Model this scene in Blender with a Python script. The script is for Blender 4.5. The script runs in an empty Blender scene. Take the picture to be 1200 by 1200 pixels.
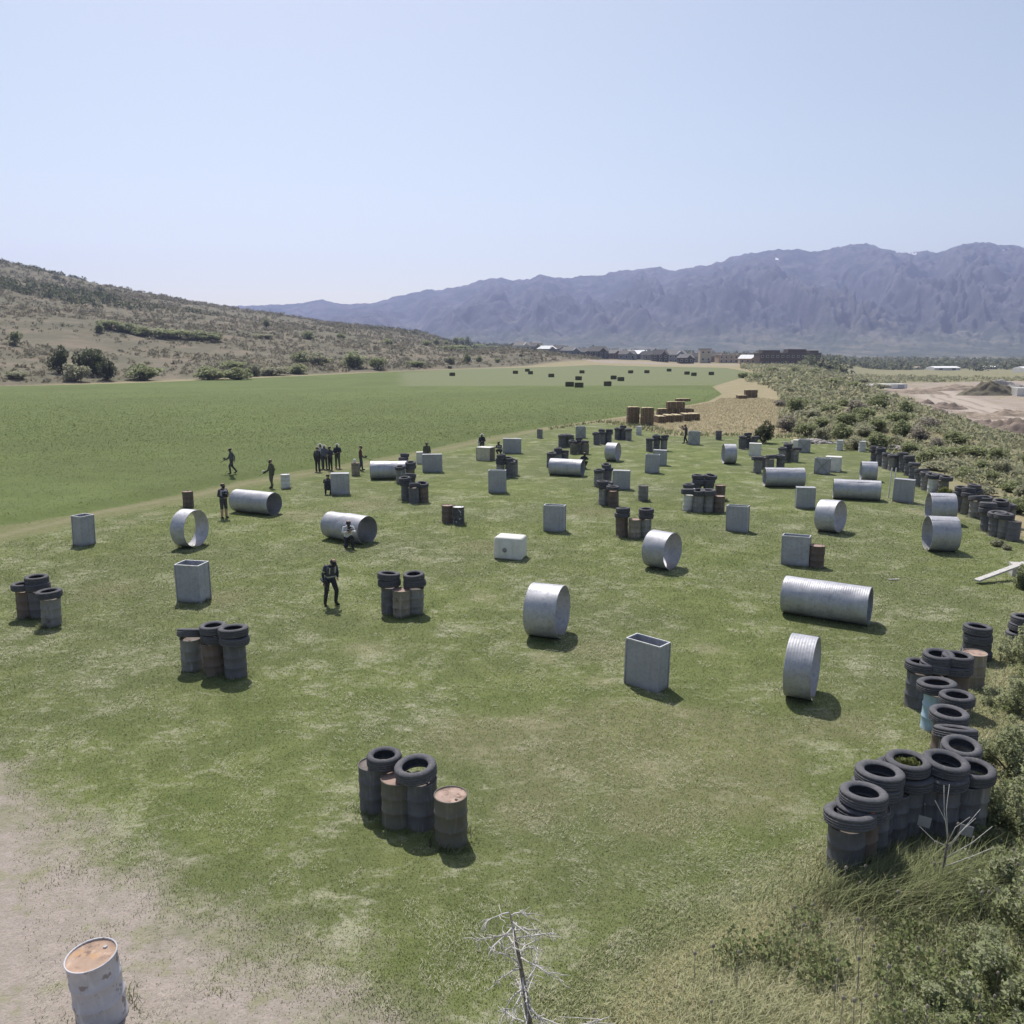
import bpy, bmesh, math, random
import numpy as np
from mathutils import Vector, Matrix, Euler

# ---------------------------------------------------------------- camera, sky, sun, exposure
scene = bpy.context.scene
col = scene.collection
R = math.radians

cam_data = bpy.data.cameras.new('camera')
cam_data.sensor_width = 36.0
cam_data.lens = 29.4
cam_data.clip_end = 40000
cam_data.clip_start = 0.1
cam = bpy.data.objects.new('camera', cam_data)
cam.location = (0, 0, 8.43)
cam.rotation_euler = (R(90) - math.atan(190 / 980), 0, 0)
col.objects.link(cam)
scene.camera = cam

SUN_ELEV, SUN_AZ = 57.0, -17.0          # degrees; azimuth from +Y towards +X
world = bpy.data.worlds.new('World')
scene.world = world
world.use_nodes = True
wn = world.node_tree
bg = wn.nodes['Background']
sky = wn.nodes.new('ShaderNodeTexSky')
sky.sky_type = 'NISHITA'
sky.sun_disc = False
sky.sun_elevation = R(SUN_ELEV)
sky.sun_rotation = R(SUN_AZ)
sky.altitude = 300
sky.air_density = 1.0
sky.dust_density = 1.5
sky.ozone_density = 3.0
gm = wn.nodes.new('ShaderNodeGamma')                      # softer roll-off between zenith and horizon
gm.inputs['Gamma'].default_value = 0.9
tint = wn.nodes.new('ShaderNodeMix'); tint.data_type = 'RGBA'; tint.blend_type = 'MULTIPLY'
tint.inputs[0].default_value = 1.0; tint.inputs[7].default_value = (1.22, 1.07, 0.89, 1)
wn.links.new(sky.outputs[0], gm.inputs[0]); wn.links.new(gm.outputs[0], tint.inputs[6]); wn.links.new(tint.outputs[2], bg.inputs[0])
bg.inputs[1].default_value = 0.078

sun_data = bpy.data.lights.new('sun', 'SUN')
sun_data.energy = 2.35
sun_data.angle = R(0.53)
sun_data.color = (1.0, 0.955, 0.89)
sun = bpy.data.objects.new('sun', sun_data)
S = Vector((math.sin(R(SUN_AZ)) * math.cos(R(SUN_ELEV)), math.cos(R(SUN_AZ)) * math.cos(R(SUN_ELEV)), math.sin(R(SUN_ELEV))))
sun.rotation_euler = S.to_track_quat('Z', 'Y').to_euler()
sun.location = (0, 0, 60)
col.objects.link(sun)

scene.view_settings.view_transform = 'Standard'
scene.view_settings.look = 'None'
scene.view_settings.exposure = 1.08
scene.view_settings.gamma = 1.0
scene.view_settings.use_curve_mapping = False
scene.render.engine = 'CYCLES'
scene.cycles.max_bounces = 6
scene.cycles.diffuse_bounces = 2
scene.cycles.glossy_bounces = 2
scene.cycles.transmission_bounces = 2
scene.cycles.volume_bounces = 1
scene.cycles.transparent_max_bounces = 4
scene.cycles.use_denoising = True

rng = np.random.default_rng(7)
rnd = random.Random(7)

# ---------------------------------------------------------------- where things stand (metres)
LAWN = [(-24.212, 26.47), (-22.942, 31.083), (-22.797, 36.295), (-20.817, 41.658), (-18.052, 47.07), (-16.534, 51.607), (-11.12, 60.034), (-6.925, 67.494), (-3.094, 75.59), (3.635, 89.074), (10.102, 99.212), (12.88, 93.609), (16.154, 83.236), (21.255, 83.236), (27.247, 80.788), (32.101, 78.477), (30.871, 69.208), (26.327, 49.695), (24.534, 42.1), (23.001, 36.633), (20.99, 30.114), (16.513, 25.84), (13.292, 21.85), (10.784, 18.3), (8.752, 14.85), (6.726, 12.652), (5.181, 12.534), (4.025, 11.759), (2.738, 10.789), (1.625, 9.949), (0.978, 9.216), (0.386, 7.997), (-3, 6), (-26, 10)]
DIRT = [(-22.018, 20.345), (-15.334, 18.775), (-10.408, 15.683), (-7.403, 13.145), (-4.851, 11.453), (-3.289, 10.524), (-2.047, 9.719), (-1.047, 8.819), (-0.373, 7.683), (-1, 4), (-14, 3), (-30, 10)]
ALFALFA = [(-27.371, 25.153), (-25.761, 32.653), (-24.89, 39.776), (-22.691, 42.78), (-19.97, 48.202), (-17.513, 54.76), (-11.799, 63.8), (-7.339, 71.63), (-3.303, 80.788), (3.795, 93.083), (15.613, 109.689), (32.645, 140.05), (40.623, 163.21), (46.929, 197.713), (66.928, 250.481), (90.322, 315.845), (102.226, 406.553), (46.416, 461.713), (-15.613, 387.999), (-51.846, 321.835), (-78.063, 258.121), (-99.08, 218.159), (-119.818, 197.713), (-148.621, 163.21)]
CUT = [(-26.266, 200.058), (55.453, 204.918), (90.64, 315.845), (102.226, 406.553), (46.416, 461.713), (-16.356, 406.553), (-41.345, 315.845)]
TRACK = [(-25.339, 26.47), (-24.534, 33.353), (-23.634, 37.686), (-21.693, 43.481), (-18.689, 48.789), (-17.064, 53.314), (-11.407, 61.627), (-7.126, 69.502), (-3.18, 77.735), (3.713, 91.035), (15.217, 106.871), (23.308, 120.822), (31.855, 136.623), (42.43, 166.443), (46.179, 188.853), (60.109, 223.943), (75.767, 250.481)]
SITE = [(109.726, 281.899), (154.339, 347.553), (197.601, 376.733), (273.602, 387.571), (250.801, 224.998), (76.95, 82.747), (66.474, 93.566), (68.4, 111.197), (76.32, 141.145), (88.736, 181.938), (98.041, 224.998)]
SITE_ROAD = [(86.134, 98.553), (93.883, 131.28), (100.098, 163.934), (111.928, 204.307), (123.365, 241.255), (139.651, 281.899), (133.761, 300.865), (114.001, 281.899)]
WORN = [(-8.826, 45.987, 1.36), (-7.988, 48.202, 1.12), (-11.751, 43.481, 0.93), (-11.69, 40.801, 0.62), (2.213, 20.458, 0.81), (4.041, 18.535, 0.56), (0.781, 17.847, 0.56), (-0.731, 16.604, 0.5), (21.467, 43.481, 1.61), (22.782, 42.1, 0.99), (-19.129, 40.801, 1.12), (-18.784, 43.011, 0.99), (-21.872, 38.799, 0.93), (2.29, 55.512, 0.99), (7.442, 55.512, 0.93), (9.972, 53.668, 0.81), (-3.855, 33.353, 0.74), (-4.171, 22.857, 1.24), (0.0, 18.071, 0.5), (2.804, 15.859, 0.62), (5.643, 22.857, 0.93), (0.954, 22.177, 0.87), (-1.184, 27.924, 1.12), (-13.967, 24.185, 0.5), (7.204, 12.894, 0.37), (11.222, 17.847, 0.62)]
BROWN = [(2.342, 17.847, 1.8), (0.731, 16.604, 1.6), (3.654, 16.604, 1.8), (4.961, 17.414, 1.5), (7.611, 17.847, 1.2), (-1.145, 17.414, 1.3), (-8.021, 45.464, 2.4), (-11.009, 42.324, 2), (4.519, 43.481, 2.5), (-1.493, 35.635, 1.8), (4.624, 14.85, 1.3), (2.453, 22.857, 1.5), (-14.414, 28.98, 1.8), (-10.067, 27.924, 1.6), (0.318, 14.24, 0.9), (2.498, 13.951, 1.0)]
TUBES = [
    (-14.038, 35.635, 1.66, 0.7, 161.5, 0, 'culvert_ring', False, 'see-through galvanised ring standing beyond the tall metal box, short grass showing through it'),
    (-13.487, 43.245, 1.22, 2.55, 154.3, 0, 'culvert_pipe', False, 'long galvanised pipe with the player in a pale vest standing at its closed end'),
    (-7.355, 36.805, 1.24, 2.3, 146.3, 0, 'culvert_pipe', True, 'long galvanised pipe with a stepped joint and a player kneeling against it'),
    (-8.132, 55.133, 1.22, 2.5, 182.4, 0, 'culvert_pipe', False, 'long galvanised pipe whose end is hidden by a tyre bunker'),
    (1.054, 24.03, 1.6, 0.98, 159.5, 0, 'culvert_ring', False, 'galvanised ring lying on edge, nearest of the rings around the middle of the lawn'),
    (5.893, 31.981, 1.5, 0.95, 140.6, 0, 'culvert_ring', False, 'galvanised ring with a bright sunlit slit inside, beside the two-column tyre bunker'),
    (3.739, 56.678, 1.16, 2.3, 158.2, 0, 'culvert_pipe', False, 'long galvanised pipe with a dark crouching figure behind it'),
    (7.794, 64.304, 1.45, 0.85, 153.1, 0, 'culvert_ring', False, 'short galvanised ring alone among the far tyre bunkers'),
    (16.399, 62.816, 1.5, 0.88, -2.6, 0, 'culvert_ring', False, 'short galvanised ring with its opening turned to the hay, behind the big drum pile'),
    (17.067, 51.94, 1.22, 2.4, -5.2, 0, 'culvert_pipe', False, 'long galvanised pipe lying in front of a low three-drum tyre bunker'),
    (19.775, 47.348, 1.16, 2.5, -18.7, 0, 'culvert_pipe', False, 'long galvanised pipe with a galvanised ring directly behind its end'),
    (14.997, 38.609, 1.55, 0.92, 136.8, 8, 'culvert_ring', False, 'galvanised ring tilted onto its edge between two upright metal boxes'),
    (23.404, 54.391, 1.3, 0.95, -15.3, 0, 'culvert_ring', False, 'galvanised ring half hidden behind a long pipe near the tyre wall'),
    (21.297, 40.801, 1.5, 1.15, -13.6, 0, 'culvert_ring', False, 'farther of two galvanised rings standing one behind the other by the tyre wall'),
    (18.307, 34.842, 1.52, 1.12, -9.7, 0, 'culvert_ring', False, 'nearer of two galvanised rings standing one behind the other by the tyre wall'),
    (10.036, 25.665, 1.24, 2.6, 148.6, 0, 'culvert_pipe', False, 'largest looking long galvanised pipe, lying beyond the narrow upright ring'),
    (7.166, 19.531, 1.58, 0.64, 151.9, 0, 'culvert_ring', False, 'narrow galvanised ring standing on edge near the tyre heap'),
]
BOXES = [
    (-18.869, 35.962, 0.66, 0.55, 1.32, 65.7, 'open', 'metal_box', 'narrow upright galvanised box standing alone beside the dirt track'),
    (-10.902, 27.621, 0.88, 0.62, 1.32, -12.5, 'open', 'metal_box', 'tall open galvanised box between the see-through ring and a tyre bunker'),
    (3.43, 20.177, 0.98, 0.48, 1.22, -41.6, 'open', 'metal_box', 'open galvanised box on a worn tan patch, nearest of the metal boxes'),
    (11.358, 32.517, 1.02, 0.5, 1.18, -25.3, 'open', 'metal_box', 'galvanised box with a rusty drum standing against its side'),
    (10.693, 38.799, 0.96, 0.45, 1.22, -27.4, 'open', 'metal_box', 'leaning galvanised box in front of the big drum pile'),
    (15.921, 44.7, 0.95, 0.5, 1.12, -11.6, 'closed', 'metal_box', 'galvanised box in front of the end of a long pipe, near the tilted ring'),
    (22.095, 46.523, 1.0, 0.45, 1.28, -33.4, 'closed', 'metal_box', 'flat fronted galvanised box before the tyre wall with two white posts behind'),
    (21.497, 57.482, 0.98, 0.5, 1.1, -26.5, 'brace', 'metal_box', 'cross-braced metal box overlapping a paler box behind it'),
    (22.737, 58.731, 1.0, 0.8, 1.02, -25.2, 'white', 'plastic_crate', 'pale box half hidden behind a cross-braced metal box'),
    (24.473, 69.798, 0.92, 0.5, 1.08, -23.3, 'brace', 'metal_box', 'cross-braced metal box beside the heap of rubble at the lawn edge'),
    (24.233, 71.009, 0.5, 0.5, 0.9, -18.8, 'white', 'plastic_crate', 'small pale box peeking out beside a far cross-braced box'),
    (19.702, 67.494, 0.92, 0.7, 1.0, -16.3, 'white', 'plastic_crate', 'pale cube-like box between a dark tyre bunker and a three-drum bunker'),
    (16.478, 75.59, 0.97, 0.5, 1.22, -18.3, 'brace', 'metal_box', 'cross-braced metal box that a player aims from behind at the far lawn edge'),
    (2.025, 38.799, 0.96, 0.42, 1.25, -17.0, 'open', 'metal_box', 'galvanised box standing alone behind the white plastic tank'),
    (9.78, 57.893, 0.92, 0.45, 1.3, -15.6, 'open', 'metal_box', 'nearer of two overlapping grey boxes in front of a far tyre bunker'),
    (11.004, 61.861, 0.95, 0.5, 1.12, -14.1, 'closed', 'metal_box', 'farther of two overlapping grey boxes, tight against a tyre bunker'),
    (6.743, 50.954, 1.0, 0.45, 1.15, -13.5, 'closed', 'metal_box', 'broad grey box standing right behind the rusty two-drum tyre bunker'),
    (-0.874, 49.695, 1.0, 0.42, 1.36, -7.0, 'open', 'metal_box', 'tall pale grey box standing in front of two tyre columns'),
    (-5.585, 58.309, 1.32, 0.5, 1.24, 0.5, 'closed', 'metal_box', 'broad pale grey box with a player standing behind it'),
    (-6.715, 62.816, 0.95, 0.5, 0.86, 6.1, 'white', 'plastic_crate', 'low white box peeking out beside the broad grey box'),
    (0.0, 69.208, 1.48, 0.5, 1.2, 0.0, 'closed', 'metal_box', 'widest grey box, between a crouching player and the alfalfa'),
    (-2.064, 64.815, 1.15, 0.9, 1.0, -26.2, 'tan', 'wooden_crate', 'tan crate with a white top and one dark side at the alfalfa edge'),
    (-10.213, 49.087, 1.02, 0.5, 1.25, 7.8, 'closed', 'metal_box', 'grey box with a dark-clothed player crouching at its side'),
    (6.711, 81.588, 0.92, 0.5, 1.12, -8.7, 'brace', 'metal_box', 'lone grey box at the far end of the lawn below the hay field'),
]
TANK = (-0.071, 33.641, -15.9)
DRUMS = [
    (-17.687, 44.952, 'rust', (0, 0), 1.0, 85, 'red-brown drum standing alone behind the see-through ring', None),
    (-14.047, 51.279, 'white', (0, 0), 1.0, 37, 'white drum standing alone at the field edge behind the long pipe', None),
    (-10.69, 56.678, 'tan', (0, 0), 1.0, 143, 'tan drum with a white canister on top, beside a player in dark red', None),
    (-3.209, 40.801, 'rust', (0, 0), 1.0, 56, 'rusty brown drum of a pair, the one without a white lid', None),
    (-2.631, 40.385, 'darkwhite', (0, 0), 1.0, 24, 'dark blotched drum with a white lid, one of a pair', None),
    (7.468, 46.932, 'grey', (0, 0), 1.0, 145, 'lone grey drum on the grass between two tyre bunkers', None),
    (12.052, 32.113, 'rustlid', (0, 0), 1.0, 330, 'brown drum with a rusty lid against the side of a metal box', None),
    (19.697, 79.616, 'charcoal', (0, 0), 1.0, 288, 'small dark drum alone at the far lawn edge before the dry grass', None),
    (28.026, 71.318, 'white', (0, 0), 1.0, 275, 'white drum at the far lawn edge, the one nearer to the rubble', None),
    (29.585, 70.399, 'white', (0, 0), 1.0, 80, 'white drum at the far lawn edge, the one nearer to the tyre wall', None),
    (2.696, 81.186, 'grey', (0, 0), 1.0, 193, 'small grey drum by the track at the far end of the alfalfa edge', None),
    (12.816, 84.516, 'white', (0, 0), 1.0, 100, 'pale drum in front of the two upright hay stacks', None),
    (-2.62, 71.009, 'white', (0, 0), 1.0, 62, 'white drum with a player standing behind it', None),
    (-5.276, 9.355, 'whiterust', (0, -4), 1.06, 38, 'leaning white drum with a rusty orange lid on bare soil', None),
    (-2.574, 14.398, 'charcoal', (0, 0), 1.0, 77, 'tall dark drum half under the small tyre, nearest bunker on the lawn', 'drums of the nearest bunker on the lawn'),
    (-2.076, 13.89, 'olive', (0, 0), 1.0, 334, 'olive grey drum between the two tyre-topped drums, nearest bunker', 'drums of the nearest bunker on the lawn'),
    (-1.639, 13.829, 'charcoal', (0, 0), 1.0, 298, 'dark drum with pale scratches under the large tilted tyre', 'drums of the nearest bunker on the lawn'),
    (-1.065, 13.3, 'olivelid', (0, 0), 1.0, 290, 'olive drum with a flat rusty open lid at the end of the nearest bunker', 'drums of the nearest bunker on the lawn'),
    (-8.61, 21.347, 'grey', (-1.1, 0.8), 1.0, 263, 'weathered grey drum under the tyre standing askew, bunker beside the tall box', 'drums in the bunker with two double tyre columns'),
    (-7.883, 21.043, 'rust', (-1.5, -1.5), 1.0, 101, 'rust red drum in the middle of the bunker beside the tall box', 'drums in the bunker with two double tyre columns'),
    (-7.28, 20.864, 'charcoal', (-0.3, -1.6), 1.0, 93, 'charcoal drum at the near end of the bunker beside the tall box', 'drums in the bunker with two double tyre columns'),
    (-4.0, 26.287, 'charcoal', (-0.4, -1.9), 1.0, 157, 'charcoal drum carrying the taller tyre tower near the player in black', 'drums in the twin-tower bunker behind the player in black'),
    (-3.562, 25.928, 'tan', (0, 0), 1.0, 15, 'tan drum with no tyre between the two tyre towers', 'drums in the twin-tower bunker behind the player in black'),
    (-3.178, 26.197, 'grey', (1.2, 2.4), 1.0, 344, 'weathered grey drum carrying the shorter tyre tower', 'drums in the twin-tower bunker behind the player in black'),
    (-15.633, 25.84, 'rust', (-1.2, -1.5), 1.0, 216, 'rust red drum of the bunker nearest the left frame edge', 'drums in the bunker at the edge of the photo near the track'),
    (-15.22, 25.84, 'charcoal', (-0.8, -1.3), 1.0, 35, 'charcoal drum at the back of the bunker nearest the left frame edge', 'drums in the bunker at the edge of the photo near the track'),
    (-14.374, 24.987, 'grey', (-2.3, 0.2), 1.0, 279, 'weathered grey drum in front of the bunker nearest the left frame edge', 'drums in the bunker at the edge of the photo near the track'),
    (-6.05, 47.07, 'charcoal', (-1.7, -0.3), 1.0, 233, 'charcoal drum in the dark ragged bunker behind the pair of lone drums', 'drums in the dark ragged bunker'),
    (-5.469, 46.254, 'charcoal', (2.9, -0.6), 1.0, 324, 'charcoal drum in the dark ragged bunker behind the pair of lone drums', 'drums in the dark ragged bunker'),
    (-4.993, 46.523, 'rust', (2.6, 0.4), 1.0, 340, 'rust brown drum in the dark ragged bunker behind the pair of lone drums', 'drums in the dark ragged bunker'),
    (-5.976, 48.494, 'charcoal', (0.2, 0.9), 1.0, 247, 'charcoal drum in the dark ragged bunker behind the pair of lone drums', 'drums in the dark ragged bunker'),
    (-7.183, 53.314, 'grey', (1.1, -0.2), 1.0, 170, 'weathered grey drum in the bunker in front of the half hidden pipe', 'drums in the bunker before the half hidden pipe'),
    (-6.62, 53.668, 'olive', (-2.3, 1.9), 1.0, 282, 'olive grey drum in the bunker in front of the half hidden pipe', 'drums in the bunker before the half hidden pipe'),
    (-7.311, 56.284, 'charcoal', (-0.1, 2.2), 1.0, 219, 'charcoal drum in the bunker in front of the half hidden pipe', 'drums in the bunker before the half hidden pipe'),
    (-0.807, 55.895, 'grey', (2.1, 1.7), 1.0, 24, 'weathered grey drum in the two tyre columns behind the tall pale grey box', 'drums in the two tyre columns behind the tall box'),
    (-0.173, 55.895, 'charcoal', (-0.1, -2.5), 1.0, 88, 'charcoal drum in the two tyre columns behind the tall pale grey box', 'drums in the two tyre columns behind the tall box'),
    (0.117, 56.678, 'grey', (1.7, 0.7), 1.0, 159, 'weathered grey drum in the two tyre columns behind the tall pale grey box', 'drums in the two tyre columns behind the tall box'),
    (2.8, 60.481, 'charcoal', (1.1, 0.7), 1.0, 103, 'charcoal drum in the bunker right behind the pipe with the crouching figure', 'drums in the bunker behind a long pipe'),
    (3.346, 61.395, 'grey', (2.4, -1.0), 1.0, 134, 'weathered grey drum in the bunker right behind the pipe with the crouching figure', 'drums in the bunker behind a long pipe'),
    (3.88, 61.861, 'charcoal', (2.6, 2.9), 1.0, 62, 'charcoal drum in the bunker right behind the pipe with the crouching figure', 'drums in the bunker behind a long pipe'),
    (4.369, 73.558, 'charcoal', (-0.6, 0.6), 1.0, 323, 'charcoal drum in the low dark bunker farthest toward the alfalfa', 'drums in the low dark bunker toward the alfalfa'),
    (4.863, 74.223, 'grey', (1.8, 0.0), 1.0, 349, 'weathered grey drum in the low dark bunker farthest toward the alfalfa', 'drums in the low dark bunker toward the alfalfa'),
    (5.197, 73.558, 'charcoal', (2.0, -0.6), 1.0, 140, 'charcoal drum in the low dark bunker farthest toward the alfalfa', 'drums in the low dark bunker toward the alfalfa'),
    (5.068, 68.627, 'olive', (-1.1, -2.5), 1.0, 93, 'olive grey drum in the mossy grey bunker beside the low dark one', 'drums in the mossy grey bunker'),
    (5.606, 69.208, 'grey', (-2.2, -2.7), 1.0, 143, 'weathered grey drum in the mossy grey bunker beside the low dark one', 'drums in the mossy grey bunker'),
    (6.053, 68.627, 'olive', (0.7, 0.8), 1.0, 62, 'olive grey drum in the mossy grey bunker beside the low dark one', 'drums in the mossy grey bunker'),
    (7.659, 75.59, 'charcoal', (1.3, 0.3), 1.0, 181, 'charcoal drum in the bunker with a pale tyre before the farthest bunker', 'drums in the bunker with a pale tyre'),
    (8.275, 76.292, 'grey', (0.1, 0.2), 1.0, 109, 'weathered grey drum in the bunker with a pale tyre before the farthest bunker', 'drums in the bunker with a pale tyre'),
    (8.821, 76.292, 'charcoal', (-0.1, 1.3), 1.0, 67, 'charcoal drum in the bunker with a pale tyre before the farthest bunker', 'drums in the bunker with a pale tyre'),
    (10.1, 80.003, 'charcoal', (2.4, 0.6), 1.0, 13, 'charcoal drum in the farthest bunker, near the upright hay stacks', 'drums in the farthest bunker'),
    (10.631, 80.003, 'charcoal', (2.0, 1.8), 1.0, 30, 'charcoal drum in the farthest bunker, near the upright hay stacks', 'drums in the farthest bunker'),
    (11.058, 79.233, 'grey', (1.3, -2.8), 1.0, 243, 'weathered grey drum in the farthest bunker, near the upright hay stacks', 'drums in the farthest bunker'),
    (11.618, 70.399, 'charcoal', (0.1, -3.0), 1.0, 304, 'charcoal drum in the bunker behind two overlapping grey boxes', 'drums in the bunker behind two boxes'),
    (12.298, 71.009, 'charcoal', (-1.7, -1.5), 1.0, 266, 'charcoal drum in the bunker behind two overlapping grey boxes', 'drums in the bunker behind two boxes'),
    (12.917, 71.009, 'grey', (1.2, -1.1), 1.0, 77, 'weathered grey drum in the bunker behind two overlapping grey boxes', 'drums in the bunker behind two boxes'),
    (5.421, 51.94, 'grey', (-1.3, 2.5), 1.0, 48, 'weathered grey drum in the bunker hidden behind the rusty two-drum bunker', 'drums in the hidden bunker beside a broad box'),
    (6.033, 52.618, 'charcoal', (-1.5, -1.7), 1.0, 231, 'charcoal drum in the bunker hidden behind the rusty two-drum bunker', 'drums in the hidden bunker beside a broad box'),
    (5.076, 45.724, 'grey', (1.5, 1.0), 1.0, 358, 'weathered grey drum in the rusty two-drum bunker with weeds at its foot', 'drums in the rusty two-drum bunker'),
    (5.584, 45.207, 'rust', (1.5, -2.7), 1.0, 19, 'rust brown drum in the rusty two-drum bunker with weeds at its foot', 'drums in the rusty two-drum bunker'),
    (5.434, 46.795, 'charcoal', (2.1, -2.4), 1.0, 72, 'charcoal drum in the rusty two-drum bunker with weeds at its foot', 'drums in the rusty two-drum bunker'),
    (5.081, 37.686, 'rust', (-0.6, -2.8), 1.0, 331, 'rust brown drum under the tyre column, bunker beside the slit ring', 'drums in the two-column bunker beside the slit ring'),
    (5.601, 37.329, 'tan', (0, 0), 1.0, 192, 'pale streaked drum in the middle of the bunker beside the slit ring', 'drums in the two-column bunker beside the slit ring'),
    (6.117, 37.507, 'grey', (-2.9, -2.3), 1.0, 107, 'grey drum under two tyres, bunker beside the slit ring', 'drums in the two-column bunker beside the slit ring'),
    (9.409, 43.961, 'white', (-2.8, 1.7), 1.0, 264, 'white drum in the front row of the big drum pile', 'drums in the big drum pile, front row'),
    (9.878, 43.6, 'grey', (0.2, -1.9), 1.0, 221, 'weathered grey drum in the front row of the big drum pile', 'drums in the big drum pile, front row'),
    (10.422, 43.6, 'grey', (0.7, -2.2), 1.0, 218, 'weathered grey drum in the front row of the big drum pile', 'drums in the big drum pile, front row'),
    (10.96, 43.481, 'rust', (0, 0), 1.0, 243, 'rust brown drum with no tyre at the front corner of the big drum pile', 'drums in the big drum pile'),
    (9.875, 45.987, 'white', (2.8, 2.6), 1.0, 93, 'white drum in the taller back row of the big drum pile', 'drums in the big drum pile, back row'),
    (10.42, 46.523, 'charcoal', (-2.6, 0.8), 1.0, 71, 'charcoal drum in the taller back row of the big drum pile', 'drums in the big drum pile, back row'),
    (11.096, 46.523, 'charcoal', (-2.6, -2.2), 1.0, 331, 'charcoal drum in the taller back row of the big drum pile', 'drums in the big drum pile, back row'),
    (11.88, 47.07, 'rust', (0, 0), 1.0, 344, 'rust brown drum with no tyre at the back corner of the big drum pile', 'drums in the big drum pile'),
    (17.114, 57.893, 'grey', (0.2, -2.6), 1.0, 188, 'weathered grey drum in the three-drum bunker behind a long pipe by the pale box', 'drums in the three-drum bunker'),
    (18.262, 58.731, 'grey', (-0.4, -2.2), 1.0, 37, 'weathered grey drum in the three-drum bunker behind a long pipe by the pale box', 'drums in the three-drum bunker'),
    (18.988, 58.731, 'charcoal', (0.7, 0.6), 1.0, 2, 'charcoal drum in the three-drum bunker behind a long pipe by the pale box', 'drums in the three-drum bunker'),
    (18.094, 59.594, 'charcoal', (0.1, 0.2), 1.0, 89, 'charcoal drum in the three-drum bunker behind a long pipe by the pale box', 'drums in the three-drum bunker'),
    (20.714, 63.8, 'grey', (-2.0, -0.1), 1.0, 235, 'weathered grey drum in the rounded grey bunker before the far cross-braced box', 'drums in the rounded grey bunker'),
    (21.269, 64.304, 'olive', (2.7, -0.3), 1.0, 120, 'olive grey drum in the rounded grey bunker before the far cross-braced box', 'drums in the rounded grey bunker'),
    (21.697, 63.8, 'grey', (2.0, -1.9), 1.0, 34, 'weathered grey drum in the rounded grey bunker before the far cross-braced box', 'drums in the rounded grey bunker'),
    (19.95, 72.262, 'charcoal', (-1.9, 2.5), 1.0, 134, 'charcoal drum in the dark bunker before the dark green bush', 'drums in the dark bunker before the bush'),
    (20.609, 72.904, 'charcoal', (1.7, -2.4), 1.0, 20, 'charcoal drum in the dark bunker before the dark green bush', 'drums in the dark bunker before the bush'),
    (21.023, 72.262, 'charcoal', (-0.1, 2.6), 1.0, 156, 'charcoal drum in the dark bunker before the dark green bush', 'drums in the dark bunker before the bush'),
    (27.171, 62.335, 'charcoal', (-2.4, -2.2), 1.0, 158, 'charcoal drum in the far run of the tyre wall beside the lawn edge', 'drums in the far run of the tyre wall beside the lawn edge'),
    (27.213, 61.395, 'charcoal', (-0.4, 1.3), 1.0, 316, 'charcoal drum in the far run of the tyre wall beside the lawn edge', 'drums in the far run of the tyre wall beside the lawn edge'),
    (27.058, 60.034, 'grey', (2.5, -0.4), 1.0, 191, 'weathered grey drum in the far run of the tyre wall beside the lawn edge', 'drums in the far run of the tyre wall beside the lawn edge'),
    (27.101, 59.159, 'grey', (1.5, -1.3), 1.0, 51, 'weathered grey drum in the far run of the tyre wall beside the lawn edge', 'drums in the far run of the tyre wall beside the lawn edge'),
    (27.527, 59.159, 'charcoal', (0.6, -2.2), 1.0, 176, 'charcoal drum in the far run of the tyre wall beside the lawn edge', 'drums in the far run of the tyre wall beside the lawn edge'),
    (27.502, 58.309, 'charcoal', (-1.5, 0.7), 1.0, 67, 'charcoal drum in the far run of the tyre wall beside the lawn edge', 'drums in the far run of the tyre wall beside the lawn edge'),
    (27.104, 56.678, 'charcoal', (-2.7, -2.6), 1.0, 159, 'charcoal drum in the far run of the tyre wall beside the lawn edge', 'drums in the far run of the tyre wall beside the lawn edge'),
    (26.552, 54.76, 'charcoal', (-1.4, -0.6), 1.0, 47, 'charcoal drum in the far run of the tyre wall beside the lawn edge', 'drums in the far run of the tyre wall beside the lawn edge'),
    (25.6, 51.94, 'charcoal', (2.2, -1.0), 1.0, 256, 'charcoal drum in the far run of the tyre wall beside the lawn edge', 'drums in the far run of the tyre wall beside the lawn edge'),
    (25.368, 50.634, 'grey', (2.7, 1.6), 1.0, 258, 'weathered grey drum in the far run of the tyre wall beside the lawn edge', 'drums in the far run of the tyre wall beside the lawn edge'),
    (25.298, 49.695, 'white', (2.5, -2.4), 1.0, 52, 'white drum in the far run of the tyre wall beside the lawn edge', 'drums in the far run of the tyre wall beside the lawn edge'),
    (25.658, 49.695, 'olive', (-1.5, 0.8), 1.0, 97, 'olive grey drum in the far run of the tyre wall beside the lawn edge', 'drums in the far run of the tyre wall beside the lawn edge'),
    (25.508, 48.789, 'olive', (-2.3, 0.1), 1.0, 68, 'olive grey drum in the far run of the tyre wall beside the lawn edge', 'drums in the far run of the tyre wall beside the lawn edge'),
    (23.727, 43.481, 'charcoal', (-1.9, 2.3), 1.0, 195, 'charcoal drum in the middle run of the tyre wall, past the yellow-green bush', 'drums in the middle run of the tyre wall, past the yellow-green bush'),
    (23.793, 43.011, 'olive', (2.5, -3.0), 1.0, 144, 'olive grey drum in the middle run of the tyre wall, past the yellow-green bush', 'drums in the middle run of the tyre wall, past the yellow-green bush'),
    (23.746, 42.1, 'grey', (-1.7, 1.4), 1.0, 167, 'weathered grey drum in the middle run of the tyre wall, past the yellow-green bush', 'drums in the middle run of the tyre wall, past the yellow-green bush'),
    (23.974, 41.878, 'tan', (-0.8, 2.9), 1.0, 356, 'tan drum in the middle run of the tyre wall, past the yellow-green bush', 'drums in the middle run of the tyre wall, past the yellow-green bush'),
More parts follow.
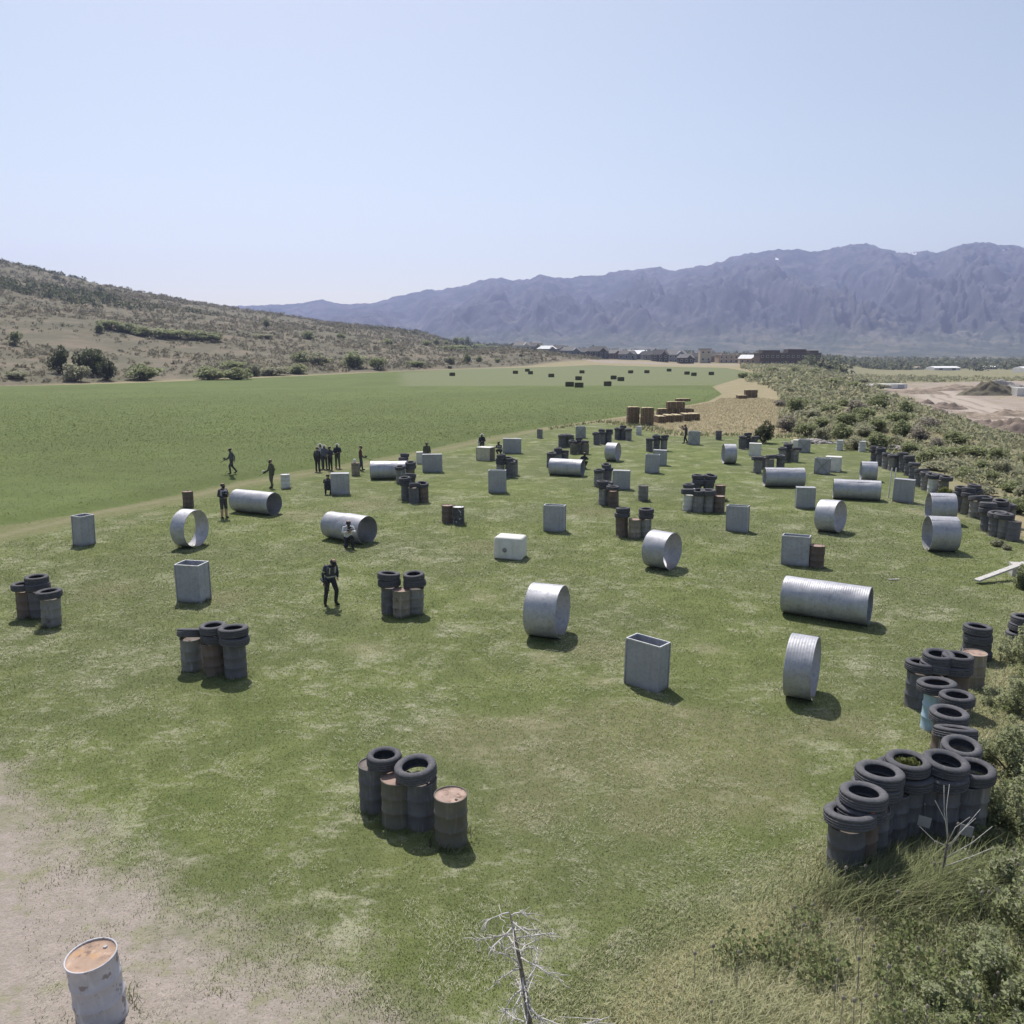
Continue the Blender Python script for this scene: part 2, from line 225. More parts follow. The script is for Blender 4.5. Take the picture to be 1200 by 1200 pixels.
    (24.797, 44.205, 'charcoal', (1.5, 2.4), 1.0, 331, 'charcoal drum in the middle run of the tyre wall, past the yellow-green bush', 'drums in the middle run of the tyre wall, past the yellow-green bush'),
    (22.521, 38.799, 'charcoal', (-1.1, 0.8), 1.0, 144, 'charcoal drum in the near run of the tyre wall above the white plank', 'drums in the near run of the tyre wall above the white plank'),
    (22.295, 37.686, 'charcoal', (-2.8, -0.0), 1.0, 92, 'charcoal drum in the near run of the tyre wall above the white plank', 'drums in the near run of the tyre wall above the white plank'),
    (22.482, 37.329, 'grey', (-1.5, -0.4), 1.0, 143, 'weathered grey drum in the near run of the tyre wall above the white plank', 'drums in the near run of the tyre wall above the white plank'),
    (22.565, 36.805, 'charcoal', (2.6, -0.3), 1.0, 130, 'charcoal drum in the near run of the tyre wall above the white plank', 'drums in the near run of the tyre wall above the white plank'),
    (23.419, 39.38, 'charcoal', (-2.4, 1.6), 1.0, 53, 'charcoal drum in the near run of the tyre wall above the white plank', 'drums in the near run of the tyre wall above the white plank'),
    (24.06, 39.776, 'charcoal', (-2.0, 2.0), 1.0, 339, 'charcoal drum in the near run of the tyre wall above the white plank', 'drums in the near run of the tyre wall above the white plank'),
    (11.786, 20.223, 'tan', (0, 0), 1.0, 168, 'tan rusty drum without a tyre at the far end of the tyre heap', 'drums in the big tyre heap at the lawn corner'),
    (9.781, 18.966, 'charcoal', (0.8, 0.5), 1.0, 339, 'charcoal ribbed drum at the lawn side of the heap, far end', 'drums in the big tyre heap at the lawn corner'),
    (10.144, 18.919, 'charcoal', (-2.6, 1.1), 1.0, 216, 'dark drum under the two flat tyres behind the light blue drum', 'drums in the big tyre heap at the lawn corner'),
    (10.572, 18.805, 'rust', (-0.2, 0.3), 1.0, 305, 'rust drum hidden under two dark tyres, far side of the heap', 'drums in the big tyre heap at the lawn corner'),
    (9.58, 17.708, 'blue', (-0.7, -1.3), 1.0, 113, 'light blue drum in the tyre heap', 'drums in the big tyre heap at the lawn corner'),
    (9.636, 17.044, 'charcoal', (-0.0, -2.1), 1.0, 92, 'dark drum behind the oval-looking front tyre, middle of the heap', 'drums in the big tyre heap at the lawn corner'),
    (9.039, 16.171, 'rustlid', (0.1, -0.2), 1.0, 58, 'brown drum with a rusty lid edge in the middle of the heap', 'drums in the big tyre heap at the lawn corner'),
    (8.783, 15.377, 'charcoal', (1.0, 0.0), 1.0, 250, 'dark drum under the steeply leaning tyre', 'drums in the big tyre heap at the lawn corner'),
    (8.502, 14.686, 'charcoal', (2.8, -0.2), 1.0, 287, 'dark drum under the upturned thin tyre', 'drums in the big tyre heap at the lawn corner'),
    (7.652, 13.634, 'charcoal', (-0.4, 0.8), 1.0, 47, 'dark drum with a pale plate leaning on it', 'drums in the big tyre heap at the lawn corner'),
    (8.246, 13.797, 'grey', (0.1, -1.2), 1.0, 158, 'grey drum at the weedy side of the heap', 'drums in the big tyre heap at the lawn corner'),
    (7.02, 13.665, 'charcoal', (1.1, -1.1), 1.0, 11, 'dark drum under the tyres with green weeds growing inside', 'drums in the big tyre heap at the lawn corner'),
    (6.322, 13.268, 'charcoal', (-2.3, -1.1), 1.0, 105, 'dark drum under the second tyre from the near end', 'drums in the big tyre heap at the lawn corner'),
    (5.748, 12.587, 'rust', (1.4, 1.6), 1.0, 291, 'rusty drum under the tyre that overlaps the lowest one', 'drums in the big tyre heap at the lawn corner'),
    (5.486, 12.411, 'charcoal', (0.5, 3.0), 1.0, 218, 'charcoal drum at the near end of the heap in tall grass', 'drums in the big tyre heap at the lawn corner'),
    (6.66, 13.443, 'charcoal', (0, 0), 1.0, 133, 'bare dark drum wedged into the heap, second gap from the near end', 'drums in the big tyre heap at the lawn corner'),
    (7.432, 13.738, 'charcoal', (0, 0), 1.0, 316, 'bare dark drum wedged into the heap, gap beside the drum with a pale plate', 'drums in the big tyre heap at the lawn corner'),
    (6.066, 12.886, 'charcoal', (0, 0), 1.0, 263, 'bare dark drum wedged into the heap, gap nearest to the seeding grass', 'drums in the big tyre heap at the lawn corner'),
    (8.102, 13.738, 'charcoal', (0, 0), 1.0, 94, 'bare dark drum wedged into the heap, gap on the weedy side', 'drums in the big tyre heap at the lawn corner'),
]
TYRES = [
    (-2.36, 14.292, 1.01, 0.325, 0.24, (0, 0), 0, 288, 'small dark tyre flat on top of the nearest bunker', 'tyres of the nearest bunker'),
    (-1.729, 13.858, 1.03, 0.385, 0.25, (5, -5), 1, 70, 'large pale-walled tyre lying tilted on the nearest bunker', 'tyres of the nearest bunker'),
    (-8.589, 21.37, 0.995, 0.37, 0.23, (-18.1, 1.1), 1, 140, 'tyre standing askew at the far end of the bunker beside the tall box', 'tyres in the bunker with two double tyre columns'),
    (-7.856, 21.062, 0.995, 0.36, 0.23, (4.4, 3.4), 0, 327, 'lower tyre on the middle drum, bunker beside the tall box', 'tyres in the bunker with two double tyre columns'),
    (-7.879, 21.066, 1.218, 0.351, 0.23, (0.1, -0.9), 1, 104, 'upper tyre on the middle drum, bunker beside the tall box', 'tyres in the bunker with two double tyre columns'),
    (-7.262, 20.839, 0.995, 0.39, 0.23, (-0.4, 5.0), 1, 192, 'lower large tyre on the near end drum, bunker beside the tall box', 'tyres in the bunker with two double tyre columns'),
    (-7.282, 20.855, 1.218, 0.39, 0.23, (-3.0, -0.9), 0, 229, 'upper large tyre on the near end drum, bunker beside the tall box', 'tyres in the bunker with two double tyre columns'),
    (-3.995, 26.295, 0.995, 0.38, 0.23, (-3.0, -1.8), 0, 255, 'wide lower tyre of the taller tower near the player in black', 'tyres in the twin-tower bunker behind the player in black'),
    (-4.013, 26.292, 1.218, 0.372, 0.23, (-3.8, 4.3), 0, 165, 'small upper tyre of the taller tower near the player in black', 'tyres in the twin-tower bunker behind the player in black'),
    (-3.164, 26.225, 0.995, 0.375, 0.23, (-4.8, -2.1), 0, 279, 'wide lower tyre of the shorter twin tower', 'tyres in the twin-tower bunker behind the player in black'),
    (-3.183, 26.224, 1.218, 0.352, 0.23, (3.2, -2.1), 0, 322, 'small upper tyre of the shorter twin tower', 'tyres in the twin-tower bunker behind the player in black'),
    (-15.653, 25.844, 0.995, 0.36, 0.23, (-1.4, -0.5), 0, 282, 'single tyre on the rust red drum, bunker nearest the left frame edge', 'tyres in the bunker at the edge of the photo near the track'),
    (-15.191, 25.835, 0.995, 0.38, 0.23, (-2.9, -4.4), 0, 265, 'lower tyre of the tall back column, bunker nearest the left frame edge', 'tyres in the bunker at the edge of the photo near the track'),
    (-15.214, 25.868, 1.218, 0.356, 0.23, (0.5, 0.8), 0, 359, 'upper tyre of the tall back column, bunker nearest the left frame edge', 'tyres in the bunker at the edge of the photo near the track'),
    (-14.379, 25.016, 0.995, 0.385, 0.23, (-0.2, -2.6), 0, 177, 'tyre on the grey front drum, bunker nearest the left frame edge', 'tyres in the bunker at the edge of the photo near the track'),
    (-6.063, 47.019, 0.995, 0.35, 0.23, (5.9, -4.6), 0, 87, 'worn tyre in the dark ragged bunker behind the pair of lone drums', 'tyres in the dark ragged bunker'),
    (-6.103, 47.022, 1.218, 0.343, 0.23, (5.4, -4.5), 0, 204, 'worn tyre in the dark ragged bunker behind the pair of lone drums', 'tyres in the dark ragged bunker'),
    (-5.441, 46.306, 0.995, 0.33, 0.23, (-9.6, -0.1), 0, 155, 'worn tyre in the dark ragged bunker behind the pair of lone drums', 'tyres in the dark ragged bunker'),
    (-5.053, 46.486, 0.995, 0.37, 0.23, (9.7, 4.0), 0, 293, 'worn tyre in the dark ragged bunker behind the pair of lone drums', 'tyres in the dark ragged bunker'),
    (-6.018, 48.57, 0.995, 0.36, 0.23, (-3.4, -4.3), 0, 346, 'worn tyre in the dark ragged bunker behind the pair of lone drums', 'tyres in the dark ragged bunker'),
    (-5.946, 48.412, 1.218, 0.354, 0.23, (-11.7, 4.7), 1, 308, 'worn tyre in the dark ragged bunker behind the pair of lone drums', 'tyres in the dark ragged bunker'),
    (-7.2, 53.294, 0.995, 0.33, 0.23, (7.4, -2.9), 0, 5, 'worn tyre in the bunker in front of the half hidden pipe', 'tyres in the bunker before the half hidden pipe'),
    (-6.552, 53.677, 0.995, 0.36, 0.23, (8.3, -3.0), 1, 219, 'worn tyre in the bunker in front of the half hidden pipe', 'tyres in the bunker before the half hidden pipe'),
    (-6.563, 53.679, 1.218, 0.348, 0.23, (8.7, -0.6), 0, 12, 'worn tyre in the bunker in front of the half hidden pipe', 'tyres in the bunker before the half hidden pipe'),
    (-7.376, 56.259, 0.995, 0.34, 0.23, (3.8, 0.2), 0, 107, 'worn tyre in the bunker in front of the half hidden pipe', 'tyres in the bunker before the half hidden pipe'),
    (-7.339, 56.207, 1.218, 0.338, 0.23, (0.7, -2.9), 0, 140, 'worn tyre in the bunker in front of the half hidden pipe', 'tyres in the bunker before the half hidden pipe'),
    (-7.264, 56.348, 1.441, 0.307, 0.23, (-3.1, 4.2), 0, 184, 'worn tyre in the bunker in front of the half hidden pipe', 'tyres in the bunker before the half hidden pipe'),
    (-0.738, 55.84, 0.995, 0.36, 0.23, (-2.8, 3.4), 0, 43, 'worn tyre in the two tyre columns behind the tall pale grey box', 'tyres in the two tyre columns behind the tall box'),
    (-0.797, 55.872, 1.218, 0.312, 0.23, (1.3, -1.7), 0, 93, 'worn tyre in the two tyre columns behind the tall pale grey box', 'tyres in the two tyre columns behind the tall box'),
    (-0.722, 55.806, 1.441, 0.312, 0.23, (0.7, -3.8), 0, 175, 'worn tyre in the two tyre columns behind the tall pale grey box', 'tyres in the two tyre columns behind the tall box'),
    (-0.11, 55.869, 0.995, 0.37, 0.23, (5.3, 4.9), 1, 1, 'worn tyre in the two tyre columns behind the tall pale grey box', 'tyres in the two tyre columns behind the tall box'),
    (-0.253, 55.968, 1.218, 0.343, 0.23, (6.7, 2.8), 1, 110, 'worn tyre in the two tyre columns behind the tall pale grey box', 'tyres in the two tyre columns behind the tall box'),
    (0.052, 56.727, 0.995, 0.34, 0.23, (3.0, 1.6), 0, 156, 'worn tyre in the two tyre columns behind the tall pale grey box', 'tyres in the two tyre columns behind the tall box'),
    (2.879, 60.427, 0.995, 0.36, 0.23, (4.2, 1.7), 0, 28, 'worn tyre in the bunker right behind the pipe with the crouching figure', 'tyres in the bunker behind a long pipe'),
    (3.287, 61.464, 0.995, 0.35, 0.23, (2.8, 0.2), 0, 288, 'worn tyre in the bunker right behind the pipe with the crouching figure', 'tyres in the bunker behind a long pipe'),
    (3.401, 61.477, 1.218, 0.303, 0.23, (2.6, -0.0), 1, 357, 'worn tyre in the bunker right behind the pipe with the crouching figure', 'tyres in the bunker behind a long pipe'),
    (3.876, 61.931, 0.995, 0.36, 0.23, (-7.9, 2.9), 1, 109, 'worn tyre in the bunker right behind the pipe with the crouching figure', 'tyres in the bunker behind a long pipe'),
    (4.406, 73.524, 0.995, 0.36, 0.23, (2.4, -1.7), 1, 191, 'worn tyre in the low dark bunker farthest toward the alfalfa', 'tyres in the low dark bunker toward the alfalfa'),
    (4.829, 74.212, 0.995, 0.36, 0.23, (0.3, -2.5), 1, 165, 'worn tyre in the low dark bunker farthest toward the alfalfa', 'tyres in the low dark bunker toward the alfalfa'),
    (5.112, 73.56, 0.995, 0.34, 0.23, (0.3, 4.7), 1, 331, 'worn tyre in the low dark bunker farthest toward the alfalfa', 'tyres in the low dark bunker toward the alfalfa'),
    (5.018, 68.704, 0.995, 0.36, 0.23, (5.2, 2.8), 0, 333, 'worn tyre in the mossy grey bunker beside the low dark one', 'tyres in the mossy grey bunker'),
    (5.621, 69.23, 0.995, 0.35, 0.23, (-3.0, 0.4), 0, 189, 'worn tyre in the mossy grey bunker beside the low dark one', 'tyres in the mossy grey bunker'),
    (5.544, 69.135, 1.218, 0.296, 0.23, (-7.0, -3.8), 0, 316, 'worn tyre in the mossy grey bunker beside the low dark one', 'tyres in the mossy grey bunker'),
    (5.99, 68.612, 0.995, 0.33, 0.23, (-2.0, 2.1), 0, 202, 'worn tyre in the mossy grey bunker beside the low dark one', 'tyres in the mossy grey bunker'),
    (7.597, 75.652, 0.995, 0.34, 0.23, (2.2, -4.3), 0, 59, 'worn tyre in the bunker with a pale tyre before the farthest bunker', 'tyres in the bunker with a pale tyre'),
    (8.257, 76.233, 0.995, 0.35, 0.23, (0.3, 4.8), 0, 316, 'worn tyre in the bunker with a pale tyre before the farthest bunker', 'tyres in the bunker with a pale tyre'),
    (8.188, 76.375, 1.218, 0.303, 0.23, (1.2, 3.5), 0, 84, 'worn tyre in the bunker with a pale tyre before the farthest bunker', 'tyres in the bunker with a pale tyre'),
    (8.88, 76.381, 0.995, 0.36, 0.23, (2.7, 4.2), 1, 137, 'worn tyre in the bunker with a pale tyre before the farthest bunker', 'tyres in the bunker with a pale tyre'),
    (8.884, 76.352, 1.218, 0.336, 0.23, (-3.3, 1.2), 0, 110, 'worn tyre in the bunker with a pale tyre before the farthest bunker', 'tyres in the bunker with a pale tyre'),
    (10.124, 79.959, 0.995, 0.35, 0.23, (5.3, 1.6), 0, 282, 'worn tyre in the farthest bunker, near the upright hay stacks', 'tyres in the farthest bunker'),
    (10.583, 79.97, 0.995, 0.36, 0.23, (-4.2, 4.8), 0, 218, 'worn tyre in the farthest bunker, near the upright hay stacks', 'tyres in the farthest bunker'),
    (10.636, 80.091, 1.218, 0.323, 0.23, (-4.5, 2.1), 0, 187, 'worn tyre in the farthest bunker, near the upright hay stacks', 'tyres in the farthest bunker'),
    (11.029, 79.251, 0.995, 0.35, 0.23, (0.3, -1.9), 1, 352, 'worn tyre in the farthest bunker, near the upright hay stacks', 'tyres in the farthest bunker'),
    (11.64, 70.421, 0.995, 0.36, 0.23, (-0.9, 2.3), 0, 4, 'worn tyre in the bunker behind two overlapping grey boxes', 'tyres in the bunker behind two boxes'),
    (12.27, 71.096, 0.995, 0.35, 0.23, (6.0, 1.3), 0, 12, 'worn tyre in the bunker behind two overlapping grey boxes', 'tyres in the bunker behind two boxes'),
    (12.282, 71.094, 1.218, 0.336, 0.23, (6.0, -2.0), 1, 102, 'worn tyre in the bunker behind two overlapping grey boxes', 'tyres in the bunker behind two boxes'),
    (12.913, 70.998, 0.995, 0.36, 0.23, (1.2, -1.7), 0, 342, 'worn tyre in the bunker behind two overlapping grey boxes', 'tyres in the bunker behind two boxes'),
    (12.994, 70.993, 1.218, 0.346, 0.23, (-6.4, -2.2), 0, 11, 'worn tyre in the bunker behind two overlapping grey boxes', 'tyres in the bunker behind two boxes'),
    (5.467, 51.866, 0.995, 0.35, 0.23, (2.0, -3.3), 0, 252, 'worn tyre in the bunker hidden behind the rusty two-drum bunker', 'tyres in the hidden bunker beside a broad box'),
    (6.081, 52.644, 0.995, 0.36, 0.23, (0.3, 0.7), 0, 60, 'worn tyre in the bunker hidden behind the rusty two-drum bunker', 'tyres in the hidden bunker beside a broad box'),
    (5.987, 52.68, 1.218, 0.309, 0.23, (9.9, -2.0), 1, 209, 'worn tyre in the bunker hidden behind the rusty two-drum bunker', 'tyres in the hidden bunker beside a broad box'),
    (5.148, 45.768, 0.995, 0.37, 0.23, (-1.6, 3.0), 1, 74, 'worn tyre in the rusty two-drum bunker with weeds at its foot', 'tyres in the rusty two-drum bunker'),
    (4.992, 45.692, 1.218, 0.33, 0.23, (0.6, 1.1), 0, 355, 'worn tyre in the rusty two-drum bunker with weeds at its foot', 'tyres in the rusty two-drum bunker'),
    (5.523, 45.286, 0.995, 0.37, 0.23, (0.2, 1.7), 0, 254, 'worn tyre in the rusty two-drum bunker with weeds at its foot', 'tyres in the rusty two-drum bunker'),
    (5.369, 46.791, 0.995, 0.36, 0.23, (2.5, 0.4), 0, 155, 'worn tyre in the rusty two-drum bunker with weeds at its foot', 'tyres in the rusty two-drum bunker'),
    (5.062, 37.677, 0.995, 0.36, 0.23, (-2.0, -1.4), 0, 338, 'wide lower tyre over the rust drum, bunker beside the slit ring', 'tyres in the two-column bunker beside the slit ring'),
    (5.092, 37.679, 1.218, 0.333, 0.23, (-3.9, -2.8), 0, 67, 'small top tyre over the rust drum, bunker beside the slit ring', 'tyres in the two-column bunker beside the slit ring'),
    (6.128, 37.496, 0.995, 0.35, 0.23, (0.4, 4.4), 0, 288, 'lower tyre over the grey drum, bunker beside the slit ring', 'tyres in the two-column bunker beside the slit ring'),
    (6.135, 37.487, 1.218, 0.35, 0.23, (1.2, -1.5), 0, 161, 'top tyre over the grey drum, bunker beside the slit ring', 'tyres in the two-column bunker beside the slit ring'),
    (9.394, 43.892, 1.03, 0.4, 0.3, (-6.4, 0.6), 0, 173, 'worn tyre in the front row of the big drum pile', 'tyres in the big drum pile, front row'),
    (9.896, 43.618, 1.03, 0.34, 0.3, (7.9, -4.8), 0, 83, 'worn tyre in the front row of the big drum pile', 'tyres in the big drum pile, front row'),
    (10.374, 43.643, 1.03, 0.42, 0.3, (1.4, -1.3), 1, 124, 'worn tyre in the front row of the big drum pile', 'tyres in the big drum pile, front row'),
    (9.845, 45.994, 0.995, 0.33, 0.23, (1.0, -1.3), 0, 178, 'worn tyre in the taller back row of the big drum pile', 'tyres in the big drum pile, back row'),
    (10.359, 46.532, 0.995, 0.36, 0.23, (0.3, 3.4), 1, 295, 'worn tyre in the taller back row of the big drum pile', 'tyres in the big drum pile, back row'),
    (10.487, 46.447, 1.218, 0.357, 0.23, (6.8, 1.0), 1, 63, 'worn tyre in the taller back row of the big drum pile', 'tyres in the big drum pile, back row'),
    (10.442, 46.486, 1.441, 0.353, 0.23, (1.8, 1.4), 0, 191, 'worn tyre in the taller back row of the big drum pile', 'tyres in the big drum pile, back row'),
    (11.014, 46.495, 0.995, 0.37, 0.23, (4.1, 4.2), 0, 26, 'worn tyre in the taller back row of the big drum pile', 'tyres in the big drum pile, back row'),
    (11.084, 46.447, 1.218, 0.336, 0.23, (7.2, -2.2), 1, 344, 'worn tyre in the taller back row of the big drum pile', 'tyres in the big drum pile, back row'),
    (11.153, 46.469, 1.441, 0.365, 0.23, (7.3, 5.0), 0, 320, 'worn tyre in the taller back row of the big drum pile', 'tyres in the big drum pile, back row'),
    (17.085, 57.833, 1.02, 0.42, 0.28, (-2.8, 1.9), 0, 248, 'worn tyre in the three-drum bunker behind a long pipe by the pale box', 'tyres in the three-drum bunker'),
    (18.309, 58.699, 1.02, 0.4, 0.28, (-6.8, -2.2), 1, 211, 'worn tyre in the three-drum bunker behind a long pipe by the pale box', 'tyres in the three-drum bunker'),
    (18.906, 58.69, 1.02, 0.38, 0.28, (2.4, 2.7), 1, 129, 'worn tyre in the three-drum bunker behind a long pipe by the pale box', 'tyres in the three-drum bunker'),
    (20.722, 63.815, 0.995, 0.34, 0.23, (2.2, -3.1), 1, 246, 'worn tyre in the rounded grey bunker before the far cross-braced box', 'tyres in the rounded grey bunker'),
    (21.234, 64.271, 0.995, 0.36, 0.23, (0.7, -1.8), 0, 192, 'worn tyre in the rounded grey bunker before the far cross-braced box', 'tyres in the rounded grey bunker'),
    (21.29, 64.262, 1.218, 0.352, 0.23, (-0.6, -4.0), 0, 287, 'worn tyre in the rounded grey bunker before the far cross-braced box', 'tyres in the rounded grey bunker'),
    (21.786, 63.716, 0.995, 0.36, 0.23, (-7.0, 3.7), 0, 315, 'worn tyre in the rounded grey bunker before the far cross-braced box', 'tyres in the rounded grey bunker'),
    (19.976, 72.242, 0.995, 0.35, 0.23, (3.5, 4.5), 0, 105, 'worn tyre in the dark bunker before the dark green bush', 'tyres in the dark bunker before the bush'),
    (20.52, 72.993, 0.995, 0.35, 0.23, (-5.6, 2.4), 1, 80, 'worn tyre in the dark bunker before the dark green bush', 'tyres in the dark bunker before the bush'),
    (20.586, 72.906, 1.218, 0.343, 0.23, (-8.6, -1.5), 0, 273, 'worn tyre in the dark bunker before the dark green bush', 'tyres in the dark bunker before the bush'),
    (21.065, 72.243, 0.995, 0.36, 0.23, (-3.3, -1.1), 0, 270, 'worn tyre in the dark bunker before the dark green bush', 'tyres in the dark bunker before the bush'),
    (27.147, 62.399, 1.005, 0.38, 0.25, (-8.3, -1.0), 0, 320, 'worn tyre in the far run of the tyre wall beside the lawn edge', 'tyres in the far run of the tyre wall beside the lawn edge'),
    (27.154, 62.401, 1.248, 0.325, 0.25, (-3.1, 3.8), 1, 299, 'worn tyre in the far run of the tyre wall beside the lawn edge', 'tyres in the far run of the tyre wall beside the lawn edge'),
    (27.225, 61.414, 1.005, 0.37, 0.25, (8.0, -2.2), 0, 192, 'worn tyre in the far run of the tyre wall beside the lawn edge', 'tyres in the far run of the tyre wall beside the lawn edge'),
    (27.216, 61.439, 1.248, 0.359, 0.25, (5.6, 1.1), 0, 83, 'worn tyre in the far run of the tyre wall beside the lawn edge', 'tyres in the far run of the tyre wall beside the lawn edge'),
    (27.085, 60.033, 1.005, 0.37, 0.25, (4.7, 3.4), 0, 275, 'worn tyre in the far run of the tyre wall beside the lawn edge', 'tyres in the far run of the tyre wall beside the lawn edge'),
    (27.079, 59.121, 1.005, 0.36, 0.25, (1.6, 0.6), 1, 351, 'worn tyre in the far run of the tyre wall beside the lawn edge', 'tyres in the far run of the tyre wall beside the lawn edge'),
    (27.509, 59.155, 1.005, 0.37, 0.25, (0.9, 3.2), 0, 267, 'worn tyre in the far run of the tyre wall beside the lawn edge', 'tyres in the far run of the tyre wall beside the lawn edge'),
    (27.526, 58.257, 1.005, 0.38, 0.25, (-1.8, 4.6), 1, 110, 'worn tyre in the far run of the tyre wall beside the lawn edge', 'tyres in the far run of the tyre wall beside the lawn edge'),
    (27.429, 58.36, 1.248, 0.366, 0.25, (-0.4, 3.2), 0, 207, 'worn tyre in the far run of the tyre wall beside the lawn edge', 'tyres in the far run of the tyre wall beside the lawn edge'),
    (27.139, 56.7, 1.005, 0.38, 0.25, (-6.8, 3.0), 0, 196, 'worn tyre in the far run of the tyre wall beside the lawn edge', 'tyres in the far run of the tyre wall beside the lawn edge'),
    (27.05, 56.629, 1.248, 0.371, 0.25, (-3.9, -3.1), 0, 180, 'worn tyre in the far run of the tyre wall beside the lawn edge', 'tyres in the far run of the tyre wall beside the lawn edge'),
    (26.593, 54.827, 1.005, 0.38, 0.25, (-1.5, 2.0), 1, 90, 'worn tyre in the far run of the tyre wall beside the lawn edge', 'tyres in the far run of the tyre wall beside the lawn edge'),
    (25.66, 51.922, 1.005, 0.42, 0.25, (-10.2, -2.5), 0, 264, 'worn tyre in the far run of the tyre wall beside the lawn edge', 'tyres in the far run of the tyre wall beside the lawn edge'),
    (25.302, 50.578, 1.005, 0.36, 0.25, (1.7, -0.5), 1, 154, 'worn tyre in the far run of the tyre wall beside the lawn edge', 'tyres in the far run of the tyre wall beside the lawn edge'),
    (25.245, 49.688, 1.005, 0.4, 0.25, (9.4, 0.3), 0, 132, 'worn tyre in the far run of the tyre wall beside the lawn edge', 'tyres in the far run of the tyre wall beside the lawn edge'),
    (25.579, 49.679, 1.005, 0.38, 0.25, (1.8, 3.8), 0, 283, 'worn tyre in the far run of the tyre wall beside the lawn edge', 'tyres in the far run of the tyre wall beside the lawn edge'),
    (25.577, 48.735, 1.005, 0.38, 0.25, (6.4, 1.6), 0, 234, 'worn tyre in the far run of the tyre wall beside the lawn edge', 'tyres in the far run of the tyre wall beside the lawn edge'),
    (23.658, 43.45, 1.005, 0.37, 0.25, (-2.2, -0.4), 0, 233, 'worn tyre in the middle run of the tyre wall, past the yellow-green bush', 'tyres in the middle run of the tyre wall, past the yellow-green bush'),
    (23.648, 43.443, 1.248, 0.322, 0.25, (4.6, -3.8), 0, 210, 'worn tyre in the middle run of the tyre wall, past the yellow-green bush', 'tyres in the middle run of the tyre wall, past the yellow-green bush'),
    (23.809, 42.957, 1.005, 0.38, 0.25, (-4.2, 3.8), 0, 342, 'worn tyre in the middle run of the tyre wall, past the yellow-green bush', 'tyres in the middle run of the tyre wall, past the yellow-green bush'),
    (23.833, 43.067, 1.248, 0.349, 0.25, (-6.7, 4.5), 0, 120, 'worn tyre in the middle run of the tyre wall, past the yellow-green bush', 'tyres in the middle run of the tyre wall, past the yellow-green bush'),
    (23.751, 42.04, 1.005, 0.42, 0.25, (-11.7, -1.3), 1, 155, 'worn tyre in the middle run of the tyre wall, past the yellow-green bush', 'tyres in the middle run of the tyre wall, past the yellow-green bush'),
    (24.016, 41.81, 1.005, 0.38, 0.25, (4.0, -2.3), 0, 40, 'worn tyre in the middle run of the tyre wall, past the yellow-green bush', 'tyres in the middle run of the tyre wall, past the yellow-green bush'),
    (24.798, 44.203, 1.005, 0.4, 0.25, (7.5, -4.1), 0, 269, 'worn tyre in the middle run of the tyre wall, past the yellow-green bush', 'tyres in the middle run of the tyre wall, past the yellow-green bush'),
    (24.733, 44.173, 1.248, 0.337, 0.25, (1.7, 3.9), 1, 138, 'worn tyre in the middle run of the tyre wall, past the yellow-green bush', 'tyres in the middle run of the tyre wall, past the yellow-green bush'),
    (22.468, 38.794, 1.005, 0.4, 0.25, (-3.4, -2.0), 0, 120, 'worn tyre in the near run of the tyre wall above the white plank', 'tyres in the near run of the tyre wall above the white plank'),
    (22.474, 38.822, 1.248, 0.383, 0.25, (-4.4, 2.8), 1, 69, 'worn tyre in the near run of the tyre wall above the white plank', 'tyres in the near run of the tyre wall above the white plank'),
    (22.339, 37.729, 1.005, 0.42, 0.25, (1.5, -4.5), 1, 145, 'worn tyre in the near run of the tyre wall above the white plank', 'tyres in the near run of the tyre wall above the white plank'),
    (22.406, 37.367, 1.005, 0.42, 0.25, (1.2, -0.9), 0, 276, 'worn tyre in the near run of the tyre wall above the white plank', 'tyres in the near run of the tyre wall above the white plank'),
    (23.439, 39.382, 1.005, 0.38, 0.25, (7.4, -4.4), 1, 255, 'worn tyre in the near run of the tyre wall above the white plank', 'tyres in the near run of the tyre wall above the white plank'),
    (23.429, 39.445, 1.248, 0.362, 0.25, (5.9, -3.0), 0, 155, 'worn tyre in the near run of the tyre wall above the white plank', 'tyres in the near run of the tyre wall above the white plank'),
    (23.997, 39.844, 1.005, 0.4, 0.25, (1.0, 3.3), 0, 200, 'worn tyre in the near run of the tyre wall above the white plank', 'tyres in the near run of the tyre wall above the white plank'),
    (12.961, 22.172, 0.12, 0.4, 0.24, (3.8, 1.3), 0, 195, 'bottom tyre of the four-tyre stack behind the tan drum', 'tyres in the big tyre heap at the lawn corner'),
    (12.96, 22.177, 0.353, 0.364, 0.24, (3.8, 3.7), 0, 92, 'second tyre from the ground in the four-tyre stack', 'tyres in the big tyre heap at the lawn corner'),
    (12.929, 22.127, 0.586, 0.375, 0.24, (-0.7, -2.3), 0, 85, 'third tyre from the ground in the four-tyre stack', 'tyres in the big tyre heap at the lawn corner'),
    (12.912, 22.153, 0.818, 0.374, 0.24, (-0.9, 2.3), 0, 157, 'top tyre of the four-tyre stack behind the tan drum', 'tyres in the big tyre heap at the lawn corner'),
    (9.791, 18.965, 1.0, 0.36, 0.24, (-3.3, 3.4), 0, 244, 'battered tyre on the charcoal ribbed drum at the lawn side', 'tyres in the big tyre heap at the lawn corner'),
    (10.158, 18.92, 1.0, 0.385, 0.24, (-3.1, 5.0), 1, 249, 'lower of two flat tyres behind the light blue drum', 'tyres in the big tyre heap at the lawn corner'),
    (10.168, 18.912, 1.233, 0.356, 0.24, (2.6, -1.7), 0, 282, 'upper of two flat tyres behind the light blue drum', 'tyres in the big tyre heap at the lawn corner'),
    (10.551, 18.789, 1.0, 0.37, 0.24, (-1.3, -4.2), 0, 339, 'lower dark tyre beside the tan drum', 'tyres in the big tyre heap at the lawn corner'),
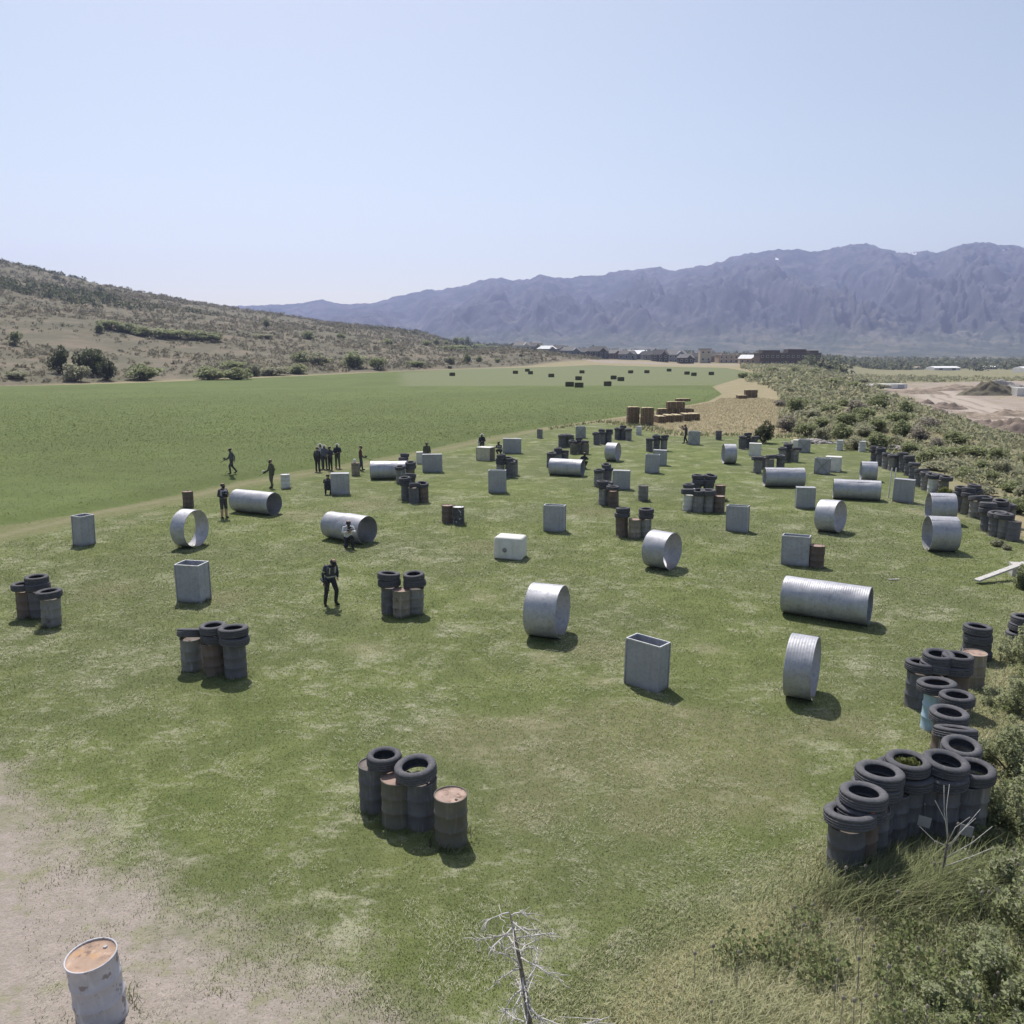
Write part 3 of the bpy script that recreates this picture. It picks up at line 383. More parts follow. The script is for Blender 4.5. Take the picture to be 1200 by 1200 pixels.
    (10.567, 18.802, 1.233, 0.349, 0.24, (0.0, 0.9), 0, 80, 'upper dark tyre beside the tan drum', 'tyres in the big tyre heap at the lawn corner'),
    (9.558, 17.728, 1.0, 0.42, 0.24, (-4.6, -2.9), 0, 36, 'pale grey knobbly tyre on the light blue drum', 'tyres in the big tyre heap at the lawn corner'),
    (9.642, 17.023, 1.0, 0.36, 0.24, (-1.0, -1.3), 0, 28, 'tyre just behind the light blue drum, partly under another', 'tyres in the big tyre heap at the lawn corner'),
    (9.03, 16.163, 1.0, 0.385, 0.24, (1.6, 0.6), 1, 331, 'tyre on the brown drum with a rusty lid edge', 'tyres in the big tyre heap at the lawn corner'),
    (8.764, 15.392, 1.0, 0.4, 0.24, (-15.8, 3.7), 0, 301, 'tyre leaning steeply in the middle of the heap', 'tyres in the big tyre heap at the lawn corner'),
    (8.515, 14.706, 1.0, 0.36, 0.24, (8.7, -3.3), 1, 358, 'thin tyre tipped up beside the leaning one', 'tyres in the big tyre heap at the lawn corner'),
    (7.624, 13.614, 1.0, 0.41, 0.24, (0.4, -2.6), 0, 56, 'lower wide tyre over the drum with a pale plate', 'tyres in the big tyre heap at the lawn corner'),
    (7.662, 13.658, 1.233, 0.39, 0.24, (4.2, 3.2), 0, 14, 'upper wide tyre over the drum with a pale plate', 'tyres in the big tyre heap at the lawn corner'),
    (8.26, 13.811, 1.0, 0.37, 0.24, (5.0, -3.3), 0, 191, 'tyre on the grey drum at the weedy side of the heap', 'tyres in the big tyre heap at the lawn corner'),
    (7.046, 13.672, 1.0, 0.43, 0.24, (3.6, -3.2), 0, 315, 'lower tyre under the one with green weeds inside', 'tyres in the big tyre heap at the lawn corner'),
    (7.0, 13.676, 1.233, 0.385, 0.24, (1.4, -0.3), 0, 267, 'wide tyre with green weeds growing inside it', 'tyres in the big tyre heap at the lawn corner'),
    (6.307, 13.277, 1.0, 0.42, 0.24, (-1.9, 0.2), 1, 357, 'lower tyre, second stack from the near end of the heap', 'tyres in the big tyre heap at the lawn corner'),
    (6.332, 13.285, 1.233, 0.409, 0.24, (-1.4, 2.1), 1, 214, 'upper tyre, second stack from the near end of the heap', 'tyres in the big tyre heap at the lawn corner'),
    (5.745, 12.597, 1.0, 0.41, 0.24, (-3.2, -0.3), 0, 200, 'lower tyre under the one overlapping the lowest tyre', 'tyres in the big tyre heap at the lawn corner'),
    (5.769, 12.586, 1.233, 0.382, 0.24, (-2.8, 1.7), 1, 60, 'tyre overlapping the lowest tyre at the near end', 'tyres in the big tyre heap at the lawn corner'),
    (5.485, 12.383, 1.0, 0.41, 0.24, (-7.5, -0.8), 1, 151, 'lowest tyre at the near end of the heap with an orange sticker', 'tyres in the big tyre heap at the lawn corner'),
    (7.322, 14.793, 0.12, 0.36, 0.24, (-0.5, -3.2), 0, 242, 'buried bottom tyre between the two widest stacks', 'tyres in the big tyre heap at the lawn corner'),
    (7.35, 14.788, 0.353, 0.344, 0.24, (2.3, 3.9), 0, 205, 'buried second tyre between the two widest stacks', 'tyres in the big tyre heap at the lawn corner'),
    (7.321, 14.762, 0.586, 0.335, 0.24, (-3.4, 2.9), 0, 24, 'buried top tyre between the two widest stacks', 'tyres in the big tyre heap at the lawn corner'),
    (15.123, 23.711, 0.12, 0.4, 0.24, (-2.9, -4.2), 1, 256, 'bottom tyre of the stack cut by the frame edge', 'tyres in the big tyre heap at the lawn corner'),
    (15.164, 23.723, 0.353, 0.391, 0.24, (-0.8, 4.8), 0, 188, 'middle tyre of the stack cut by the frame edge', 'tyres in the big tyre heap at the lawn corner'),
    (15.17, 23.728, 0.586, 0.35, 0.24, (-1.1, -0.4), 1, 174, 'top tyre of the stack cut by the frame edge', 'tyres in the big tyre heap at the lawn corner'),
]
PLATES = [(7.005, 13.256), (7.576, 12.988)]
STICKER = (5.936, 12.371)
PEOPLE = [
    (-6.088, 27.034, 'stoop', 37.7, 1.72, 'black_vest', 'person in black trousers and dark vest walking head bowed near the twin tyre towers'),
    (-14.689, 41.878, 'hold', 49.3, 1.8, 'pale_vest', 'person in a pale patterned vest and dark shorts beside the long pipe'),
    (-18.677, 55.333, 'walk', -51.3, 1.76, 'grey', 'person in dark grey walking through the alfalfa, farthest from the others'),
    (-14.941, 51.443, 'gun_down', -43.8, 1.78, 'olive', 'person in olive overalls carrying a marker low near the white drum'),
    (-13.859, 60.165, 'stand', 23.0, 1.82, 'white_shirt', 'person in a white shirt and pale cap at the back of the group'),
    (-13.499, 59.938, 'stand', -7.3, 1.74, 'greyblue', 'person in grey-blue with a pale cap standing behind two dark figures'),
    (-13.709, 58.52, 'stand', 163.2, 1.74, 'black', 'person all in black with back turned at the near corner of the group'),
    (-12.941, 59.159, 'hold', -27.7, 1.72, 'dark', 'person in dark clothes between the one in black and the one with crossed gun'),
    (-12.648, 60.257, 'hold', 1.9, 1.8, 'navy_cap', 'person with a pale cap holding a marker across the body, end of the group'),
    (-10.779, 59.159, 'gun_down', 100.3, 1.76, 'maroon', 'person in dark red jacket and navy trousers beside the tan drum'),
    (-10.917, 48.937, 'crouch', 182.6, 1.75, 'black', 'person in black crouching at the side of the grey box'),
    (-7.103, 35.393, 'kneel', 21.3, 1.72, 'white_dark', 'person in a white top and dark trousers kneeling against the stepped pipe'),
    (-6.282, 61.395, 'stand', 5.8, 1.78, 'olive', 'person in dark olive standing behind the broad pale grey box'),
    (-2.443, 68.056, 'hold', -12.9, 1.76, 'navy_cap', 'person with a pale cap standing behind the white drum at the alfalfa edge'),
    (-1.004, 67.494, 'crouch', -29.1, 1.74, 'camo', 'person in spotted dark clothing crouching between the tan crate and the widest box'),
    (15.958, 76.648, 'aim', -91.8, 1.78, 'dark', 'person in dark clothes aiming a marker beside the far cross-braced box'),
    (5.127, 60.034, 'crouch', 35.1, 1.72, 'black', 'person in black with a pale stripe crouching behind a long pipe'),
]
BALES = [
    (13.966, 96.894, 0.0, 1.35, 1.1, 1.0, 3, 'lower bale of the dark upright hay stack farther from the bale row', 'bales of the two upright stacks'),
    (13.966, 96.894, 1.0, 1.35, 1.1, 1.0, 3, 'upper bale of the dark upright hay stack farther from the bale row', 'bales of the two upright stacks'),
    (15.418, 95.774, 0.0, 1.35, 1.1, 1.0, 3, 'lower bale of the browner upright hay stack next to the bale row', 'bales of the two upright stacks'),
    (15.418, 95.774, 1.0, 1.35, 1.1, 1.0, 3, 'upper bale of the browner upright hay stack next to the bale row', 'bales of the two upright stacks'),
    (17.477, 99.212, 0, 0.92, 2.2, 0.8, 6, 'first small bale in the low row, counted from the upright stacks', 'low row of hay bales'),
    (18.612, 100.17, 0, 0.92, 2.2, 0.8500000000000001, 6, 'second small bale in the low row, counted from the upright stacks', 'low row of hay bales'),
    (19.82, 101.147, 0, 0.92, 2.2, 0.8, 6, 'third small bale in the low row, counted from the upright stacks', 'low row of hay bales'),
    (21.156, 102.142, 0, 0.92, 2.2, 0.8500000000000001, 6, 'fourth small bale in the low row, counted from the upright stacks', 'low row of hay bales'),
    (22.307, 103.157, 0, 0.92, 2.2, 0.8, 6, 'last small bale in the low row, counted from the upright stacks', 'low row of hay bales'),
    (20.17, 110.07, 0, 2.35, 1.0, 0.9, 4, 'hidden lower bale behind the low row, near the upright stacks', 'big bales behind the low row'),
    (22.57, 110.07, 0, 2.35, 1.0, 0.9, 4, 'hidden lower bale behind the low row, away from the upright stacks', 'big bales behind the low row'),
    (21.37, 110.07, 0.9, 2.35, 1.0, 0.9, 4, 'big dark bale lying across the top of the hay pile', 'big bales behind the low row'),
    (22.47, 110.87, 1.8, 1.9, 0.9, 0.35, 4, 'pale straw slab on top of the hay pile', 'big bales behind the low row'),
    (42.858, 151.436, 0, 2.2, 1.1, 0.7, 3, 'lower dark bale of the small stack beside the dirt path', 'small hay stack by the path'),
    (42.858, 151.436, 0.7, 2.2, 1.1, 0.7, 3, 'upper dark bale of the small stack beside the dirt path', 'small hay stack by the path'),
    (40.524, 148.75, 0, 1.6, 1.6, 0.6, 3, 'pale broken bale beside the small stack on the dirt path', 'small hay stack by the path'),
    (-19.708, 279.413, 0, 1.7, 1.0, 1.1, 32, 'lone hay bale in the field nearest to the scrubby hillside', 'hay bales scattered on the field'),
    (-27.86, 379.34, 0, 1.7, 1.0, 1.1, -16, 'small dark hay bale far out on the field, first counted from the hillside', 'hay bales scattered on the field'),
    (4.907, 488.19, 0, 1.7, 1.0, 1.1, -12, 'small dark hay bale far out on the field, third counted from the hillside', 'hay bales scattered on the field'),
    (1.227, 304.506, 0, 1.7, 1.0, 1.1, -25, 'small dark hay bale far out on the field, second counted from the hillside', 'hay bales scattered on the field'),
    (6.061, 334.52, 0, 1.7, 1.0, 1.1, -25, 'small dark hay bale far out on the field, fourth counted from the hillside', 'hay bales scattered on the field'),
    (6.515, 298.084, 0, 1.7, 1.0, 1.1, -1, 'small dark hay bale far out on the field, fifth counted from the hillside', 'hay bales scattered on the field'),
    (12.344, 266.239, 0, 1.7, 1.0, 1.1, 19, 'small dark hay bale far out on the field, sixth counted from the hillside', 'hay bales scattered on the field'),
    (18.867, 239.829, 0, 1.7, 1.0, 1.1, -25, 'small dark hay bale far out on the field, seventh counted from the hillside', 'hay bales scattered on the field'),
    (13.48, 197.713, 0, 2.0, 1.0, 1.1, -1, 'dark hay bale in the field, left one of the close pair', 'hay bales scattered on the field'),
    (15.32, 193.182, 0, 2.0, 1.0, 1.1, -5, 'dark hay bale in the field, right one of the close pair', 'hay bales scattered on the field'),
    (22.736, 201.012, 0, 1.7, 1.0, 1.1, 39, 'lone dark hay bale in the field nearest above the upright hay stacks', 'hay bales scattered on the field'),
    (29.619, 246.827, 0, 1.7, 1.0, 1.1, -1, 'small dark hay bale far out on the field, ninth counted from the hillside', 'hay bales scattered on the field'),
    (29.996, 233.213, 0, 1.7, 1.0, 1.1, 25, 'small dark hay bale far out on the field, tenth counted from the hillside', 'hay bales scattered on the field'),
    (25.605, 310.072, 0, 1.7, 1.0, 1.1, -21, 'small dark hay bale far out on the field, eighth counted from the hillside', 'hay bales scattered on the field'),
    (43.403, 310.072, 0, 1.7, 1.0, 1.1, 32, 'small dark hay bale far out on the field, eleventh counted from the hillside', 'hay bales scattered on the field'),
    (49.698, 312.356, 0, 1.7, 1.0, 1.1, -38, 'small dark hay bale far out on the field, twelfth counted from the hillside', 'hay bales scattered on the field'),
    (62.451, 337.177, 0, 1.7, 1.0, 1.1, -28, 'small dark hay bale far out on the field, thirteenth counted from the hillside', 'hay bales scattered on the field'),
    (60.701, 293.95, 0, 1.7, 1.0, 1.1, 11, 'small dark hay bale far out on the field, fourteenth counted from the hillside', 'hay bales scattered on the field'),
    (59.968, 279.413, 0, 1.7, 1.0, 1.1, 2, 'small dark hay bale far out on the field, fifteenth counted from the hillside', 'hay bales scattered on the field'),
    (67.968, 288.94, 0, 1.7, 1.0, 1.1, 2, 'small dark hay bale far out on the field, sixteenth counted from the hillside', 'hay bales scattered on the field'),
]
HOUSES = [
    (6.6, 590, 10.96, 8.22, 6.32, 10, 'white', 'grey', 'gable', 'white gabled house at the top of the tan slope, nearest the hillside'),
    (17.0, 640, 10.97, 8.23, 6.86, 0, 'grey', 'dark', 'gable', 'grey house between two white-roofed ones near the hillside'),
    (24.5, 600, 11.14, 8.36, 5.36, 20, 'grey', 'whitemetal', 'gable', 'house with a bright white roof just past the grey one'),
    (35.8, 650, 11.14, 8.36, 6.96, 0, 'grey', 'dark', 'gable', 'grey house with a dark roof past the first white roof'),
    (41.7, 610, 12.2, 9.15, 6.54, 15, 'greyblue', 'grey', 'gable', 'grey-blue house with a wide low gable'),
    (52.5, 620, 12.4, 9.3, 6.64, 0, 'grey', 'dark', 'gable', 'dark roofed grey house below the pale mountain meadow'),
    (60.6, 600, 13.71, 10.29, 8.57, 0, 'dark', 'dark', 'gable', 'tall dark house in the middle of the row'),
    (75.2, 630, 11.7, 8.78, 6.75, 0, 'brown', 'grey', 'gable', 'brown house beside the tall dark one'),
    (82.8, 610, 12.2, 9.15, 6.54, -15, 'greyblue', 'dark', 'gable', 'grey-blue house in front of the brightest white roof'),
    (97.0, 660, 16.97, 12.73, 7.07, 0, 'dark', 'whitemetal', 'gable', 'house with the brightest and widest white roof'),
    (103.2, 640, 10.97, 8.23, 6.86, 10, 'grey', 'dark', 'gable', 'grey house past the widest white roof'),
    (102.3, 590, 10.96, 8.22, 8.43, 0, 'dark', 'dark', 'gable', 'narrow dark house on the tan cutting'),
    (120.8, 640, 18.29, 13.71, 9.14, 8, 'greyblue', 'grey', 'gable', 'broad grey gabled house behind the dark ones'),
    (118.4, 580, 9.94, 7.46, 6.21, 0, 'dark', 'grey', 'gable', 'dark fronted house with a pale gable above'),
    (136.9, 630, 9.0, 7, 6.75, 0, 'grey', 'dark', 'gable', 'small grey house before the beige block'),
    (135.9, 600, 7.71, 7, 9.64, 0, 'beige', 'flat', 'flat', 'tall narrow beige block among the dark houses'),
    (154.1, 640, 11.89, 8.91, 6.86, 0, 'brown', 'dark', 'gable', 'brown house past the beige block'),
    (153.1, 600, 17.14, 12.86, 5.36, 0, 'tan', 'tan', 'flat', 'long low tan building on the earth bank'),
    (156.6, 560, 13.6, 10.2, 6.0, -10, 'tan', 'whitemetal', 'gable', 'tan house with a white awning roof beside the big dark building'),
    (174.7, 540.0, 39.0, 12.0, 8.2, 2, 'darkbrown', 'flat', 'bigflat', 'large dark flat-roofed building under construction above the shrubs'),
]
SHEDS = [(386.2, 760.0, 24, 4, 'long white shed among the valley trees'), (377.1, 800.0, 16, 3.4, 'smaller pale shed at the near end of the valley trees'), (458.5, 820.0, 14, 3.4, 'pale shed deep among the valley trees'), (387.9, 640.0, 12, 4.5, 'white hut in the valley at the frame edge')]
SHRUBS = [
    (-122.77, 230.0, 4.22, 7.04, 'dark', 'T1'),
    (-115.39, 232.77, 7.13, 9.03, 'dark', 'T2'),
    (-108.58, 226.61, 4.16, 5.55, 'dark', 'T3'),
    (-113.21, 218.74, 5.8, 4.02, 'grey', 'hill'),
    (-102.5, 233.61, 8.58, 3.81, 'green', 'hill'),
    (-123.8, 211.7, 5.62, 2.59, 'grey', 'hill'),
    (-178.16, 380.13, 9.31, 3.49, 'green', 'hill'),
    (-170.58, 379.84, 10.08, 3.49, 'green', 'hill'),
    (-162.53, 378.47, 10.81, 3.48, 'green', 'hill'),
    (-155.42, 379.41, 10.84, 3.48, 'green', 'hill'),
    (-150.1, 385.15, 11.0, 3.54, 'green', 'hill'),
    (-144.04, 389.5, 10.33, 3.18, 'green', 'hill'),
    (-137.95, 394.27, 9.66, 3.22, 'green', 'hill'),
    (-176.79, 366.02, 4.48, 3.73, 'green', 'hill'),
    (-166.82, 286.4, 3.51, 4.09, 'green', 'hill'),
    (-87.14, 243.41, 9.94, 2.98, 'green', 'hill'),
    (-78.55, 243.41, 8.94, 2.98, 'green', 'hill'),
    (-82.7, 271.74, 3.88, 4.99, 'grey', 'hill'),
    (-78.97, 279.93, 8.57, 2.86, 'grey', 'hill'),
    (-84.35, 338.56, 6.91, 3.45, 'green', 'hill'),
    (-75.59, 334.21, 8.87, 4.77, 'grey', 'hill'),
    (-62.94, 334.65, 10.24, 5.46, 'green', 'hill'),
    (-53.6, 339.33, 6.23, 4.16, 'green', 'hill'),
    (-155.2, 540.71, 4.97, 4.41, 'green', 'hill'),
    (-95.49, 287.65, 8.81, 2.35, 'green', 'hill'),
    (-73.87, 293.39, 7.19, 2.99, 'green', 'hill'),
    (-128.36, 442.93, 9.94, 2.71, 'grey', 'hill'),
    (-113.0, 471.08, 6.73, 3.85, 'green', 'hill'),
    (-107.27, 536.72, 6.57, 3.29, 'green', 'hill'),
    (-78.36, 540.09, 7.72, 3.31, 'green', 'hill'),
    (-40.95, 370.21, 7.56, 2.27, 'green', 'hill'),
    (-29.31, 405.05, 4.96, 3.31, 'grey', 'hill'),
    (-22.5, 422.44, 4.31, 4.31, 'green', 'hill'),
    (-16.93, 443.6, 4.07, 2.72, 'green', 'hill'),
    (-7.62, 446.05, 3.19, 1.82, 'green', 'hill'),
    (-61.09, 610.46, 8.72, 3.11, 'green', 'ridge'),
    (-57.79, 656.2, 6.03, 4.69, 'green', 'ridge'),
    (-55.01, 704.57, 6.47, 4.31, 'green', 'ridge'),
    (-54.61, 826.6, 6.75, 7.59, 'green', 'ridge'),
    (-56.52, 956.94, 7.81, 7.81, 'green', 'ridge'),
    (-53.49, 1027.47, 7.34, 11.53, 'green', 'ridge'),
    (-40.14, 1002.0, 20.45, 5.11, 'green', 'ridge'),
    (-22.82, 990.45, 18.19, 4.04, 'green', 'ridge'),
    (-42.24, 602.27, 24.58, 3.07, 'green', 'ridge'),
    (23.17, 77.03, 1.89, 2.36, 'dark', 'EDGE'),
    (29.09, 87.72, 2.67, 1.56, 'greyer', 'thicket'),
    (29.34, 83.25, 2.55, 1.44, 'green', 'thicket'),
    (29.04, 77.79, 2.01, 1.57, 'grey', 'thicket'),
    (31.82, 80.86, 2.71, 1.62, 'green', 'thicket'),
    (33.99, 92.61, 2.81, 1.28, 'green', 'thicket'),
    (36.82, 92.61, 3.39, 1.77, 'green', 'thicket'),
    (34.86, 83.25, 2.74, 1.35, 'grey', 'thicket'),
    (29.63, 72.32, 2.45, 1.33, 'grey', 'thicket'),
    (38.04, 87.72, 2.93, 1.79, 'green', 'thicket'),
    (34.44, 75.63, 1.78, 1.08, 'grey', 'thicket'),
    (31.86, 72.32, 2.38, 1.44, 'green', 'thicket'),
    (38.69, 83.25, 2.51, 1.71, 'green', 'thicket'),
    (33.01, 69.22, 1.84, 1.06, 'green', 'thicket'),
    (44.64, 97.36, 3.31, 1.64, 'green', 'thicket'),
    (37.76, 77.71, 2.3, 1.38, 'greyer', 'thicket'),
    (36.71, 72.39, 1.74, 1.08, 'greyer', 'thicket'),
    (31.81, 63.84, 1.69, 0.97, 'green', 'thicket'),
    (34.78, 66.45, 2.15, 0.9, 'green', 'thicket'),
    (40.94, 76.93, 2.86, 1.24, 'green', 'thicket'),
    (30.45, 59.17, 2.2, 0.74, 'grey', 'thicket'),
    (33.15, 61.4, 2.37, 0.8, 'grey', 'thicket'),
    (36.86, 66.51, 2.63, 1.08, 'green', 'thicket'),
    (30.14, 55.14, 1.79, 0.79, 'green', 'thicket'),
    (33.5, 59.17, 1.61, 0.79, 'green', 'thicket'),
    (30.84, 53.34, 1.22, 0.88, 'green', 'thicket'),
    (37.2, 64.09, 1.59, 1.23, 'green', 'thicket'),
    (33.84, 57.12, 1.35, 1.15, 'grey', 'thicket'),
    (30.28, 50.04, 1.72, 0.72, 'green', 'thicket'),
    (33.84, 55.14, 1.43, 1.07, 'grey', 'thicket'),
    (27.65, 48.54, 1.45, 0.78, 'grey', 'thicket'),
    (26.56, 44.47, 1.33, 0.65, 'green', 'thicket'),
    (26.76, 43.26, 1.62, 0.94, 'green', 'thicket'),
    (30.16, 48.54, 1.35, 1.02, 'grey', 'thicket'),
    (37.29, 111.16, 2.87, 2.45, 'green', 'thicket'),
    (37.11, 104.2, 3.51, 1.4, 'grey', 'thicket'),
    (41.01, 128.33, 2.56, 1.04, 'greyer', 'thicket'),
    (47.2, 139.0, 3.44, 1.6, 'grey', 'thicket'),
    (46.22, 128.33, 2.34, 0.92, 'green', 'thicket'),
    (42.37, 111.16, 3.73, 1.4, 'green', 'thicket'),
    (50.68, 128.09, 2.8, 1.19, 'green', 'thicket'),
    (44.05, 108.3, 3.35, 1.95, 'greyer', 'thicket'),
    (42.44, 100.45, 2.94, 1.86, 'green', 'thicket'),
    (53.91, 166.53, 4.73, 1.9, 'grey', 'thicket'),
    (63.47, 184.71, 4.83, 1.39, 'green', 'thicket'),
    (60.64, 166.53, 4.79, 1.29, 'grey', 'thicket'),
    (58.76, 152.72, 4.29, 1.55, 'grey', 'thicket'),
    (73.45, 223.96, 4.01, 1.62, 'green', 'thicket'),
    (83.42, 236.3, 5, 1.89, 'green', 'thicket'),
    (79.36, 209.62, 4.63, 1.9, 'green', 'thicket'),
    (81.73, 202.18, 4.71, 1.95, 'green', 'thicket'),
    (65.53, 155.89, 4.55, 1.15, 'grey', 'thicket'),
    (53.23, 121.91, 3.93, 2.52, 'green', 'thicket'),
    (112.21, 285.24, 5, 2.24, 'grey', 'thicket'),
    (128.02, 309.37, 5, 2.17, 'grey', 'thicket'),
    (109.65, 252.31, 5, 1.76, 'grey', 'thicket'),
    (145.71, 324.24, 5, 2.6, 'grey', 'thicket'),
    (82.84, 188.08, 3.47, 1.4, 'grey', 'thicket'),
    (93.61, 304.76, 5, 2.6, 'green', 'thicket'),
    (101.29, 304.76, 5, 2.6, 'green', 'thicket'),
    (111.26, 311.2, 5, 2.09, 'green', 'thicket'),
    (159.62, 417.0, 5, 2.6, 'green', 'thicket'),
    (70.3, 258.29, 5, 1.82, 'green', 'thicket'),
    (67.99, 236.52, 5, 2.01, 'green', 'thicket'),
    (55.82, 119.38, 2.85, 2.11, 'green', 'thicket'),
    (26.96, 42.12, 0.98, 0.9, 'green', 'thicket'),
    (34.14, 53.34, 1.85, 1.07, 'green', 'thicket'),
    (39.52, 63.0, 1.81, 1.2, 'green', 'thicket'),
    (45.53, 92.03, 3.47, 1.52, 'greyer', 'thicket'),
    (29.46, 92.61, 0.75, 0.56, 'green', 'thicket'),
    (10.2, 15.683, 1.34, 1.19, 'green', 'bank'),
    (9.119, 13.537, 1.35, 1.4, 'green', 'bank'),
    (7.755, 11.759, 1.18, 0.97, 'green', 'bank'),
    (7.529, 10.789, 1.39, 1.34, 'green', 'bank'),
    (6.559, 10.271, 0.88, 0.64, 'yellow', 'bank'),
    (6.55, 9.355, 1.47, 1.16, 'green', 'bank'),
    (11.88, 18.535, 1.19, 1.02, 'green', 'bank'),
    (13.998, 21.85, 1.25, 1.05, 'grey', 'bank'),
    (5.504, 9.355, 0.94, 0.52, 'yellow', 'bank'),
    (8.821, 13.951, 0.8, 0.77, 'yellow', 'bank'),
    (25.215, 47.914, 0.88, 0.68, 'yellow', 'wallbush'),
    (21.284, 34.998, 0.5, 0.43, 'grey', 'wallbush'),
    (21.206, 35.635, 0.58, 0.44, 'grey', 'wallbush'),
    (18.401, 28.98, 0.71, 0.89, 'green', 'wallbush'),
]
TREE = (0.3, 8.356)
SAPLING = (6.764, 11.843)
PLANK = [(17.049, 29.65), (19.337, 30.591)]
STICK = (14.216, 30.114)
SKYLINE = [(-1.2986, 0.01471), (-0.7956, 0.0371), (-0.4963, 0.04678), (-0.3076, 0.04967), (-0.2529, 0.0516), (-0.22, 0.05642), (-0.1983, 0.0516), (-0.1636, 0.05256), (-0.1287, 0.06122), (-0.0939, 0.06793), (-0.0791, 0.06793), (-0.0543, 0.07367), (-0.0247, 0.08035), (-0.0099, 0.08131), (0.0, 0.07845), (0.0197, 0.0794), (0.0315, 0.08416), (0.0592, 0.08035), (0.0887, 0.08416), (0.1034, 0.08511), (0.128, 0.08892), (0.1544, 0.09271), (0.1722, 0.09271), (0.1871, 0.08892), (0.2066, 0.09271), (0.231, 0.0965), (0.2552, 0.10312), (0.2843, 0.10973), (0.3087, 0.11255), (0.3282, 0.11349), (0.3529, 0.11067), (0.377, 0.11537), (0.4061, 0.12007), (0.4413, 0.10879), (0.4657, 0.10973), (0.4903, 0.10879), (0.5186, 0.12007), (0.538, 0.12101), (0.5776, 0.11725), (0.6075, 0.11255), (0.6868, 0.10596), (0.8855, 0.09176), (1.2851, 0.06793)]
SITE_HEAPS = [
    (100.06, 192.484, 9, 7, 1.6, 'grey-brown soil heap beside the site road, nearer to the thicket', 'soil', 'soil_heap'),
    (76.144, 126.228, 11, 9, 2.6, 'large dark soil heap at the frame edge of the site', 'soil', 'soil_heap'),
    (81.36, 141.145, 9, 7, 1.5, 'low soil heap joined to the large dark one', 'soil', 'soil_heap'),
    (144.028, 255.059, 20, 10, 3.4, 'brushy brown heap far across the site road', 'leaf_dark_heap', 'soil_heap'),
    (167.363, 287.952, 26, 10, 3.0, 'stony pale heap at the far edge of the site', 'rock', 'rubble_heap'),
    (99.436, 201.219, 4, 3, 1.0, 'small dark heap on the site grass', 'soil', 'soil_heap'),
    (93.196, 168.098, 14, 8, 1.2, 'long low tan bank beside the site road bend', 'site_soil', 'soil_heap'),
    (124.962, 260.014, 22, 9, 1.6, 'long tan bank near the long pale container', 'site_soil', 'soil_heap'),
    (151.354, 287.952, 30, 8, 2.0, 'broad tan bank across the far site', 'site_soil', 'soil_heap'),
    (103.933, 174.748, 12, 6, 1.3, 'tan bank just beyond the large dark soil heap', 'site_soil', 'soil_heap'),
    (76.0, 149.131, 9, 7, 1.4, 'brown bank where the thicket meets the site', 'soil', 'soil_heap'),
]
ROCKS = [(27.652, 77.007, 3.2, 1.6, 260, 0.08, 0.28, 'pale broken rubble at the far edge of the lawn'), (33.256, 71.009, 2.0, 5.0, 160, 0.06, 0.22, 'pale stones along the bank behind the tyre wall'), (80.591, 132.605, 8, 5, 260, 0.2, 0.7, 'dark clods on the large soil heap')]
SITE_BLOCKS = [(133.761, 300.865, 12, 5, 1.6, 8, 'long pale container at the far corner of the site'), (125.158, 287.952, 8, 4, 1.0, 4, 'low pale slab-like container before the long one'), (151.494, 250.287, 5, 3, 2.4, 0, 'pale container at the frame edge beyond the site road')]
MARKER_LABELS = {'person in black trousers and dark vest walking head bowed near the twin tyre towers': 'black marker carried by the player in black near the twin tyre towers', 'person in a pale patterned vest and dark shorts beside the long pipe': 'black marker held by the player in the pale vest', 'person in dark grey walking through the alfalfa, farthest from the others': 'black marker carried by the player walking in the alfalfa', 'person in olive overalls carrying a marker low near the white drum': 'marker with a white hopper carried low near the white drum', 'person in dark clothes between the one in black and the one with crossed gun': 'black marker held by the player in the middle of the group', 'person with a pale cap holding a marker across the body, end of the group': 'black marker held across the body by the pale-capped player of the group', 'person in dark red jacket and navy trousers beside the tan drum': 'black marker of the player in dark red beside the tan drum', 'person in black crouching at the side of the grey box': 'black marker of the player crouching beside the grey box', 'person in a white top and dark trousers kneeling against the stepped pipe': 'black marker of the player kneeling against the stepped pipe', 'person with a pale cap standing behind the white drum at the alfalfa edge': 'black marker held by the player behind the white drum', 'person in spotted dark clothing crouching between the tan crate and the widest box': 'black marker of the player crouching by the widest grey box', 'person in dark clothes aiming a marker beside the far cross-braced box': 'black marker aimed from beside the far cross-braced box', 'person in black with a pale stripe crouching behind a long pipe': 'black marker of the player crouching behind a long pipe'}
HAZE_COLOR = (0.56, 0.63, 1.0, 1.0)
HAZE_DENSITY = 0.00013

# ---------------------------------------------------------------- terrain
def _hash(ix, iy, seed):
    h = (ix.astype(np.int64) * 374761393 + iy.astype(np.int64) * 668265263 + seed * 1442695041) & 0xFFFFFFFF
    h = ((h ^ (h >> 13)) * 1274126177) & 0xFFFFFFFF
    h = (h ^ (h >> 16)) & 0xFFFFFFFF
    return h / 4294967295.0

def vnoise(x, y, seed=0):
    x = np.asarray(x, float); y = np.asarray(y, float)
    ix = np.floor(x); iy = np.floor(y)
    fx = x - ix; fy = y - iy
    fx = fx * fx * fx * (fx * (fx * 6 - 15) + 10); fy = fy * fy * fy * (fy * (fy * 6 - 15) + 10)
    a = _hash(ix, iy, seed); b = _hash(ix + 1, iy, seed)
    c = _hash(ix, iy + 1, seed); d = _hash(ix + 1, iy + 1, seed)
    return (a + (b - a) * fx + (c - a) * fy + (a - b - c + d) * fx * fy) * 2 - 1

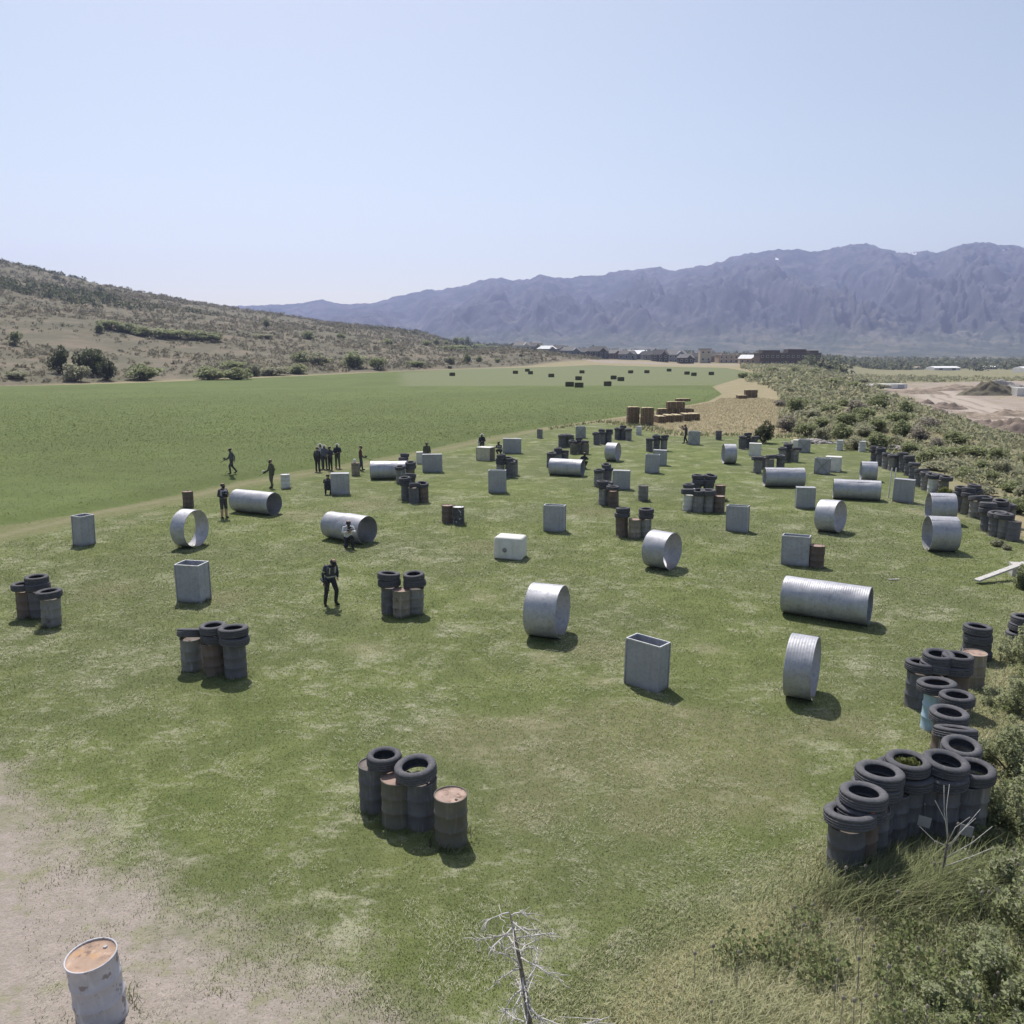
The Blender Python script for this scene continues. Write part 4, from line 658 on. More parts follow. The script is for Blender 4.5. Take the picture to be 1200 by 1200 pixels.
def fbm(x, y, octaves=4, seed=0):
    s = 0.0; amp = 1.0; tot = 0.0
    for i in range(octaves):
        s = s + amp * vnoise(np.asarray(x) * 2 ** i + 17.3 * i, np.asarray(y) * 2 ** i - 9.1 * i, seed + i)
        tot += amp; amp *= 0.5
    return s / tot

def sstep(a, b, v):
    q = np.clip((np.asarray(v, float) - a) / (b - a), 0, 1)
    return q * q * (3 - 2 * q)

def poly_dist(px, py, poly, closed=True):
    """distance to a polygon's outline, positive inside (or plain distance to an open line)"""
    px = np.asarray(px, float); py = np.asarray(py, float)
    d2 = np.full(px.shape, 1e18); inside = np.zeros(px.shape, bool)
    n = len(poly)
    for i in range(n if closed else n - 1):
        ax, ay = poly[i]; bx, by = poly[(i + 1) % n]
        ex, ey = bx - ax, by - ay
        q = np.clip(((px - ax) * ex + (py - ay) * ey) / (ex * ex + ey * ey + 1e-12), 0, 1)
        d2 = np.minimum(d2, (px - ax - q * ex) ** 2 + (py - ay - q * ey) ** 2)
        if closed:
            with np.errstate(divide='ignore', invalid='ignore'):
                c = ((ay > py) != (by > py)) & (px < (bx - ax) * (py - ay) / (by - ay + 1e-30) + ax)
            inside ^= c
    d = np.sqrt(d2)
    return np.where(inside, d, -d) if closed else d

def hill_st(x, y):
    return (x + 120) * -0.888 + (y - 197) * 0.46, (x + 120) * 0.46 + (y - 197) * 0.888

EDGE_X = [(0.0, -6), (8.0, 2), (13.8, 9), (22, 15), (30, 20), (38, 25), (52, 29), (68, 32), (90, 36), (150, 52), (250, 84), (400, 130), (900, 300), (3000, 900)]

def height(x, y):
    x = np.asarray(x, float); y = np.asarray(y, float)
    s, t = hill_st(x, y)
    R = np.interp(t, [-1500, -800, 0, 426, 795, 1111, 1611, 2200], [225, 186, 135, 97, 56, 25, 8, 3])
    q = np.clip(s / 700, 0, 3)
    p = np.where(q < 1, 0.30 * q + 0.70 * q ** 1.4, 1 - (q - 1) * 0.35)
    hill = R * p * (1 + 0.10 * fbm(x / 260, y / 260, 3, 5))
    hill = hill + 3.2 * fbm(x / 70, y / 70, 4, 9) * sstep(0, 130, s) + 0.5 * sstep(0, 12, s)
    # the drop on the right down to the building site and the valley floor
    ex = np.interp(y, [e[0] for e in EDGE_X], [e[1] for e in EDGE_X])
    drop = -5.0 * sstep(4, 38, x - ex) * sstep(24, 60, y) - 5.0 * sstep(250, 900, y) * sstep(0, 60, x - ex)
    drop = drop + 0.5 * fbm(x / 9, y / 9, 3, 21) * sstep(2, 14, x - ex) * sstep(30, 60, y)
    # the bench on which the far houses stand
    u = np.divide(x, np.maximum(y, 1.0))
    bench = np.interp(u, [-0.12, 0.0, 0.05, 0.10, 0.16, 0.20, 0.26, 0.36, 0.45], [3.0, 8.6, 5.8, 2.4, 1.0, -0.8, -0.6, -1.6, -9.0])
    wb = sstep(430, 560, y) * (1 - sstep(900, 1500, y)) * sstep(-0.12, -0.02, u) * (1 - sstep(0.37, 0.46, u))
    z = hill + drop
    z = z * (1 - wb) + bench * wb
    z = z + 0.32 * sstep(0.0, 1.6, poly_dist(x, y, ALFALFA)) * (1 - sstep(150, 190, y))
    return z


_hz = {}
def hz(x, y):
    k = (round(x, 3), round(y, 3))
    if k not in _hz: _hz[k] = float(height(np.array([x]), np.array([y]))[0])
    return _hz[k]

# ---------------------------------------------------------------- materials
class NT:
    def __init__(self, name, rough=0.85, spec=0.25, metal=0.0):
        self.m = bpy.data.materials.new(name)
        self.m.use_nodes = True
        self.t = self.m.node_tree
        self.b = self.t.nodes['Principled BSDF']
        self.b.inputs['Roughness'].default_value = rough
        self.b.inputs['Specular IOR Level'].default_value = spec
        self.b.inputs['Metallic'].default_value = metal
    def n(self, kind, **kw):
        nd = self.t.nodes.new('ShaderNode' + kind)
        for k, v in kw.items():
            setattr(nd, k, v)
        return nd
    def put(self, sock, v):
        if hasattr(v, 'is_linked') or isinstance(v, bpy.types.NodeSocket):
            self.t.links.new(v, sock)
        elif isinstance(v, (tuple, list)) and len(v) == 3 and sock.type == 'RGBA':
            sock.default_value = (*v, 1)
        else:
            sock.default_value = v
    def pos(self):
        return self.n('NewGeometry').outputs['Position']
    def obj(self):
        return self.n('TexCoord').outputs['Object']
    def mapping(self, v, scale=(1, 1, 1), rot=(0, 0, 0), loc=(0, 0, 0)):
        m = self.n('Mapping'); self.put(m.inputs[0], v)
        m.inputs['Scale'].default_value = scale; m.inputs['Rotation'].default_value = rot; m.inputs['Location'].default_value = loc
        return m.outputs[0]
    def noise(self, v, scale, detail=4, rough=0.55, dist=0.0):
        nd = self.n('TexNoise'); self.put(nd.inputs['Vector'], v)
        nd.inputs['Scale'].default_value = scale; nd.inputs['Detail'].default_value = detail
        nd.inputs['Roughness'].default_value = rough; nd.inputs['Distortion'].default_value = dist
        return nd.outputs['Fac']
    def vor(self, v, scale, feature='F1', out='Distance'):
        nd = self.n('TexVoronoi', feature=feature); self.put(nd.inputs['Vector'], v)
        nd.inputs['Scale'].default_value = scale
        return nd.outputs[out]
    def ramp(self, f, a, b, lo=0.0, hi=1.0):
        nd = self.n('MapRange', interpolation_type='SMOOTHSTEP')
        self.put(nd.inputs['Value'], f)
        nd.inputs['From Min'].default_value = a; nd.inputs['From Max'].default_value = b
        nd.inputs['To Min'].default_value = lo; nd.inputs['To Max'].default_value = hi
        return nd.outputs[0]
    def mix(self, f, a, b, mode='MIX'):
        nd = self.n('Mix', data_type='RGBA', blend_type=mode)
        self.put(nd.inputs[0], f); self.put(nd.inputs[6], a); self.put(nd.inputs[7], b)
        return nd.outputs[2]
    def math(self, op, a, b=0.0):
        nd = self.n('Math', operation=op); self.put(nd.inputs[0], a); self.put(nd.inputs[1], b)
        return nd.outputs[0]
    def attr(self, name, out='Fac'):
        return self.n('Attribute', attribute_name=name).outputs[out]
    def rand(self):
        return self.n('ObjectInfo').outputs['Random']
    def color(self, c):
        self.put(self.b.inputs['Base Color'], c); return self
    def rough(self, v):
        self.put(self.b.inputs['Roughness'], v); return self
    def bump(self, h, strength=0.4, dist=0.02):
        nd = self.n('Bump'); self.put(nd.inputs['Height'], h)
        nd.inputs['Strength'].default_value = strength; nd.inputs['Distance'].default_value = dist
        self.t.links.new(nd.outputs[0], self.b.inputs['Normal']); return self

def lawn_colour(k, p):
    """mown grass: fresh green, paler green, straw clippings in swirls"""
    big = k.noise(p, 0.11, 3, 0.5)
    mid = k.noise(p, 0.75, 5, 0.6, 0.6)
    sw = k.noise(k.mapping(p, (0.75, 1.3, 1), (0, 0, R(24))), 2.6, 7, 0.72, 1.2)
    fine = k.noise(p, 9.0, 4, 0.7)
    grain = k.noise(p, 42.0, 3, 0.7)
    g = k.mix(k.ramp(mid, 0.35, 0.68), (0.138, 0.170, 0.056), (0.200, 0.232, 0.080))
    g = k.mix(k.ramp(big, 0.38, 0.62, 0.0, 0.55), g, (0.142, 0.158, 0.078))
    straw = k.math('ADD', k.math('MULTIPLY', sw, 0.75), k.math('MULTIPLY', fine, 0.35))
    straw = k.math('ADD', straw, k.math('MULTIPLY', k.math('SUBTRACT', mid, 0.5), 0.45))
    straw = k.math('ADD', straw, k.math('MULTIPLY', k.math('SUBTRACT', k.noise(p, 0.28, 4, 0.6, 0.8), 0.5), 0.5))
    c = k.mix(k.ramp(straw, 0.54, 0.78, 0.0, 0.8), g, (0.44, 0.43, 0.31))
    c = k.mix(k.ramp(grain, 0.3, 0.72, 0.0, 0.5), k.mix(0.35, c, (0.06, 0.075, 0.03)), c)
    return c, straw

def ground_material():
    k = NT('ground', 0.95, 0.12)
    p = k.pos()
    edge = k.math('SUBTRACT', k.noise(p, 0.9, 6, 0.65), 0.5)
    edge_f = k.math('SUBTRACT', k.noise(p, 5.0, 5, 0.7), 0.5)
    def zone(name, soft, wob):
        d = k.math('ADD', k.attr(name), k.math('MULTIPLY', edge, wob))
        d = k.math('ADD', d, k.math('MULTIPLY', edge_f, wob * 0.5))
        return k.ramp(d, -soft, soft)
    # dry grass and soil as the base
    n1 = k.noise(p, 0.05, 5, 0.6); n2 = k.noise(p, 0.35, 6, 0.65); n3 = k.noise(p, 4.0, 5, 0.7); n4 = k.noise(p, 26.0, 3, 0.7)
    c = k.mix(k.ramp(n2, 0.3, 0.7), (0.37, 0.305, 0.20), (0.27, 0.235, 0.14))
    c = k.mix(k.ramp(n3, 0.35, 0.7, 0, 0.5), c, (0.15, 0.155, 0.075))
    c = k.mix(k.ramp(k.attr('d_bank'), -1.0, 1.5, 0, 0.9), c, k.mix(k.ramp(n3, 0.35, 0.7), (0.21, 0.20, 0.10), (0.29, 0.265, 0.15)))
    # hillside
    h = k.mix(k.ramp(n1, 0.38, 0.6), (0.205, 0.17, 0.125), (0.16, 0.145, 0.10))
    hb = k.noise(k.mapping(p, (1, 0.45, 1)), 0.075, 6, 0.7)
    h = k.mix(k.ramp(hb, 0.40, 0.58, 0, 0.8), h, (0.125, 0.12, 0.082))
    h = k.mix(k.ramp(k.noise(p, 0.03, 4, 0.6), 0.58, 0.72, 0, 0.5), h, (0.25, 0.195, 0.14))
    c = k.mix(zone('d_hill', 4.0, 10.0), c, h)
    rb = k.math('MULTIPLY', k.ramp(k.attr('d_thicket'), -1.0, 5.0), k.ramp(n2, 0.25, 0.6, 0.45, 0.95))
    c = k.mix(rb, c, k.mix(k.ramp(n3, 0.35, 0.65), (0.165, 0.165, 0.085), (0.25, 0.235, 0.14)))
    # building site
    s = k.mix(k.ramp(n2, 0.3, 0.7), (0.36, 0.30, 0.255), (0.275, 0.23, 0.19))
    s = k.mix(k.ramp(k.noise(p, 0.09, 4, 0.6), 0.5, 0.66, 0, 0.7), s, (0.27, 0.25, 0.13))
    c = k.mix(zone('d_site', 5.0, 12.0), c, s)
    c = k.mix(k.ramp(k.math('ADD', k.attr('d_road'), k.math('MULTIPLY', edge, 4.0)), 5.0, 8.5, 0.85, 0.0), c, (0.40, 0.345, 0.29))
    c = k.mix(k.math('MULTIPLY', k.ramp(k.math('ABSOLUTE', k.math('SUBTRACT', k.math('ADD', k.attr('d_road'), k.math('MULTIPLY', edge, 1.5)), 2.2)), 0.2, 1.0, 0.7, 0.0), k.ramp(k.attr('d_site'), -5.0, 5.0)), c, (0.24, 0.20, 0.165))
    c = k.mix(k.math('MULTIPLY', k.ramp(k.attr('d_track'), 1.5, 3.5, 0.95, 0.0), k.ramp(k.attr('d_bank'), -70.0, -50.0)), c, k.mix(k.ramp(n3, 0.35, 0.65), (0.135, 0.148, 0.062), (0.19, 0.19, 0.095)))
    # alfalfa
    a = k.mix(k.ramp(n2, 0.3, 0.72), (0.112, 0.148, 0.048), (0.140, 0.176, 0.060))
    a = k.mix(k.ramp(k.noise(k.mapping(p, (0.25, 1.2, 1), (0, 0, R(-12))), 0.6, 5, 0.65), 0.45, 0.75, 0, 0.6), a, (0.145, 0.175, 0.078))
    a = k.mix(k.ramp(n3, 0.52, 0.75, 0, 0.6), a, (0.085, 0.105, 0.042))
    a = k.mix(k.ramp(k.noise(p, 0.045, 4, 0.6, 0.5), 0.35, 0.68, 0, 0.55), a, (0.098, 0.118, 0.046))
    rows = k.n('TexWave', wave_type='BANDS', bands_direction='X')
    k.put(rows.inputs['Vector'], k.mapping(p, (1, 1, 1), (0, 0, R(68))))
    rows.inputs['Scale'].default_value = 0.045; rows.inputs['Distortion'].default_value = 2.0
    cut = k.mix(k.ramp(rows.outputs[1], 0.2, 0.9), (0.150, 0.178, 0.084), (0.18, 0.19, 0.105))
    a = k.mix(zone('d_cut', 3.0, 8.0), a, cut)
    c = k.mix(zone('d_field', 0.22, 1.1), c, a)
    # lawn
    lc, straw = lawn_colour(k, p)
    worn = k.math('ADD', k.attr('worn'), k.math('MULTIPLY', edge, 0.9))
    lc = k.mix(k.ramp(k.math('ADD', worn, k.math('MULTIPLY', edge_f, 0.8)), 0.5, 1.3, 0, 0.5), lc, k.mix(k.ramp(n3, 0.3, 0.7), (0.40, 0.35, 0.25), (0.30, 0.275, 0.17)))
    lc = k.mix(k.ramp(k.math('ADD', k.attr('brown'), k.math('MULTIPLY', edge, 0.8)), 0.35, 1.0, 0, 0.5), lc, k.mix(k.ramp(n3, 0.35, 0.65), (0.225, 0.20, 0.125), (0.16, 0.165, 0.08)))
    c = k.mix(zone('d_lawn', 0.45, 1.4), c, lc)
    # bare soil with thin dry grass
    soil = k.mix(k.ramp(n3, 0.3, 0.7), (0.39, 0.335, 0.305), (0.30, 0.262, 0.23))
    soil = k.mix(k.ramp(n4, 0.35, 0.7, 0, 0.55), soil, (0.22, 0.195, 0.15))
    soil = k.mix(k.ramp(k.noise(p, 1.6, 6, 0.7), 0.5, 0.68, 0, 0.7), soil, (0.235, 0.235, 0.135))
    c = k.mix(zone('d_dirt', 1.1, 3.6), c, soil)
    # wheel track
    tr = k.math('ADD', k.attr('d_track'), k.math('MULTIPLY', edge, 0.9))
    c = k.mix(k.ramp(tr, 0.05, 0.6, 0.4, 0.0), c, k.mix(k.ramp(n3, 0.3, 0.7), (0.33, 0.275, 0.20), (0.21, 0.20, 0.12)))
    k.color(c)
    hgt = k.math('ADD', k.math('MULTIPLY', n4, 0.5), k.math('MULTIPLY', n3, 1.2))
    k.bump(hgt, 0.6, 0.06)
    return k.m

def soft_normal(k, up):
    g = k.n('NewGeometry').outputs['Normal']
    a = k.n('VectorMath', operation='SCALE'); k.put(a.inputs[0], g); a.inputs['Scale'].default_value = 1 - up
    b = k.n('VectorMath', operation='ADD'); k.put(b.inputs[0], a.outputs[0]); b.inputs[1].default_value = (0, 0, up)
    c = k.n('VectorMath', operation='NORMALIZE'); k.put(c.inputs[0], b.outputs[0])
    return c.outputs[0]

def leaf_material(name, a, b, dry, dry_amt=0.3, trans=0.4):
    k = NT(name, 0.7, 0.2)
    r = k.attr('rnd')
    c = k.mix(r, a, b)
    c = k.mix(k.ramp(k.math('FRACT', k.math('MULTIPLY', r, 7.31)), 1 - dry_amt, 1.0), c, dry)
    c = k.mix(k.math('MULTIPLY', k.rand(), 0.35), c, tuple(v * 0.6 for v in a))
    k.color(c)
    k.put(k.b.inputs['Normal'], soft_normal(k, 0.7))
    tb = k.n('BsdfTranslucent'); k.put(tb.inputs[0], c)
    ms = k.n('MixShader'); ms.inputs[0].default_value = trans
    k.t.links.new(k.b.outputs[0], ms.inputs[1]); k.t.links.new(tb.outputs[0], ms.inputs[2])
    k.t.links.new(ms.outputs[0], k.t.nodes['Material Output'].inputs[0])
    return k.m

def grass_material(name, lawn=True, a=None, b=None, straw=None):
    k = NT(name, 0.75, 0.15)
    p = k.pos(); r = k.attr('rnd')
    if lawn:
        c, s = lawn_colour(k, p)
        c = k.mix(k.ramp(r, 0.55, 1.0, 0, 0.9), c, (0.44, 0.42, 0.26))
        c = k.mix(k.ramp(r, 0.0, 0.4, 0.3, 0), c, (0.13, 0.16, 0.055))
    else:
        c = k.mix(k.ramp(r, 0, 0.7), a, b)
        c = k.mix(k.ramp(k.math('ADD', k.math('MULTIPLY', r, 0.6), k.math('MULTIPLY', k.noise(p, 0.55, 4, 0.6), 0.9)), 0.82, 1.15), c, straw)
    k.color(c)
    k.put(k.b.inputs['Normal'], soft_normal(k, 0.85))
    tb = k.n('BsdfTranslucent'); k.put(tb.inputs[0], c)
    ms = k.n('MixShader'); ms.inputs[0].default_value = 0.3
    k.t.links.new(k.b.outputs[0], ms.inputs[1]); k.t.links.new(tb.outputs[0], ms.inputs[2])
    k.t.links.new(ms.outputs[0], k.t.nodes['Material Output'].inputs[0])
    return k.m

def galvanised(name, tint=(0.41, 0.415, 0.45), metal=0.4):
    k = NT(name, 0.6, 0.3, metal)
    p = k.obj()
    sp = k.vor(p, 22, out='Color'); st = k.noise(k.mapping(p, (1, 1, 0.12)), 5, 5, 0.6)
    n = k.noise(p, 2.2, 6, 0.65)
    c = k.mix(k.ramp(n, 0.3, 0.75), tint, tuple(min(1, v * 1.28) for v in tint))
    c = k.mix(0.16, c, k.mix(0.9, sp, (0.5, 0.5, 0.5)), 'OVERLAY')
    c = k.mix(k.ramp(st, 0.52, 0.75, 0, 0.45), c, (0.20, 0.20, 0.215))
    c = k.mix(k.ramp(k.noise(p, 3.3, 7, 0.75), 0.64, 0.78, 0, 0.4), c, (0.20, 0.165, 0.135))
    c = k.mix(k.ramp(k.noise(p, 9.0, 6, 0.7), 0.45, 0.65, 0, 0.55), c, tuple(v * 0.62 for v in tint))
    c = k.mix(k.ramp(k.noise(k.mapping(p, (1, 1, 0.3)), 1.4, 5, 0.7, 0.6), 0.52, 0.7, 0, 0.6), c, (0.56, 0.56, 0.57))
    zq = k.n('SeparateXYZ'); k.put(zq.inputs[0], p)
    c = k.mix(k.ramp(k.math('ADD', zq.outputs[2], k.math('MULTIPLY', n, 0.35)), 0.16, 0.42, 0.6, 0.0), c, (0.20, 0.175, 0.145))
    c = k.mix(k.math('MULTIPLY', k.rand(), 0.3), c, (0.27, 0.275, 0.29))
    k.color(c); k.rough(k.ramp(n, 0.2, 0.8, 0.42, 0.68))
    k.bump(k.noise(p, 3.0, 5, 0.6), 0.25, 0.02)
    return k.m

def drum_material(name, base, rust=0.5, blotch=None):
    k = NT(name, 0.62, 0.35)
    p = k.obj()
    wob = k.mapping(p, (1, 1, 1))
    off = k.n('CombineXYZ'); k.put(off.inputs[0], k.math('MULTIPLY', k.rand(), 37.0)); k.put(off.inputs[1], k.math('MULTIPLY', k.rand(), 11.0))
    va = k.n('VectorMath', operation='ADD'); k.put(va.inputs[0], wob); k.put(va.inputs[1], off.outputs[0])
    q = va.outputs[0]
    n = k.noise(q, 5.0, 7, 0.68); big = k.noise(q, 1.7, 4, 0.6)
    run = k.noise(k.mapping(q, (1, 1, 0.15)), 9.0, 5, 0.65)
    c = k.mix(k.ramp(big, 0.3, 0.7), base, tuple(v * 0.72 for v in base))
    c = k.mix(k.ramp(run, 0.5, 0.72, 0, 0.45), c, tuple(min(0.8, v * 1.6 + 0.03) for v in base))
    c = k.mix(k.ramp(n, 0.66 - 0.28 * rust, 0.80 - 0.22 * rust, 0, 0.9), c, k.mix(run, (0.105, 0.072, 0.056), (0.185, 0.13, 0.10)))
    if blotch:
        c = k.mix(k.ramp(k.noise(q, 7.5, 3, 0.5), 0.60, 0.66, 0, 0.9), c, blotch)
    z = k.n('SeparateXYZ'); k.put(z.inputs[0], p)
    dirt = k.math('ADD', z.outputs[2], k.math('MULTIPLY', n, 0.25))
    c = k.mix(k.ramp(dirt, 0.10, 0.30, 0.45, 0.0), c, (0.16, 0.135, 0.105))
    k.color(c); k.rough(k.ramp(n, 0.3, 0.7, 0.5, 0.85))
    k.bump(k.noise(q, 6.0, 5, 0.6), 0.35, 0.012)
    return k.m

def plain(name, base, rough=0.8, var=0.25, scale=6.0, spec=0.25, metal=0.0, bump=0.2):
    k = NT(name, rough, spec, metal)
    p = k.obj(); n = k.noise(p, scale, 6, 0.65)
    c = k.mix(k.ramp(n, 0.3, 0.7), tuple(v * (1 - var) for v in base), tuple(min(0.9, v * (1 + var)) for v in base))
    k.color(c)
    if bump: k.bump(n, bump, 0.01)
    return k.m

M = {}
M['ground'] = ground_material()
M['grass'] = grass_material('short_grass')
M['tall_grass'] = grass_material('tall_grass', False, (0.31, 0.335, 0.17), (0.45, 0.46, 0.27), (0.58, 0.53, 0.38))
M['tuft'] = grass_material('weed_tuft', False, (0.15, 0.18, 0.08), (0.27, 0.30, 0.145), (0.30, 0.28, 0.17))
M['alfalfa'] = leaf_material('alfalfa_leaf', (0.115, 0.150, 0.046), (0.150, 0.186, 0.062), (0.19, 0.20, 0.10), 0.25)
M['leaf_green'] = leaf_material('leaf_green', (0.23, 0.275, 0.13), (0.38, 0.42, 0.22), (0.25, 0.215, 0.14), 0.22)
M['leaf_grey'] = leaf_material('leaf_grey', (0.30, 0.315, 0.20), (0.43, 0.44, 0.30), (0.28, 0.22, 0.16), 0.35)
M['leaf_greyer'] = leaf_material('leaf_greyer', (0.29, 0.275, 0.22), (0.40, 0.38, 0.31), (0.29, 0.22, 0.18), 0.5)
M['leaf_dark'] = leaf_material('leaf_dark', (0.07, 0.09, 0.046), (0.145, 0.165, 0.085), (0.13, 0.13, 0.08), 0.15)
M['leaf_yellow'] = leaf_material('leaf_yellow', (0.125, 0.155, 0.045), (0.20, 0.225, 0.07), (0.25, 0.24, 0.10), 0.2)
M['sage'] = leaf_material('sage_leaf', (0.18, 0.172, 0.115), (0.25, 0.235, 0.17), (0.27, 0.22, 0.16), 0.3)
M['bark'] = plain('bark', (0.13, 0.105, 0.085), 0.9, 0.4, 14)
M['deadwood'] = plain('dead_wood', (0.50, 0.48, 0.45), 0.85, 0.25, 18)
M['deadbark'] = plain('dead_bark', (0.19, 0.165, 0.145), 0.9, 0.4, 22)
M['galv'] = galvanised('galvanised_corrugated')
M['galvbox'] = galvanised('galvanised_sheet', (0.36, 0.365, 0.40), 0.08)
M['galvdull'] = galvanised('galvanised_dull', (0.36, 0.365, 0.385), 0.05)
M['rim'] = plain('bare_rim', (0.62, 0.63, 0.65), 0.45, 0.2, 8, 0.4, 0.4)
M['whitepl'] = plain('white_plastic', (0.66, 0.645, 0.60), 0.6, 0.10, 3.0)
M['tanwood'] = plain('tan_board', (0.50, 0.46, 0.36), 0.8, 0.15, 4)
M['darkwood'] = plain('dark_board', (0.15, 0.13, 0.11), 0.85, 0.3, 6)
DRUM = {
    'charcoal': drum_material('drum_charcoal', (0.135, 0.135, 0.15), 0.3),
    'grey': drum_material('drum_grey', (0.235, 0.23, 0.225), 0.4),
    'olive': drum_material('drum_olive', (0.165, 0.158, 0.13), 0.4),
    'rust': drum_material('drum_rust', (0.155, 0.118, 0.103), 0.5),
    'white': drum_material('drum_white', (0.62, 0.61, 0.60), 0.05),
    'tan': drum_material('drum_tan', (0.28, 0.245, 0.20), 0.45),
    'blue': drum_material('drum_blue', (0.36, 0.50, 0.62), 0.1),
    'darkwhite': drum_material('drum_blotched', (0.075, 0.075, 0.085), 0.2, (0.5, 0.5, 0.5)),
    'whiterust': drum_material('drum_white_chipped', (0.60, 0.585, 0.62), 0.25, (0.27, 0.22, 0.20)),
}
DRUM['rustlid'] = DRUM['rust']; DRUM['olivelid'] = DRUM['olive']
M['lid_rust'] = drum_material('lid_rust', (0.36, 0.25, 0.20), 0.55, (0.42, 0.30, 0.24))
M['lid_orange'] = drum_material('lid_orange', (0.40, 0.275, 0.20), 0.4, (0.44, 0.27, 0.15))
M['lid_dark'] = drum_material('lid_dark', (0.14, 0.115, 0.10), 0.5)
M['lid_white'] = plain('lid_white', (0.70, 0.70, 0.68), 0.6, 0.1)

def tyre_material(name, base):
    k = NT(name, 0.78, 0.28)
    p = k.obj(); n = k.noise(p, 7, 6, 0.65)
    c = k.mix(k.ramp(n, 0.3, 0.75), base, tuple(v * 1.55 for v in base))
    c = k.mix(k.ramp(k.noise(p, 3.1, 5, 0.7), 0.5, 0.74, 0, 0.6), c, (0.20, 0.19, 0.175))
    c = k.mix(k.math('MULTIPLY', k.rand(), 0.3), c, (0.10, 0.10, 0.11))
    k.color(c); k.bump(n, 0.3, 0.008)
    return k.m
M['tyre'] = tyre_material('rubber', (0.066, 0.066, 0.074))
M['tyre_pale'] = tyre_material('rubber_sun_bleached', (0.085, 0.085, 0.093))
M['hay_side'] = plain('hay_side_shaded', (0.16, 0.118, 0.082), 0.95, 0.3, 9)  # bale sides: backlit shade worked into the colour
M['hay_dark'] = plain('hay_green', (0.085, 0.085, 0.045), 0.95, 0.3, 9)
M['hay_top'] = plain('hay_pale', (0.50, 0.42, 0.27), 0.95, 0.2, 9)
M['snow'] = plain('snow', (0.8, 0.82, 0.85), 0.7, 0.05)
M['soil'] = plain('heaped_soil', (0.21, 0.165, 0.135), 0.95, 0.3, 0.4)
M['rock'] = plain('rubble_rock', (0.36, 0.33, 0.30), 0.9, 0.3, 3)

# ---------------------------------------------------------------- mesh helpers
def mesh_from(name, verts, faces, mats=None, fmat=None, smooth=False):
    me = bpy.data.meshes.new(name)
    me.from_pydata(verts, [], faces)
    for m in (mats or []):
        me.materials.append(m)
    if fmat is not None:
        me.polygons.foreach_set('material_index', fmat)
    if smooth:
        me.polygons.foreach_set('use_smooth', [True] * len(me.polygons))
    me.update()
    return me

def mesh_np(name, V, Fi, nper, mat, rndv=None, smooth=False):
    """fast mesh from arrays: V (n,3), Fi (m,nper)"""
    me = bpy.data.meshes.new(name)
    V = np.ascontiguousarray(V, np.float32); Fi = np.ascontiguousarray(Fi, np.int32)
    me.vertices.add(len(V)); me.vertices.foreach_set('co', V.ravel())
    me.loops.add(Fi.size); me.loops.foreach_set('vertex_index', Fi.ravel())
    me.polygons.add(len(Fi))
    me.polygons.foreach_set('loop_start', np.arange(0, Fi.size, nper, dtype=np.int32))
    if smooth:
        me.polygons.foreach_set('use_smooth', np.ones(len(Fi), bool))
    me.update(calc_edges=True)
    if rndv is not None:
        a = me.attributes.new('rnd', 'FLOAT', 'POINT'); a.data.foreach_set('value', np.ascontiguousarray(rndv, np.float32))
    if mat: me.materials.append(mat)
    return me

def link(name, me, parent=None, loc=None, rot=None):
    o = bpy.data.objects.new(name, me)
    col.objects.link(o)
    if parent: o.parent = parent
    if loc is not None: o.location = loc
    if rot is not None: o.rotation_euler = rot
    return o

def tag(o, label=None, cat=None, group=None, kind=None):
    if label: o['label'] = label
    if cat: o['category'] = cat
    if group: o['group'] = group
    if kind: o['kind'] = kind
    return o

def thing(name, label, cat, loc, rot=(0, 0, 0), group=None):
    o = bpy.data.objects.new(name, None)
    o.empty_display_size = 0.2
    col.objects.link(o)
    o.location = loc; o.rotation_euler = rot
    return tag(o, label, cat, group)

def lathe(prof, seg, cap0=False, cap1=False, jitter=None):
    """revolve (r, z) pairs about Z"""
    V = []; Fc = []
    n = len(prof)
    for j in range(seg):
        a = 2 * math.pi * j / seg
        for i, (r, z) in enumerate(prof):
            rr = r + (jitter(i, j, a, z) if jitter else 0)
            V.append((rr * math.cos(a), rr * math.sin(a), z))
    for j in range(seg):
        k = (j + 1) % seg
        for i in range(n - 1):
            Fc.append((j * n + i, k * n + i, k * n + i + 1, j * n + i + 1))
    if cap0: Fc.append(tuple(j * n for j in range(seg))[::-1])
    if cap1: Fc.append(tuple(j * n + n - 1 for j in range(seg)))
    return V, Fc

def box_vf(cx, cy, cz, sx, sy, sz, bev=0.0):
    if bev <= 0:
        V = [(cx + a * sx / 2, cy + b * sy / 2, cz + c * sz / 2) for c in (-1, 1) for b in (-1, 1) for a in (-1, 1)]
        return V, [(0, 2, 3, 1), (4, 5, 7, 6), (0, 1, 5, 4), (2, 6, 7, 3), (0, 4, 6, 2), (1, 3, 7, 5)]
    bm = bmesh.new(); bmesh.ops.create_cube(bm, size=1)
    for v in bm.verts: v.co = Vector((v.co.x * sx, v.co.y * sy, v.co.z * sz))
    bmesh.ops.bevel(bm, geom=bm.edges[:], offset=bev, segments=2, affect='EDGES', profile=0.6)
    bm.verts.index_update()
    V = [(v.co.x + cx, v.co.y + cy, v.co.z + cz) for v in bm.verts]; Fc = [tuple(v.index for v in f.verts) for f in bm.faces]
    bm.free(); return V, Fc

def join(*parts):
    V = []; Fc = []
    for v, f in parts:
        o = len(V); V += list(v); Fc += [tuple(i + o for i in q) for q in f]
    return V, Fc

